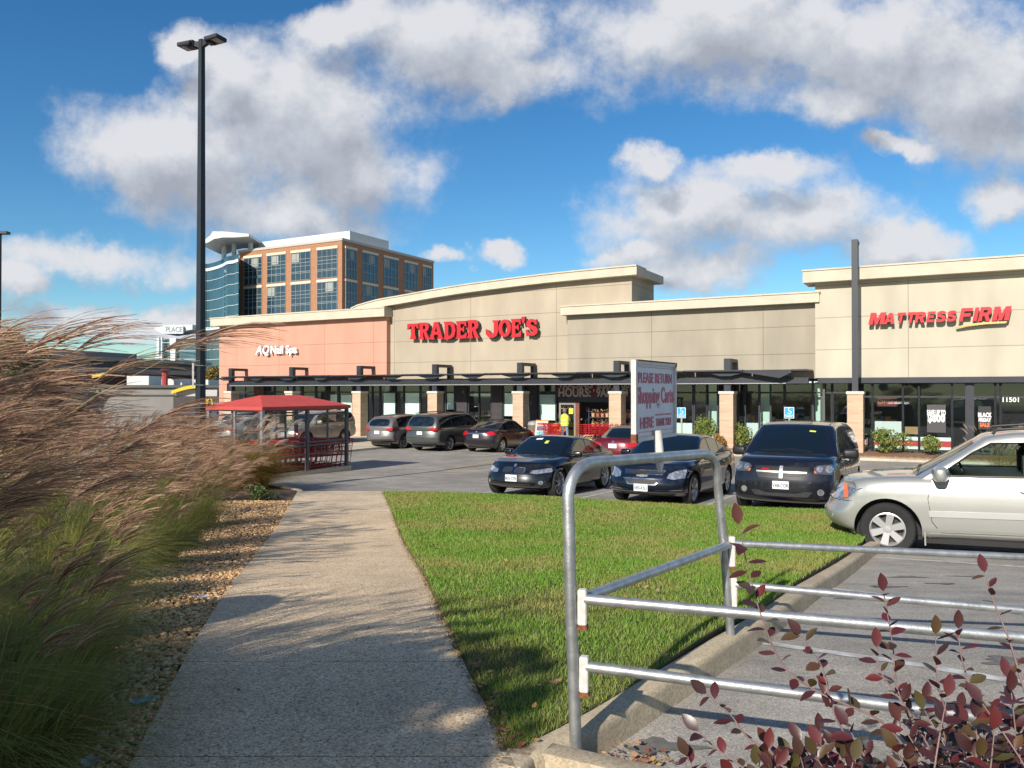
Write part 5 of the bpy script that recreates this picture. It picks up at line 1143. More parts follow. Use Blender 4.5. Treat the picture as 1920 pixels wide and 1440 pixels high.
m_ = MB(); m_.box(-.06,.10,-.25,LS+.15,-.2,.11); m_.box(-WS-.1,-WS+.06,-.25,LS+.15,-.2,.11); m_.build('kerb_base', conc, sh, bevel=.015)
# shopping carts
cred = mat('cart_red', (.42,.012,.02), .45, coat=.3); cmet = mat('cart_metal', (.30,.05,.05), .4, .4)
ct = thing('shopping_cart', 'red shopping cart sticking out past the far end of the cart shelter', 'shopping cart', (0,0,0), 0, 'red carts nested in the shelter')
m_ = MB()
def basketp(y, z, side):   # y along length 0(front)..0.9(handle)
    t = (z-.48)/.5; x = (.15+.08*(y/.9)+.05*t)*side; return Vector((x, y, z))
for side in (1,-1):
    for z in (.50,.60,.70,.80,.90,.98): m_.tube([basketp(.08-.03*(z-.5), z, side), basketp(.82, z, side)], .008 if z < .97 else .014, 4)
    for i in range(9): y = .08+i*.092; m_.tube([basketp(y, .5, side), basketp(y, .98, side)], .006, 4)
for z in (.50,.62,.74,.86,.98): m_.tube([basketp(.07, z, 1), basketp(.07, z, -1)], .009, 4); m_.tube([basketp(.82, z, 1), basketp(.82, z, -1)], .007, 4)
for i in range(6): y = .1+i*.14; m_.tube([basketp(y, .5, 1), basketp(y, .5, -1)], .006, 4)
m_.build('basket', cred, ct)
m_ = MB()
for side in (1,-1): m_.tube([(side*.20,.06,.10),(side*.21,.10,.16),(side*.22,.80,.22),(side*.22,.86,.5),(side*.25,.92,1.02)], .012, 5)
m_.tube([(-.20,.06,.16),(.20,.06,.16)], .010, 5); m_.tube([(-.22,.8,.24),(.22,.8,.24)], .010, 5)
m_.build('frame', cmet, ct)
m_ = MB(); m_.tube([(-.27,.93,1.03),(.27,.93,1.03)], .018, 8); m_.build('handle', cred, ct)
for x, y in ((-.19,.08),(.19,.08),(-.21,.78),(.21,.78)):
    m_ = MB(); m_.tube([(x-.014,y,.06),(x+.014,y,.06)], .06, 10); m_.build('wheel', tyre, ct)
def putcart(o, x, y, lab=None):
    o.location = Vector((SL.x, SL.y, zs))+EU*x+EW*y; o.location.z = zl(o.location.y)+.01; o.rotation_euler = (0,0,SROT)
    if lab: o['label'] = lab
random.seed(5)
putcart(ct, -.45, LS-.35)
for row, x in ((0,-.45),(1,-1.15),(2,-1.80)):
    n = 14 if row < 2 else 12
    for i in range(n):
        if row == 0 and i == 0: continue
        o = copy_tree(ct); putcart(o, x+random.uniform(-.02,.02), LS-.60-i*.24+(.25 if row == 0 else 0),
            ['red cart nested in the row against the near side of the shelter','red cart nested in the middle row of the cart shelter','red cart nested in the far row of the cart shelter'][row])
# ------------------------------------------------------------------ shop front things
def atshop(u, w, z=.15): q = P0+EU*u+EW*w; return Vector((q.x, q.y, z))
hb = mat('accessible_blue', (.02,.30,.55), .5)
for px, lab in ((1278,'blue accessible parking sign just right of the white cart sign'), (1480,'blue accessible parking sign above the roof of the black minivan')):
    u, z = FA(px, 774, -.9); s_ = thing('parking_sign', lab, 'sign', atshop(u,-.9), SROT, 'blue accessible parking signs'); z -= .15
    m_ = MB(); m_.box(-.035,.035,-.02,.02,0,z+.25); m_.build('post', mat('sign_post', (.33,.30,.22), .6), s_)
    m_ = MB(); m_.box(-.20,.20,-.035,-.022,z-.24,z+.24); b = m_.build('plate', whitel, s_, bevel=.004)
    m_ = MB(); m_.box(-.18,.18,-.041,-.036,z-.09,z+.22); m_.box(-.18,.18,-.041,-.036,z-.22,z-.11); m_.build('blue_field', hb, b)
    m_ = MB(); q = [Vector((.01+.075*math.cos(t), -.047, z+.03+.075*math.sin(t))) for t in [R(200+i*18) for i in range(12)]]; m_.tube(q, .012, 5)
    m_.tube([(-.02,-.047,z+.16),(-.01,-.047,z+.07),(.06,-.047,z+.06),(.09,-.047,z-.02)], .014, 5); m_.tube([(-.02,-.046,z+.19),(-.02,-.050,z+.19)], .022, 8); m_.tube([(-.14,-.046,z-.165),(.14,-.046,z-.165)], .012, 4)
    m_.build('wheelchair_symbol', whitel, b)
# sandwich board
u, _ = FA(1017, 800, -.7); sb = thing('sandwich_board', 'orange framed sandwich board with coloured poster outside the entrance', 'sign', atshop(u,-.7), SROT)
orw = mat('orange_wood', (.55,.20,.05), .6)
for sy, rx in ((-1,-13),(1,13)):
    M = Matrix.Translation((0,sy*.27,0)) @ Matrix.Rotation(R(rx), 4, 'X'); m_ = MB()
    for x in (-.36,.32): m_.box(x,x+.04,-.02,.02,0,1.2,M)
    m_.box(-.32,.32,-.02,.02,1.14,1.2,M); m_.box(-.32,.32,-.02,.02,.1,.16,M); f = m_.build('board_frame', orw, sb); m_ = MB(); m_.box(-.32,.32,-.012,.012,.16,1.14,M); b = m_.build('board', mat('poster_cream', (.72,.62,.5), .6), f)
    if sy < 0:
        for z0, z1, cc, nm in ((.92,1.08,(.7,.25,.2),'r'),(.66,.88,(.05,.12,.25),'n'),(.44,.62,(.15,.5,.55),'t'),(.22,.38,(.5,.45,.1),'y')):
            m_ = MB(); m_.box(-.27,.27,-.018,-.013,z0,z1,M); m_.build('poster_block', mat('poster_'+nm, cc, .6, var=.35, vs=12), b)
# litter bin
u, _ = FA(1001, 800, -.1); lb = thing('litter_bin', 'round grey brown litter bin at the foot of a brick pillar', 'litter bin', atshop(u,-.1), SROT)
m_ = MB(); m_.lathe([(.0,0),(.29,0),(.31,.05),(.31,.85),(.29,.87)], 20); m_.build('bin_body', mat('bin_brown', (.16,.12,.10), .7, var=.15), lb, True)
m_ = MB(); m_.lathe([(.315,.87),(.33,.9),(.30,1.02),(.15,1.1),(0,1.11)], 20); m_.build('lid', mat('bin_lid', (.30,.29,.28), .5), lb, True)
# pumpkins on display + crates
pk = mat('pumpkin_orange', (.62,.17,.02), .5, var=.15, vs=8)
def pumpkin(loc, s, lab):
    o = MB(); n = 24; prof = [(0,-.38),(.3,-.36),(.48,-.2),(.52,0),(.46,.22),(.28,.34),(.08,.33),(0,.30)]
    for (r, h) in prof:
        for j in range(n):
            t = 2*math.pi*j/n; k = 1-.08*abs(math.cos(t*4)); o.v.append((r*k*math.cos(t)*s, r*k*math.sin(t)*s, (h+.38)*s))
    for i in range(len(prof)-1):
        for j in range(n): q = (j+1) % n; o.f.append((i*n+j, i*n+q, (i+1)*n+q, (i+1)*n+j)); o.m.append(0)
    t_ = thing('pumpkin', lab, 'pumpkin', loc, 0, 'pumpkins heaped beside the sandwich board'); o.build('fruit', pk, t_, True); m_ = MB(); m_.tube([(0,0,.66*s),(.05*s,0,.85*s)], [.06*s,.04*s], 6); m_.build('stalk', mat('stalk', (.12,.13,.04), .8), t_)
u0_, _ = FA(1036, 800, .0)
cr1 = thing('display_crate', 'red painted display crate holding pumpkins beside the sandwich board', 'crate', atshop(u0_+.25, -.1), SROT)
m_ = MB()
for z in (.05,.25,.45): m_.box(-.55,.55,-.40,-.37,z,z+.16); m_.box(-.55,.55,.37,.40,z,z+.16); m_.box(-.55,-.52,-.37,.37,z,z+.16); m_.box(.52,.55,-.37,.37,z,z+.16)
m_.build('slats', mat('crate_red', (.40,.04,.03), .6, var=.2), cr1); m_ = MB(); m_.box(-.52,.52,-.37,.37,.5,.55); m_.build('base', mat('crate_red'), cr1)
random.seed(11)
for i in range(11):
    r_ = .55+random.uniform(-.08,.08); lv = i//6
    loc = atshop(u0_+.25+random.uniform(-.36,.36), -.1+random.uniform(-.22,.22), .70+.24*lv); pumpkin(loc, r_*.55, 'orange pumpkin on the heap left of the worker in the yellow vest')
# flower racks under the banner
def rack(u, w, nm, lab, cols):
    t = thing('flower_rack', lab, 'rack', atshop(u, w), SROT)
    m_ = MB()
    for x in (-.75,.75):
        for y in (-.25,.25): m_.tube([(x,y,0),(x,y,1.75)], .018, 6)
    for z in (.35,.85,1.35): m_.box(-.75,.75,-.25,.25,z-.02,z)
    m_.build('frame', mat('rack_blue_grey', (.05,.07,.13), .5), t)
    o = MB(); random.seed(nm)
    for z in (.35,.85,1.35):
        for i in range(6):
            x = -.62+i*.25
            o.lathe([(.0,z),(.07,z),(.10,z+.18),(.0,z+.17)], 8, Matrix.Translation((x,0,0)))
            for k in range(26):
                a = random.uniform(0,6.28); rr = random.uniform(0,.14); h = z+.18+random.uniform(0,.20); p = Vector((x+rr*math.cos(a), rr*math.sin(a), h)); s = .035
                n = Vector((random.uniform(-1,1), random.uniform(-1,1), random.uniform(0,1))).normalized()*s; q = n.cross(Vector((0,0,1))).normalized()*s
                o.add([p-n, p-q, p+n, p+q], [(0,1,2,3)])
    m2 = o.build('flowers', mat('rack_flowers_%d' % nm, island=cols), t); tag(m2, kind='stuff')
rack(FA(1134, 800, .3)[0], .3, 1, 'wheeled rack of potted flowers right of the worker, in the entrance', [(.5,.3,.1),(.65,.5,.35),(.5,.08,.06),(.12,.2,.05),(.7,.65,.5)])
rack(FA(1112, 800, 1.0)[0]+2.6, .9, 2, 'second flower rack, mostly hidden behind the brick pillar right of the entrance', [(.6,.25,.3),(.1,.2,.05),(.6,.5,.1)])
# yellow flower trolley by the maroon car
u, _ = FA(1098, 820, -1.3); t = thing('flower_box', 'small yellow flower box beside the tail of the maroon convertible', 'flower box', atshop(u,-1.3), SROT)
m_ = MB(); m_.box(-.4,.4,-.2,.2,.0,.35); m_.build('box', mat('box_yellow', (.6,.45,.04), .5), t, bevel=.02); o = MB(); random.seed(8)
for k in range(90):
    p = Vector((random.uniform(-.38,.38), random.uniform(-.18,.18), .36+random.uniform(0,.16))); s = .035; a = random.uniform(0,3)
    o.add([p+Vector((s,0,0)), p+Vector((0,s,s*.5)), p-Vector((s,0,0)), p-Vector((0,s,s*.5))], [(0,1,2,3)])
o.build('flowers', mat('yellow_pink_flowers', island=[(.7,.5,.05),(.6,.25,.3),(.2,.3,.08)]), t)
# carts parked at the entrance
for i in range(6):
    o = copy_tree(ct); u, _ = FA(1088+i*0, 800, .0); o.location = atshop(u+.15+i*.26, -.35); o.rotation_euler = (0,0,SROT-R(90)); o['label'] = 'red cart in the short row beside the entrance, behind the worker'; o['group'] = 'red carts waiting at the entrance'
for i in range(2):
    o = copy_tree(ct); u, _ = FA(1044, 800, -1.2); o.location = atshop(u+i*.3, -1.3); o.rotation_euler = (0,0,SROT+R(80)); o['label'] = 'red cart pushed by the worker in the yellow vest'; o['group'] = 'carts pushed by the worker'
# ------------------------------------------------------------------ people
skinm = mat('skin', (.50,.27,.18), .6); jeans = mat('jeans', (.16,.24,.36), .85, var=.15, vs=12); vest = mat('hi_vis_vest', (.72,.80,.03), .6); greyc = mat('grey_sleeve', (.13,.12,.11), .9); hairm = mat('grey_brown_hair', (.16,.12,.09), .8); darkc = mat('dark_clothes', (.03,.035,.05), .85); shoem = mat('shoe', (.05,.05,.05), .6)
def person(label, loc, rz, top, legs, vestm=None, reach=.35):
    t = thing('person', label, 'person', loc, rz)
    V = [(0,0,.95),(0,0,1.12),(0,.01,1.32),(0,.0,1.46),(0,.02,1.54),(0,.03,1.66), (-.10,0,.92),(-.12,.02,.50),(-.12,-.02,.09),(-.12,.12,.04), (.10,0,.92),(.13,.05,.50),(.12,.0,.09),(.12,.14,.04),
         (-.19,0,1.42),(-.25,.05,1.16),(-.20,reach,1.10),(-.19,reach+.09,1.09), (.19,0,1.42),(.26,.06,1.16),(.21,reach,1.12),(.20,reach+.09,1.11)]
    E = [(0,1),(1,2),(2,3),(3,4),(4,5),(0,6),(6,7),(7,8),(8,9),(0,10),(10,11),(11,12),(12,13),(3,14),(14,15),(15,16),(16,17),(3,18),(18,19),(19,20),(20,21)]
    Rr = [(.15,.11),(.15,.10),(.17,.11),(.10,.08),.055,(.085,.10),(.09,.09),.065,.045,.045,(.09,.09),.065,.045,.045,.065,.048,.035,.03,.065,.048,.035,.03]
    b = skin('body', V, E, Rr, [skinm, legs, top, shoem], t)
    for p in b.data.polygons:
        c_ = p.center; arm = abs(c_.x) > .18 and c_.z > .95
        p.material_index = 3 if c_.z < .10 else 1 if c_.z < .98 else 2 if (c_.z < 1.50 and not (arm and c_.y > reach-.04)) else 0
    # clothing: vest shell
    if vestm:
        vs = []; n = 20; prof = [(.20,.165,.92),(.205,.17,1.05),(.215,.17,1.25),(.205,.155,1.40),(.15,.12,1.48)]
        o = MB()
        for (a, c_, z) in prof:
            for j in range(n): tt = 2*math.pi*j/n; o.v.append((a*math.cos(tt), .005+c_*math.sin(tt), z))
        for i in range(len(prof)-1):
            for j in range(n): q = (j+1) % n; o.f.append((i*n+j, i*n+q, (i+1)*n+q, (i+1)*n+j)); o.m.append(0)
        v = o.build('vest', vestm, t, True, 80)
        for z in (1.02,1.20):
            o = MB(); a, c_ = .218, .181
            for j in range(n+1): t0 = 2*math.pi*j/n; o.v += [(a*math.cos(t0), .005+c_*math.sin(t0), z), (a*math.cos(t0), .005+c_*math.sin(t0), z+.045)]
            for j in range(n): o.f.append((2*j, 2*j+2, 2*j+3, 2*j+1)); o.m.append(0)
            o.build('reflective_band', mat('reflective_grey', (.62,.64,.55), .4), v)
    o = MB(); o.lathe([(0,.15),(.05,.145),(.09,.11),(.105,.05),(.105,-.02),(.09,-.08),(.06,-.09)], 14, Matrix.Translation((0,.005,1.655))); o.build('hair', hairm, t, True, 80)
    # face, ears, fingers
    o = MB(); o.tube([(0,.115,1.665),(0,.135,1.64)], [.010,.016], 6)
    for s in (-1,1): o.tube([(s*.088,.03,1.68),(s*.098,.03,1.64)], .018, 6)
    o.build('face_features', skinm, t, True)
    o = MB()
    for s, zz in ((-1,1.09),(1,1.11)):
        for k in range(4):
            x = s*.195+(k-1.5)*.017; L = (.050,.060,.056,.045)[k]; o.tube([(x,reach+.09,zz),(x,reach+.09+L*.7,zz-.01),(x,reach+.09+L*.8,zz-.035),(x,reach+.07+L*.6,zz-.055)], .0085, 5)
        o.tube([(s*.195-s*.03,reach+.05,zz),(s*.15,reach+.09,zz-.01),(s*.155,reach+.12,zz-.03)], .0095, 5)
    o.build('fingers', skinm, t, True)
    return t
u, _ = FA(1059, 800, -1.0); person('worker in yellow high visibility vest and jeans pushing red carts', atshop(u,-1.0), SROT+R(15), greyc, jeans, vest)
u, _ = FA(1102, 800, 3.0); person('person in dark clothes just inside the open entrance', atshop(u,3.0,.16), SROT+R(160), darkc, darkc, None, .2)
# bicycle by the bushes
bt = thing('bicycle', 'dark bicycle leaning near the tail of the maroon convertible', 'bicycle', atshop(FA(1216,820,-1.6)[0],-1.6), SROT+R(8))
for x in (-.52,.52):
    w_ = MB(); pts = [(x+.34*math.cos(t), 0, .35+.34*math.sin(t)) for t in [i*math.pi/12 for i in range(25)]]; w_.tube(pts, .02, 6, False); wh_ = w_.build('wheel', tyre, bt, True)
    w_ = MB(); [w_.tube([(x,0,.35),(x+.33*math.cos(a),0,.35+.33*math.sin(a))], .003, 3) for a in [i*math.pi/6 for i in range(12)]]; w_.build('spokes', steel, wh_)
w_ = MB()
for a, b in (((-.52,0,.35),(-.1,0,.32)),((-.1,0,.32),(-.25,0,.82)),((-.52,0,.35),(-.22,0,.78)),((-.1,0,.32),(.36,0,.78)),((-.22,0,.78),(.34,0,.84)),((.52,0,.35),(.33,0,.95))): w_.tube([a, b], .017, 6)
w_.build('frame', mat('bike_frame', (.05,.06,.05), .4), bt); w_ = MB(); w_.tube([(.33,0,.95),(.36,0,1.02)], .015, 6); w_.tube([(.3,-.26,1.04),(.36,0,1.02),(.3,.26,1.04)], .014, 6); w_.build('handlebar', blackp, bt); w_ = MB(); w_.box(-.38,-.14,-.06,.06,.84,.89); w_.build('saddle', blackp, bt, bevel=.02)
# disc on a post, added out of frame to cast the pavement's round shadow
rs = thing('shadow_caster', 'unseen disc on a post, added to cast the round shadow on the pavement', 'sign', (-3.95,3.55,zl(3)+.1), R(0))
shl = Vector((-2.30,5.85,zl(6)+.15)); hh = 2.0; cpt = shl+tosun*(hh/tosun.z)
rs.location = (cpt.x, cpt.y, zl(cpt.y)+.1)
Mq = Matrix.Translation(cpt-rs.location) @ tosun.to_track_quat('Z','Y').to_matrix().to_4x4() if False else Matrix.Translation(cpt-rs.location) @ Vector((tosun.x,tosun.y,0)).to_track_quat('Z','Y').to_matrix().to_4x4()
m_ = MB(); m_.lathe([(0,-.01),(.38,-.01),(.38,.01),(0,.01)], 32, Mq); m_.build('disc', whitep, rs); m_ = MB(); m_.tube([(0,0,0),(0,0,(cpt-rs.location).z+.2)], .025, 8); m_.build('post', steel, rs)
# ================================================================== BUILDINGS BEYOND
brickO = brickmat('office_brick', (.40,.19,.10), (.34,.16,.085), (.30,.20,.14), .5, .16)
oglass = mat('office_glass', (.025,.055,.075), .06, var=.25, vs=.25, spec=1.0); creamO = mat('office_cream', (.62,.55,.42), .8); mull = mat('office_mullion', (.30,.34,.35), .5)
q = P(641,733,110); of = thing('office_building', 'brown brick office block with gridded square windows above the salmon shop', 'office building', (q.x,q.y,0), SROT)
HO = 2.8+284/FPX*110; LO, RO = 20.4, 22.3
m_ = MB(); m_.box(-LO,0,0,RO,0,HO-.1); m_.build('wall', brickO, of)
m_ = MB(); m_.box(-LO-.1,.1,-.1,RO+.1,HO-.098,HO+.25); m_.build('roof_edge', mat('office_coping', (.45,.42,.38), .7), of)
pw = mat('plant_room_white', (.55,.56,.55), .6, var=.05); m_ = MB(); m_.box(-LO+1,-1.2,3.0,12,HO+.26,HO+1.9); m_.build('plant_room', pw, of)
def owin(M, w, h, nx_, nz_, par):
    o = MB(); o.box(-w/2,w/2,-.03,.05,0,h,M); f = o.build('window', oglass, par)
    o = MB()
    for i in range(nx_+1): x = -w/2+w*i/nx_; o.box(x-.025,x+.025,-.10,-.031,0,h,M)
    for z in ([h*i/4 for i in range(5)] if nz_ == 4 else []): o.box(-w/2,w/2,-.095,-.031,z-.025,z+.025,M)
    for z in (h*.30,h*.62): o.box(-w/2,w/2,-.095,-.031,z-.03,z+.03,M)
    o.build('mullion', mull, f); o = MB(); o.box(-w/2-.1,w/2+.1,-.14,-.001,h+.03,h+.38,M); o.build('lintel', creamO, f)
    if random.random() < .6:
        o = MB(); x0 = -w/2+w*random.randint(0,2)/5; o.box(x0+.05,x0+w*.4,-.034,-.0305,h*.66,h*.97,M); o.build('blind', mat('blind', (.30,.31,.28), .8), f)
random.seed(21)
for r_ in range(5):
    z = 2.8+(733-518)/FPX*110-4.6*r_
    if z < 0: z = .2; 
    for px in (474,518,564,613.5):
        a = (px-960)/FPX; t = (110*a-q.x)/(-.8746-a*.4848); owin(Matrix.Translation((-t,0,z)), 3.7, 4.0, 4, 4, of)
    for i, px in enumerate((657.5,693.5,732.5,770,800)):
        a = (px-960)/FPX; t = (110*a-q.x)/(.4848-a*.8746); w = 2.3 if i in (0,) else 3.4 if i < 4 else 2.3
        owin(Matrix.Translation((0,t,z)) @ Matrix.Rotation(R(90), 4, 'Z'), w, 4.0, 4, 3, of)
# glass tower with wing roof
gt = thing('glass_tower', 'curved blue glass office tower with white wing roof left of the brick block', 'office building', (P(449,733,116).x,116,0))
tglass = mat('tower_glass', (.03,.075,.095), .05, var=.3, vs=.2, spec=1.0); wband = mat('tower_band', (.60,.66,.68), .5)
plan = [(450,131),(449,116),(437,116.5),(426,117.2),(418,119.5),(405,122),(390,124),(383,124.5),(380,130)]
plan = smooth_poly(plan, 4, False)
pl = [Vector(((px-960)/FPX*Y-gt.location.x, Y-116)) for px, Y in plan]; HT = 2.8+(733-480)/FPX*117
def ribbon(z0, z1, off, m, nm):
    o = MB(); n = len(pl)
    for v in pl:
        d = Vector((v.x+8, v.y-14)).normalized(); w_ = v+d*0
        o.v += [(v.x, v.y, z0), (v.x, v.y, z1)]
    for i in range(n-1): o.f.append((2*i, 2*i+1, 2*i+3, 2*i+2)); o.m.append(0)
    return o
o = MB(); o.prismz([(v.x, v.y) for v in pl]+[(-18,30),(0,30)], 0, HT); o.build('curtain_wall', tglass, gt, fix=True)
def band(z, h, out, m, nm):
    o = MB(); outer = [pl[0]+Vector((.3,0))]+[v+Vector((.0,-out)) for v in pl[1:-1]]+[pl[-1]+Vector((-out,-out))]
    o.prismz([(v.x, v.y) for v in outer]+[(v.x, v.y) for v in pl[::-1]], z, z+h); return o.build(nm, m, gt, fix=True)
for i in range(14):
    z = HT-1.2-i*1.55
    if z < .5: break
    thick = i in (0,6,12); band(z, .45 if thick else .06, .22 if thick else .08, wband, 'floor_band')
o = MB(); Yw = 119; prf = [P(x, y, Yw) for x, y in ((384,463),(398,456),(408,448),(412,441),(430,441),(478,445.5),(478,450),(452,452),(430,452),(414,455),(404,461),(390,465.5))]
o.prism([(p.x-gt.location.x, p.z) for p in prf], 0, 9); o.build('wing_roof', mat('wing_white', (.55,.57,.58), .5, var=.06, vs=1), gt, fix=True)
for px in (419,438,469):
    o = MB(); p = P(px, 480, 121); o.tube([(p.x-gt.location.x, 5, HT-.1), (p.x-gt.location.x, 5, P(px,453,121).z)], .36, 10); o.build('roof_column', wband, gt, True)
# low glass block with sign
pb_ = thing('glass_office', 'low blue glass office block with rooftop name board, beyond the lamp pole', 'office building', (P(300,733,165).x,165,0))
X0, X1 = 0, P(385,733,165).x-P(300,733,165).x; HP = P(320,636,165).z
o = MB(); o.prismz([(X0,0),(4,-1.2),(X1*.5,-1.8),(X1,-.5),(X1,12),(X0,12)], 0, HP); o.build('curtain_wall', mat('block_glass', (.07,.16,.19), .06, var=.25, vs=.3, spec=1), pb_, fix=True)
for px in (301,303,309):
    o = MB(); x = P(px,700,165).x-pb_.location.x; o.box(x-.12,x+.12,-1.6,-1.0,0,HP+.3); o.build('white_frame', wband, pb_)
for z in (HP-4.2,HP-8.4): o = MB(); o.box(-.3,1.0,-1.5,0,z,z+.7); o.build('white_frame', wband, pb_)
for zz in [HP-.9-1.7*i for i in range(7)]: o = MB(); o.box(1.05,X1,-2.0,-1.85,zz,zz+.09); o.build('floor_band', wband, pb_)
o = MB(); x = P(333,700,165).x-pb_.location.x; o.add([(x-.6,-2.6,HP),(x+.7,-2.6,HP),(x+.3,-2.6,2),(x-.0,-2.6,2),(x-.6,-1.7,HP),(x+.7,-1.7,HP),(x+.3,-1.7,2),(x-.0,-1.7,2)], [(0,1,2,3),(7,6,5,4),(0,3,7,4),(1,5,6,2),(0,4,5,1)]); o.build('tapered_fin', wband, pb_)
o = MB(); o.prism([(P(x_,y_,165).x-pb_.location.x, P(x_,y_,165).z) for x_, y_ in ((301,617),(320,612),(372,611),(372,620),(345,624),(318,628),(302,620))], -3.2, 4); o.build('wing_roof', mat('wing_white'), pb_, fix=True)
o = MB(); a, b = P(318,628,165), P(357,614,165); o.box(a.x-pb_.location.x, b.x-pb_.location.x, -3.8, -3.3, a.z, b.z); nb = o.build('name_board', wband, pb_)
text('PLACE', 1.5, nb, 'lettering', mat('board_grey_letter', (.22,.27,.30), .5), Matrix.Translation(((a.x+b.x)/2-pb_.location.x+.3, -3.84, (a.z+b.z)/2)) @ RX90, .03, .02, sx=.8)
# long brick shop building
lb_ = thing('brick_building', 'long low brick retail building with pale fascia behind the tall grasses', 'shop', (P(385,733,95).x,95,0))
A_ = Vector((0,0)); B_ = Vector((P(-40,733,66).x-lb_.location.x, 66-95)); dl = (B_-A_).length; an = math.atan2(B_.y, B_.x); lb_.rotation_euler = (0,0,an-math.pi); HB = P(372,680,95).z
fas = mat('fascia_taupe', (.30,.27,.23), .8, var=.05, vs=.5)
o = MB(); o.box(-dl,0,0,20,0,HB-1.6); o.build('wall', brickmat('far_brick', (.13,.045,.035), (.10,.038,.03), (.12,.06,.05), 1.2, .4), lb_)
o = MB(); o.box(-dl,.2,-.5,20,HB-1.598,HB-1.1); o.build('fascia', fas, lb_); o = MB(); o.box(-dl,0,.1,19,HB-1.098,HB-.35); o.build('fascia_recess', mat('fascia_dark', (.12,.12,.12), .8), lb_)
o = MB(); o.box(-dl,.3,-.7,20,HB-.348,HB+.0); o.build('roof_edge', fas, lb_); o = MB(); o.box(-dl,-8,3,18,HB+.002,HB+.7); o.build('roof_screen', mat('roof_screen', (.16,.16,.17), .8), lb_)
# fast food restaurant
mc = thing('fast_food_restaurant', 'low grey restaurant with yellow roof arcs and golden arches sign', 'restaurant', (P(412,733,64).x,64,0))
def mx(px, Y=64): return P(px,733,Y).x-mc.location.x
def mz(py, Y=64): return P(0,py,Y).z
o = MB(); o.box(mx(120),mx(425),0,16,0,mz(723)); o.build('wall', mat('restaurant_grey', (.20,.19,.18), .8, var=.08, vs=1), mc)
o = MB(); o.box(mx(120),mx(425),-.25,0,mz(727),mz(722)); o.box(mx(120),mx(328),-.12,0,mz(742),mz(740)); o.build('roof_edge', mat('restaurant_dark', (.06,.06,.06), .6), mc)
for xa, xb, ya, yb, w_ in ((272,312,715,723,3),(314,346,716,722,5),(170,215,708,722,6)):
    o = MB(); o.box(mx(xa),mx(xb),w_,w_+3,mz(723)-.0,mz(ya)+.25); o.build('rooftop_unit', pw, mc)
o = MB(); o.box(mx(330),mx(416),-.5,-.02,0,mz(743)); sgp = o.build('sign_wall', mat('restaurant_brown', (.04,.03,.027), .6, var=.2), mc)
o = MB(); o.box(mx(334),mx(410),-.35,-.02,mz(743)+.005,mz(731)); o.build('sign_parapet', mat('restaurant_light', (.42,.42,.42), .7), mc)
yl = mat('arch_yellow', (.72,.46,.02), .4)
for xs_ in ((320,372,733,722),(171,201,703,699),(115,130,713,710)):
    o = MB(); n = 10; up_ = []; 
    for i in range(n+1):
        t = i/n; x = mx(xs_[0]+(xs_[1]-xs_[0])*t, 63); z = mz(xs_[2]+(xs_[3]-xs_[2])*math.sin(t*math.pi*.55), 63); up_.append((x, z))
    o.prism([(x, z) for x, z in up_]+[(x, z-.26) for x, z in up_[::-1]], -.9, -.5); o.build('yellow_arc', yl, mc, fix=True)
o = MB()
for s_ in (0, 1):
    xa, xb = mx(384.5+s_*9.5), mx(394+s_*9.5); zb_, zt_ = mz(766), mz(747); pts = []
    for i in range(13):
        t = math.pi*i/12; pts.append(((xa+xb)/2-(xb-xa)/2*math.cos(t), -.56, zb_+(zt_-zb_)*math.sin(t)**.6))
    o.tube(pts, .07, 6)
o.build('arches_sign', yl, sgp)
o = MB(); o.box(mx(345),mx(412),-.62,-.52,mz(778),mz(772)); o.build('window_band', mat('band_blue', (.05,.07,.10), .3), mc)
rv = thing('roof_vent', 'red cast chimney vent rising above the restaurant roof', 'vent', (P(309,733,66).x,66,mz(723)-.1))
o = MB(); z1 = P(0,692,66).z-rv.location.z; o.tube([(0,0,0),(0,0,z1-.3)], .25, 8); o.tube([(0,0,z1-.3),(0,0,z1-.15)], [.3,.5], 8); o.tube([(0,0,z1-.05),(0,0,z1)], [.45,.3], 8); o.build('vent_stack', mat('vent_red', (.35,.05,.04), .6), rv)
# ================================================================== VEGETATION
def rnd(a, b): return random.uniform(a, b)
class Strip:
    """fast collector of ribbons"""
    def __init__(s): s.v = []; s.f = []
    def ribbon(s, pts, w, side, w_end=.15):
        b = len(s.v); n = len(pts)
        for i, p in enumerate(pts):
            k = w*(1-(1-w_end)*i/(n-1)); s.v += [p-side*k*.5, p+side*k*.5]
        for i in range(n-1): q = b+2*i; s.f.append((q, q+1, q+3, q+2))
    def hair(s, pts, w, side):
        """fine raceme: a narrow ribbon with hair-thin spikelets"""
        s.ribbon(pts, w, side, .35); n = len(pts)
        for i in range(1, n-1):
            d = (pts[i+1]-pts[i]); sgn = 1 if i % 2 else -1; p = pts[i]; b = len(s.v)
            s.v += [p-d*.1, p+d*.1, p+d*.75+side*w*1.5*sgn]; s.f.append((b, b+1, b+2))
    def build(s, name, m, parent=None):
        me = bpy.data.meshes.new(name); me.from_pydata([tuple(q) for q in s.v], [], s.f); return link(name, me, m, parent)
plumem = mat('grass_plume', (.5,.35,.27), .8, island=[(.22,.10,.07),(.46,.29,.17),(.66,.48,.31),(.30,.15,.10),(.58,.39,.24),(.10,.035,.03),(.38,.22,.13),(.20,.075,.055),(.13,.05,.04),(.75,.58,.40)], trans=.35)
bladem = mat('grass_blade', (.2,.25,.06), .6, island=[(.14,.20,.03),(.24,.30,.06),(.36,.32,.09),(.16,.24,.04),(.42,.27,.09),(.28,.36,.08),(.50,.33,.16)], trans=.35)
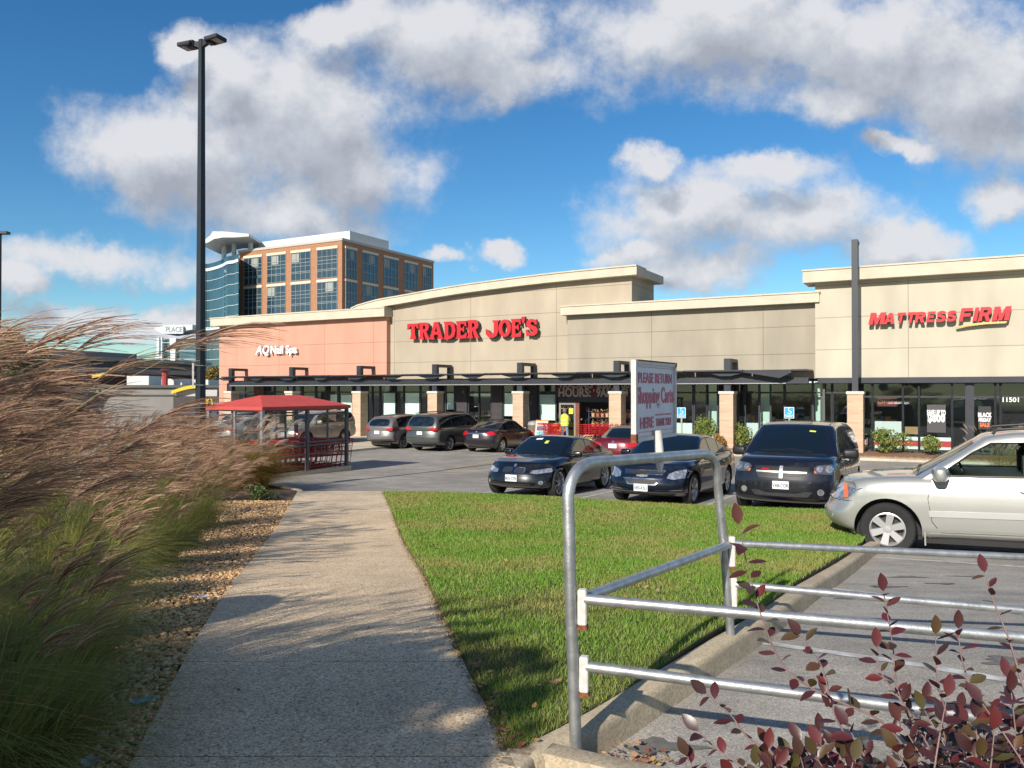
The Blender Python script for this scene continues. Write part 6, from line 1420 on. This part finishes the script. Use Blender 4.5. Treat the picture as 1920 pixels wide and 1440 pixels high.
bladem2 = mat('grass_blade_autumn', (.3,.22,.06), .6, island=[(.20,.16,.03),(.32,.21,.045),(.11,.12,.02),(.38,.25,.06),(.26,.13,.04),(.09,.10,.02)], trans=.35)
plumem2 = mat('grass_plume_pale', (.5,.4,.32), .8, island=[(.45,.32,.25),(.60,.46,.36),(.36,.25,.20)], trans=.35)
WIND = Vector((1, .15, 0)).normalized()
def miscanthus(seed, H=1.9, nst=120, nbl=700, spread=.75, windk=.75, branches=17, plume=.28, pw_=.0060):
    random.seed(seed); pl_, bl_ = Strip(), Strip()
    for i in range(nst):
        a = rnd(0, 6.28); r0 = .30*math.sqrt(random.random()); base = Vector((r0*math.cos(a), r0*math.sin(a), 0)); out = Vector((math.cos(a), math.sin(a), 0))
        h = H*rnd(.55, 1.0); lean = out*rnd(.05, spread)*h*.75+WIND*rnd(.0, 1.0)*windk*h*.42
        pts = []
        for k in range(8):
            t = k/7; pts.append(base+Vector((0,0,h*(t-.10*t**3)))+lean*t**2.2)
        sd = Vector((rnd(-1,1), rnd(-1,1), 0)).normalized(); bl_.ribbon(pts, .006, sd, .5)
        d = (pts[-1]-pts[-3]).normalized(); top = pts[-1]; dirp = (d*1.25+WIND*.45+out*.12+Vector((0,0,.05))).normalized(); L = plume*rnd(.75, 1.25)
        for j in range(branches):
            f = j/branches; o = top+d*(-.03+.10*f); sp = Vector((rnd(-1,1), rnd(-1,1), rnd(-.8,.8)))*.26*(1.1-.5*f)
            bd_ = (dirp+sp).normalized(); q = []; l = L*rnd(.65, 1.0)
            for k in range(6):
                t = k/5; q.append(o+bd_*l*t+WIND*l*.18*t*t+Vector((0,0,-l*.30*t*t)))
            pl_.hair(q, pw_, Vector((rnd(-.4,.4), rnd(-.3,.3), 1)).normalized())
    for i in range(nbl):
        a = rnd(0, 6.28); r0 = .36*math.sqrt(random.random()); base = Vector((r0*math.cos(a), r0*math.sin(a), 0)); out = Vector((math.cos(a+rnd(-.6,.6)), math.sin(a+rnd(-.6,.6)), 0))
        L = rnd(.6, 1.25)*H*.72; e = rnd(.25, 1.0); pts = []
        for k in range(8):
            t = k/7; pts.append(base+Vector((0,0,L*(t*1.05-t*t*e*.85)))+out*L*.62*e*t**1.6+WIND*L*.28*t*t+Vector((math.sin(t*5+i)*.03, math.cos(t*4+i)*.03, math.sin(t*6+i*1.7)*.02)))
        bl_.ribbon(pts, rnd(.006, .011), Vector((-out.y, out.x, rnd(-.3,.3))).normalized(), .12)
    return pl_, bl_
def grass_thing(loc, rz, sc, meshes, label, bm_=None, group='tall feathery grasses beside the pavement'):
    t = thing('ornamental_grass', label, 'ornamental grass', loc, rz, group); t.scale = (sc, sc, sc)
    for nm, me in meshes:
        o = bpy.data.objects.new(nm, me); C.objects.link(o); o.parent = t
    return t
var = []
for sd_, kw in ((1,{}),(2,dict(H=2.0, nst=130)),(3,dict(H=1.75, nst=110, windk=.95)),(4,dict(H=1.35, nst=18, nbl=2800, windk=.5, spread=.8, branches=16)),(5,dict(H=2.05, nst=230, nbl=1300, windk=.7, spread=.6, branches=20, pw_=.0036)),(6,dict(H=1.95, nst=210, nbl=1100, windk=.8, spread=.7, branches=20, pw_=.004))):
    a, b = miscanthus(sd_, **kw); ma = bpy.data.meshes.new('plumes'); ma.from_pydata([tuple(q) for q in a.v], [], a.f); ma.materials.append(plumem)
    mb = bpy.data.meshes.new('blades'); mb.from_pydata([tuple(q) for q in b.v], [], b.f); mb.materials.append(bladem); var.append((('plumes', ma), ('blades', mb)))
spots = [(-2.05,3.15,.74,3,'nearest green grass clump, its blades trailing over the pavement at the lower left corner'),
 (-2.45,4.1,.72,3,'second green grass clump along the pavement edge, leaning over the gravel'),
 (-2.95,5.1,.74,3,'low green grass clump just before the round shadow on the gravel'),
 (-3.4,6.3,.74,3,'low green feathery grass clump beside the round shadow'),
 (-3.0,3.6,.85,3,'green grass clump filling the left edge behind the nearest one'),
 (-3.7,4.9,.9,3,'bushy green grass clump at the left edge in the second row'),
 (-3.9,7.4,.80,3,'low green grass clump at the gravel before the feathery plumes begin'),
 (-4.35,7.8,.86,2,'feathery grass clump on the gravel strip with wind blown tan plumes'),
 (-4.85,9.6,.9,0,'feathery grass clump halfway to the lamp pole along the gravel strip'),
 (-5.5,11.5,.9,1,'feathery grass clump near the far end of the gravel strip'),
 (-6.15,13.5,.9,2,'farthest tan feathery grass clump before the lamp pole'),
 (-5.3,6.9,1.0,1,'second row feathery grass clump nearest the left edge'),
 (-6.1,8.6,1.0,0,'second row feathery grass clump in front of the restaurant'),
 (-6.9,10.6,1.0,2,'second row feathery grass clump below the restaurant roof arc'),
 (-7.7,12.8,.95,1,'second row feathery grass clump farthest from the viewpoint'),
 (-6.9,8.2,1.1,1,'back row feathery grass clump at the far left edge'),
 (-7.7,10.4,1.1,2,'back row feathery grass clump left of the yellow arc'),
 (-8.6,13.2,1.0,0,'back row feathery grass clump farthest to the left'),
 (-4.0,8.8,.66,3,'low grassy clump with few plumes at the gravel, just beyond the near green ones'),
 (-4.45,10.6,.74,2,'smaller feathery grass clump spilling onto the far half of the gravel'),
 (-5.0,12.6,.76,0,'smaller feathery grass clump nearest the top end of the gravel'),
 (-6.35,16.2,.70,2,'short feathery grass clump hiding the foot of the tall lamp pole'),
 (-7.0,15.6,.92,1,'taller feathery grass clump just left of the lamp pole foot'),
 (-7.9,16.9,1.0,0,'feathery grass clump behind the lamp pole foot, in front of the pale sedan'),
 (-2.75,2.95,.98,4,'tallest feathery grass clump at the upper left edge, its plumes rising against the sky'),
 (-3.55,2.7,1.08,5,'tall feathery grass clump at the left edge behind the tallest plumes'),
 (-2.95,1.75,.72,2,'feathery grass clump beside the pavement just outside the left of view'),
 (-2.6,.3,.8,1,'feathery grass clump beside the pavement behind the viewpoint'),
 (-2.5,-.9,.8,0,'feathery grass clump farther back beside the pavement'),
 (-3.8,1.2,.8,2,'feathery grass clump set back from the pavement outside the view')]
random.seed(40)
for x, y, sc, vi, lab in spots: grass_thing((x, y, zl(y)+.12), rnd(-.5,.5), sc, var[vi], lab)
# yellowish clump beside the cart shelter and one behind the silver crossover
def second(seed, H, mb_, mp_, **kw):
    a, b = miscanthus(seed, H=H, **kw); ma = bpy.data.meshes.new('plumes'); ma.from_pydata([tuple(q) for q in a.v], [], a.f); ma.materials.append(mp_)
    mb = bpy.data.meshes.new('blades'); mb.from_pydata([tuple(q) for q in b.v], [], b.f); mb.materials.append(mb_); return (('plumes', ma), ('blades', mb))
v5 = second(9, 1.5, bladem2, plumem2, nst=40, nbl=4500, spread=.5, windk=.35, branches=9, plume=.2)
grass_thing((*G(455,917,.1), zl(18.3)-.12), 0, 1.4, v5, 'rounded golden green grass clump in front of the cart shelter', group='golden grass clumps')
grass_thing((*G(425,914,.1), zl(18.9)-.1), 1.0, 1.35, v5, 'small golden green grass clump at the kerb before the cart shelter', group='golden grass clumps')
v6 = second(12, 1.7, bladem2, plumem2, nst=110, nbl=900, spread=.7, windk=.3, branches=12, plume=.28)
grass_thing((P(1885,800,21).x,21,zl(21)), 0, 1.0, v6, 'pinkish feathery grass seen over and through the silver crossover', group='pinkish grasses by the right edge')
grass_thing((P(1960,800,22).x,22,zl(22)), 1.5, 1.0, v6, 'pinkish feathery grass at the right edge behind the silver crossover roof', group='pinkish grasses by the right edge')
# ---- lawn blades
def inpoly(x, y, poly):
    c = False; n = len(poly); j = n-1
    for i in range(n):
        xi, yi = poly[i][0], poly[i][1]; xj, yj = poly[j][0], poly[j][1]
        if (yi > y) != (yj > y) and x < (xj-xi)*(y-yi)/(yj-yi)+xi: c = not c
        j = i
    return c
lawnm = mat('lawn_blade', (.1,.2,.03), .6, island=[(.09,.20,.012),(.14,.29,.02),(.19,.36,.035),(.11,.25,.015),(.22,.36,.045),(.32,.34,.08),(.15,.31,.025)], isl_noise=(.8,(.36,.31,.10),.78), trans=.3)
random.seed(77); lv = []; lf = []
x0, x1 = min(p[0] for p in LAWN), max(p[0] for p in LAWN); y0, y1 = min(p[1] for p in LAWN), max(p[1] for p in LAWN)
cnt = 0; tries = 0
while cnt < 230000:
    tries += 1
    y = y0+(y1-y0)*(random.random()**1.55); x = rnd(x0, x1)
    if not inpoly(x, y, LAWN): continue
    far = max(0, (y-4)/14); h = rnd(.025, .055)*(1+.25*far); w = rnd(.003, .005)*(1+2.4*far); a = rnd(0, 6.28); lx, ly = rnd(-.03,.03), rnd(-.03,.03)
    z = zl(y)+.135+turfbump(x, y)-.02; b = len(lv); cx_, sx_ = math.cos(a)*w, math.sin(a)*w
    lv += [(x-cx_, y-sx_, z), (x+cx_, y+sx_, z), (x+lx, y+ly, z+h)]; lf.append((b, b+1, b+2)); cnt += 1
me = bpy.data.meshes.new('lawn'); me.from_pydata(lv, [], lf); tag(link('lawn', me, lawnm), kind='stuff')
# ragged grass creeping over the pavement edge with dead tufts
edgem = mat('edge_tuft', (.2,.15,.05), .8, island=[(.20,.13,.05),(.12,.14,.03),(.28,.18,.08),(.10,.07,.03)]); lv = []; lf = []
for i in range(9000):
    y = 3.5+(YB-3.6)*random.random()**1.5; x = swx(y,1)+random.gauss(.02,.03); z = zl(y)+.145; b = len(lv); a = rnd(0,6.28); w = .004
    lv += [(x-math.cos(a)*w, y-math.sin(a)*w, z), (x+math.cos(a)*w, y+math.sin(a)*w, z), (x+rnd(-.035,.035), y+rnd(-.035,.035), z+rnd(.005,.03))]; lf.append((b,b+1,b+2))
me = bpy.data.meshes.new('edge_grass'); me.from_pydata(lv, [], lf); tag(link('edge_grass', me, edgem), kind='stuff')
# ---- river gravel
gm_ = mat('river_gravel', (.4,.3,.2), .75, island=[(.50,.27,.11),(.68,.42,.19),(.74,.52,.28),(.38,.19,.08),(.60,.35,.15),(.76,.58,.36),(.55,.25,.09)])
OV = [Vector(v) for v in ((1,0,0),(-1,0,0),(0,1,0),(0,-1,0),(0,0,1),(0,0,-1))]; OF = [(0,2,4),(2,1,4),(1,3,4),(3,0,4),(2,0,5),(1,2,5),(3,1,5),(0,3,5)]
random.seed(5); lv = []; lf = []
bmO = bmesh.new(); bmesh.ops.create_icosphere(bmO, subdivisions=1, radius=1); IV = [v.co.copy() for v in bmO.verts]; IF = [tuple(v.index for v in f.verts) for f in bmO.faces]; bmO.free()
for i in range(26000):
    y = 3.0+13.3*random.random()**1.25; wdt = 1.6; x = swx(y,0)-wdt*random.random()**1.1+.02
    if y > YB: continue
    s = rnd(.009, .019)*(1 if random.random() > .06 else 1.5); z = zl(y)+.12+rnd(.0,.025); M = Matrix.Rotation(rnd(0,6.28), 3, 'Z') @ Matrix.Rotation(rnd(-.5,.5), 3, 'X'); sc = Vector((rnd(.9,1.5), rnd(.7,1.1), rnd(.45,.8)))*s
    b = len(lv)
    V_, F_ = (IV, IF) if y < 8 else (OV, OF)
    for v in V_: q = M @ Vector((v.x*sc.x, v.y*sc.y, v.z*sc.z)); lv.append((x+q.x, y+q.y, z+q.z))
    lf += [tuple(k+b for k in f) for f in F_]
me = bpy.data.meshes.new('gravel'); me.from_pydata(lv, [], lf); tag(link('gravel', me, gm_, smooth=True, ang=50), kind='stuff')
# ---- fallen leaves
leafm = mat('fallen_leaf', (.3,.15,.05), .7, island=[(.32,.17,.06),(.22,.10,.05),(.40,.28,.11),(.16,.07,.035),(.26,.07,.04),(.38,.25,.14)]); lv = []; lf = []
def addleaf(x, y, z, s):
    M = Matrix.Rotation(rnd(0,6.28), 3, 'Z') @ Matrix.Rotation(rnd(-.6,.6), 3, 'X') @ Matrix.Rotation(rnd(-.4,.4), 3, 'Y'); b = len(lv)
    for p in ((-1,0,.12),(-.4,.5,0),(.4,.42,.05),(1,0,.25),(.4,-.42,.05),(-.4,-.5,0)): q = M @ (Vector(p)*s); lv.append((x+q.x, y+q.y, z+q.z))
    lf.extend([(b,b+1,b+5),(b+1,b+2,b+4,b+5),(b+2,b+3,b+4)])
random.seed(9)
for i in range(420):
    y = 3.6+11*random.random()**1.6; x = rnd(swx(y,1), swx(y,1)+4.5)
    if inpoly(x, y, LAWN): addleaf(x, y, zl(y)+.17+turfbump(x,y), rnd(.014,.028))
for i in range(190): y = 3.5+9*random.random()**1.5; addleaf(swx(y,1)+abs(random.gauss(0,.05)), y, zl(y)+.165, rnd(.012,.024))
for i in range(60): y = rnd(3.5,11); addleaf(swx(y,1)-rnd(0,1.6)**1.0, y, zl(y)+.156, rnd(.008,.016))
for i in range(120):     # drift in the corner by the hoop foot
    t = random.random(); x, y = .34+.38*t+random.gauss(0,.05), 3.58+.12*t+random.gauss(0,.06); addleaf(x, y, zl(y)+.01+rnd(0,.05), rnd(.012,.028))
me = bpy.data.meshes.new('fallen_leaves'); me.from_pydata(lv, [], lf); tag(link('fallen_leaves', me, leafm), kind='stuff')
# ---- litter
for px, py, cc, lab in ((268,1318,(.10,.45,.60),'crumpled light blue wrapper on the pavement edge under the grass'),(165,1432,(.5,.58,.62),'pale wrapper at the bottom edge among the grass blades'),(378,1122,(.6,.6,.6),'small white scrap of paper on the gravel')):
    x, y = G(px, py, .16); bm = bmesh.new(); bmesh.ops.create_grid(bm, x_segments=6, y_segments=4, size=1)
    random.seed(px)
    for v in bm.verts: v.co = Vector((v.co.x*.055, v.co.y*.035, rnd(0,.02)+.012*v.co.x**2))
    me = bpy.data.meshes.new('wrapper'); bm.to_mesh(me); bm.free(); o = link('litter_wrapper', me, mat('wrapper_%d' % px, cc, .35), smooth=True, ang=20); o.location = (x, y, zl(y)+.165); o.rotation_euler = (0,0,.4); tag(o, lab, 'litter')
# ---- shrubs: leaf clusters
def leafcloud(name, loc, rx, ry, rz_, n, s, m, label, seed, stems=True, group='green shrubs planted along the shopfronts', flat=.0):
    random.seed(seed); t = thing('shrub', label, 'shrub', loc, 0, group); o = MB(); lumps = [(Vector((rnd(-.6,.6)*rx, rnd(-.6,.6)*ry, rnd(.35,.85)*rz_)), rnd(.35,.6)) for _ in range(9)]
    for i in range(n):
        c_, k = random.choice(lumps); d = Vector((random.gauss(0,1), random.gauss(0,1), random.gauss(0,1))).normalized()*(rnd(.4,1)**.5)*k
        p = c_+Vector((d.x*rx, d.y*ry, d.z*rz_*.8)); 
        if p.z < .03: p.z = rnd(.03,.2)
        nn = Vector((rnd(-1,1), rnd(-1,1), rnd(-.2,1))).normalized(); a = nn.orthogonal().normalized()*s; b = nn.cross(a).normalized()*s*.55; o.add([p-a, p-b, p+a, p+b], [(0,1,2,3)])
    o.build('foliage', m, t)
    o = MB()
    for i in range(8): a = rnd(0,6.28); o.tube([(0,0,0), (math.cos(a)*rx*.3, math.sin(a)*ry*.3, rz_*.4), (math.cos(a)*rx*.6, math.sin(a)*ry*.6, rz_*.8)], [.015,.01,.005], 4)
    o.build('stems', mat('stem_brown', (.09,.06,.04), .9), t); return t
shg = mat('shrub_leaf', (.15,.22,.05), .55, island=[(.10,.17,.03),(.17,.25,.05),(.24,.30,.07),(.30,.30,.08),(.08,.12,.02)], trans=.25)
for px, w_, rx, rz_, sd_, lab in ((1672,.0,.85,.95,1,'round clipped green shrub in front of the grey sale poster window'),(1745,.0,.45,.75,2,'small green shrub right of the round clipped one'),
        (1322,-.2,.75,1.25,3,'leafy green shrub left of the pillar with the red flowers at its foot'),(1392,.2,.4,1.0,4,'green shrub squeezed right of the pillar beside the black minivan'),(1350,-.5,.35,.6,8,'low shrub touched with red at the foot of the pillar'),
        (1583,.3,.35,.8,5,'green shrub just left of the pillar carrying the mast'),(1440,.4,.4,.7,6,'green shrub mostly hidden behind the black minivan')):
    u, _ = FA(px, 800, w_); leafcloud('shrub', atshop(u, w_, .18), rx, .5, rz_, int(1500*rx+500), .05, shg if sd_ != 8 else mat('red_green_leaf', island=[(.35,.06,.03),(.15,.2,.04),(.5,.12,.05)]), lab, sd_)
leafcloud('shrub', (*G(490,905,.1), zl(19)+.1), .35, .3, .38, 500, .03, mat('lime_leaf', island=[(.18,.26,.04),(.26,.34,.06),(.12,.18,.03)]), 'low lime green plant at the corner of the cart shelter base', 20, group='low plants near the cart shelter')
leafcloud('shrub', (*G(490,940,.1), zl(17)+.12), .45, .3, .28, 600, .03, mat('dark_leaf', island=[(.03,.06,.015),(.06,.09,.02),(.10,.13,.03)]), 'low dark green ground plant beside the top of the pavement', 21, group='low plants near the cart shelter')
# ---- trees far off
def tree(loc, H, rx, rz_, m, label, seed, n=2600, s=.22):
    random.seed(seed); t = thing('tree', label, 'tree', loc, 0, 'background trees'); o = MB(); o.tube([(0,0,0),(.1,0,H*.35),(0,.1,H*.75)], [.22,.16,.05], 7); limbs = []
    for i in range(9): a = rnd(0,6.28); z = rnd(.3,.6)*H; e = Vector((math.cos(a)*rx*.7, math.sin(a)*rx*.7, z+rnd(.1,.3)*H)); o.tube([(0,0,z), (e.x*.5, e.y*.5, (z+e.z)/2+.1), tuple(e)], [.08,.05,.02], 5); limbs.append(e)
    o.build('trunk', mat('bark', (.08,.06,.045), .9, var=.3, vs=8), t, True); o = MB(); lumps = [(e+Vector((rnd(-.3,.3), rnd(-.3,.3), rnd(0,.4))), rnd(.35,.6)*rx) for e in limbs]+[(Vector((rnd(-.4,.4)*rx, rnd(-.4,.4)*rx, H-rz_*rnd(.2,.7))), rnd(.3,.5)*rx) for _ in range(8)]
    for i in range(n):
        c_, k = random.choice(lumps); d = Vector((random.gauss(0,1), random.gauss(0,1), random.gauss(0,1))).normalized()*k*rnd(.3,1)**.4; p = c_+d
        nn = Vector((rnd(-1,1), rnd(-1,1), rnd(-.2,1))).normalized(); a = nn.orthogonal().normalized()*s; b = nn.cross(a).normalized()*s*.6; o.add([p-a, p-b, p+a, p+b], [(0,1,2,3)])
    o.build('crown', m, t)
au = mat('autumn_leaf', (.15,.12,.03), .7, island=[(.12,.11,.02),(.20,.15,.03),(.28,.18,.04),(.08,.09,.02)], trans=.2); gr = mat('tree_leaf', (.08,.12,.02), .7, island=[(.05,.09,.02),(.09,.13,.03),(.14,.15,.04)], trans=.2)
tree((P(398,733,82).x,82,0), 5.6, 1.5, 2.5, au, 'olive tree between the lamp pole and the salmon shop', 31, 2000, .18)
tree((P(15,733,60).x,60,0), 7.4, 2.2, 3, gr, 'green tree behind the tall plumes at the left edge', 32, 2600, .2)
# ---- purple leaved shrub in the foreground, right
pleaf = mat('purple_leaf', (.12,.03,.035), .38, island=[(.045,.016,.016),(.075,.020,.020),(.032,.012,.014),(.10,.030,.022),(.07,.06,.018),(.05,.016,.018),(.13,.02,.02),(.04,.016,.016),(.11,.055,.02)], trans=.12, spec=.6)
twig = mat('purple_twig', (.22,.14,.13), .7, var=.2, vs=20)
ps_ = thing('purple_shrub', 'purple leaved shrub with long upright shoots in front of the steel rails', 'shrub', (1.35,1.35,zl(1.3)+.12))
def leaf(o, base, d, up, L, Wd):
    d = d.normalized(); s = d.cross(up)
    if s.length < 1e-3: s = d.orthogonal()
    s.normalize(); n = s.cross(d); fold = rnd(.15,.45); curl = rnd(-.25,.3); st = base+d*L*.05
    prof = ((0,.0),(.18,.62),(.42,1.0),(.68,.85),(.88,.42),(1,0)); vs = []
    for t, w_ in prof:
        c_ = st+d*L*t+n*(curl*L*t*t)
        vs += [c_+s*Wd*.5*w_+n*fold*Wd*.5*w_, c_-n*.0, c_-s*Wd*.5*w_+n*fold*Wd*.5*w_]
    fs = []
    for i in range(len(prof)-1): q = i*3; fs += [(q, q+1, q+4, q+3), (q+1, q+2, q+5, q+4)]
    o.add([v for v in vs], fs)
random.seed(99); lo_ = MB(); tw_ = MB(); org = Vector(ps_.location)
def shoot(pix, D0, D1, dens_=.030, leafL=.052, side=True, r=.0035):
    pts = smooth_poly([tuple(P(px, py, D0+(D1-D0)*i/(len(pix)-1))) for i, (px, py) in enumerate(pix)], 6, False); pts = [Vector(p)-org for p in pts]
    tw_.tube(pts, [r*(1-.7*i/len(pts)) for i in range(len(pts))], 5)
    L = 0; nxt = .01; k = 0
    for a, b in zip(pts, pts[1:]):
        seg = (b-a).length; d = (b-a).normalized()
        while nxt < L+seg:
            p = a+(b-a)*((nxt-L)/seg); ang = k*2.4+rnd(-.4,.4); o1 = d.orthogonal().normalized(); o2 = d.cross(o1); out = o1*math.cos(ang)+o2*math.sin(ang)
            dd = (out*rnd(.7,1.1)+d*rnd(.1,.7)+Vector((0,0,rnd(-.35,.15)))).normalized(); sc = rnd(.65,1.15)*(1 if nxt > .05 else .8)
            leaf(lo_, p, dd, Vector((rnd(-.4,.4), rnd(-.6,.0), 1)), leafL*sc*.84, leafL*sc*rnd(.36,.54)); k += 1; nxt += dens_*.52*rnd(.6,1.5)
        L += seg
    dd = (pts[-1]-pts[-2]).normalized(); leaf(lo_, pts[-1], dd, Vector((0,-1,.3)), leafL*.9, leafL*.5)
shoot([(1760,1500),(1660,1360),(1540,1300),(1470,1250),(1432,1170),(1405,1080),(1385,985)], 1.95, 2.0, .040, .062)
shoot([(1680,1480),(1600,1400),(1560,1330),(1540,1250),(1500,1190)], 1.95, 1.95, .032)
shoot([(1780,1490),(1720,1380),(1680,1290),(1672,1210),(1655,1110)], 1.9, 1.95, .028)
shoot([(1800,1500),(1740,1400),(1700,1330),(1650,1260),(1642,1215)], 1.8, 1.85, .026)
shoot([(1880,1500),(1850,1400),(1820,1300),(1800,1230),(1795,1180)], 1.9, 1.95, .028)
shoot([(1960,1420),(1920,1300),(1890,1200),(1862,1130),(1845,1075)], 1.85, 1.95, .042)
shoot([(1900,1500),(1800,1420),(1770,1330),(1755,1270),(1752,1190)], 1.85, 1.85, .030)
shoot([(1560,1520),(1470,1430),(1400,1380),(1370,1340),(1325,1300)], 1.75, 1.8, .034)
shoot([(1470,1560),(1420,1480),(1395,1440),(1340,1400),(1310,1370)], 1.65, 1.7, .034)
shoot([(1980,1500),(1940,1400),(1900,1340),(1885,1270)], 1.8, 1.85, .028)
for i in range(36):
    x0_ = rnd(1520,1990); y0_ = 1560; xe = x0_+rnd(-150,60); ye = rnd(1290,1430) if xe > 1560 else rnd(1370,1440); dd = rnd(1.45,2.0); shoot([(x0_,y0_),((x0_+xe)/2+rnd(-20,20),(y0_+ye)/2),(xe,ye)], dd, dd+rnd(-.05,.1), .026, .050, r=.003)
for i in range(16):
    x0_ = rnd(1300,1620); xe = x0_+rnd(-60,60); dd = rnd(1.5,1.8); shoot([(x0_+60,1620),(x0_+20,1510),(xe,rnd(1405,1470))], dd, dd, .03, .048, r=.003)
lo_.build('foliage', pleaf, ps_, True, 80); tw_.build('stems', twig, ps_, True, 80)
tree((-4.9,-3.7,zl(-3)+.1), 5.0, 1.9, 1.8, gr, 'unseen green tree added behind the viewpoint to shade the near pavement', 35, 11000, .11)  # added out of view so its crown shades the near end of the pavement
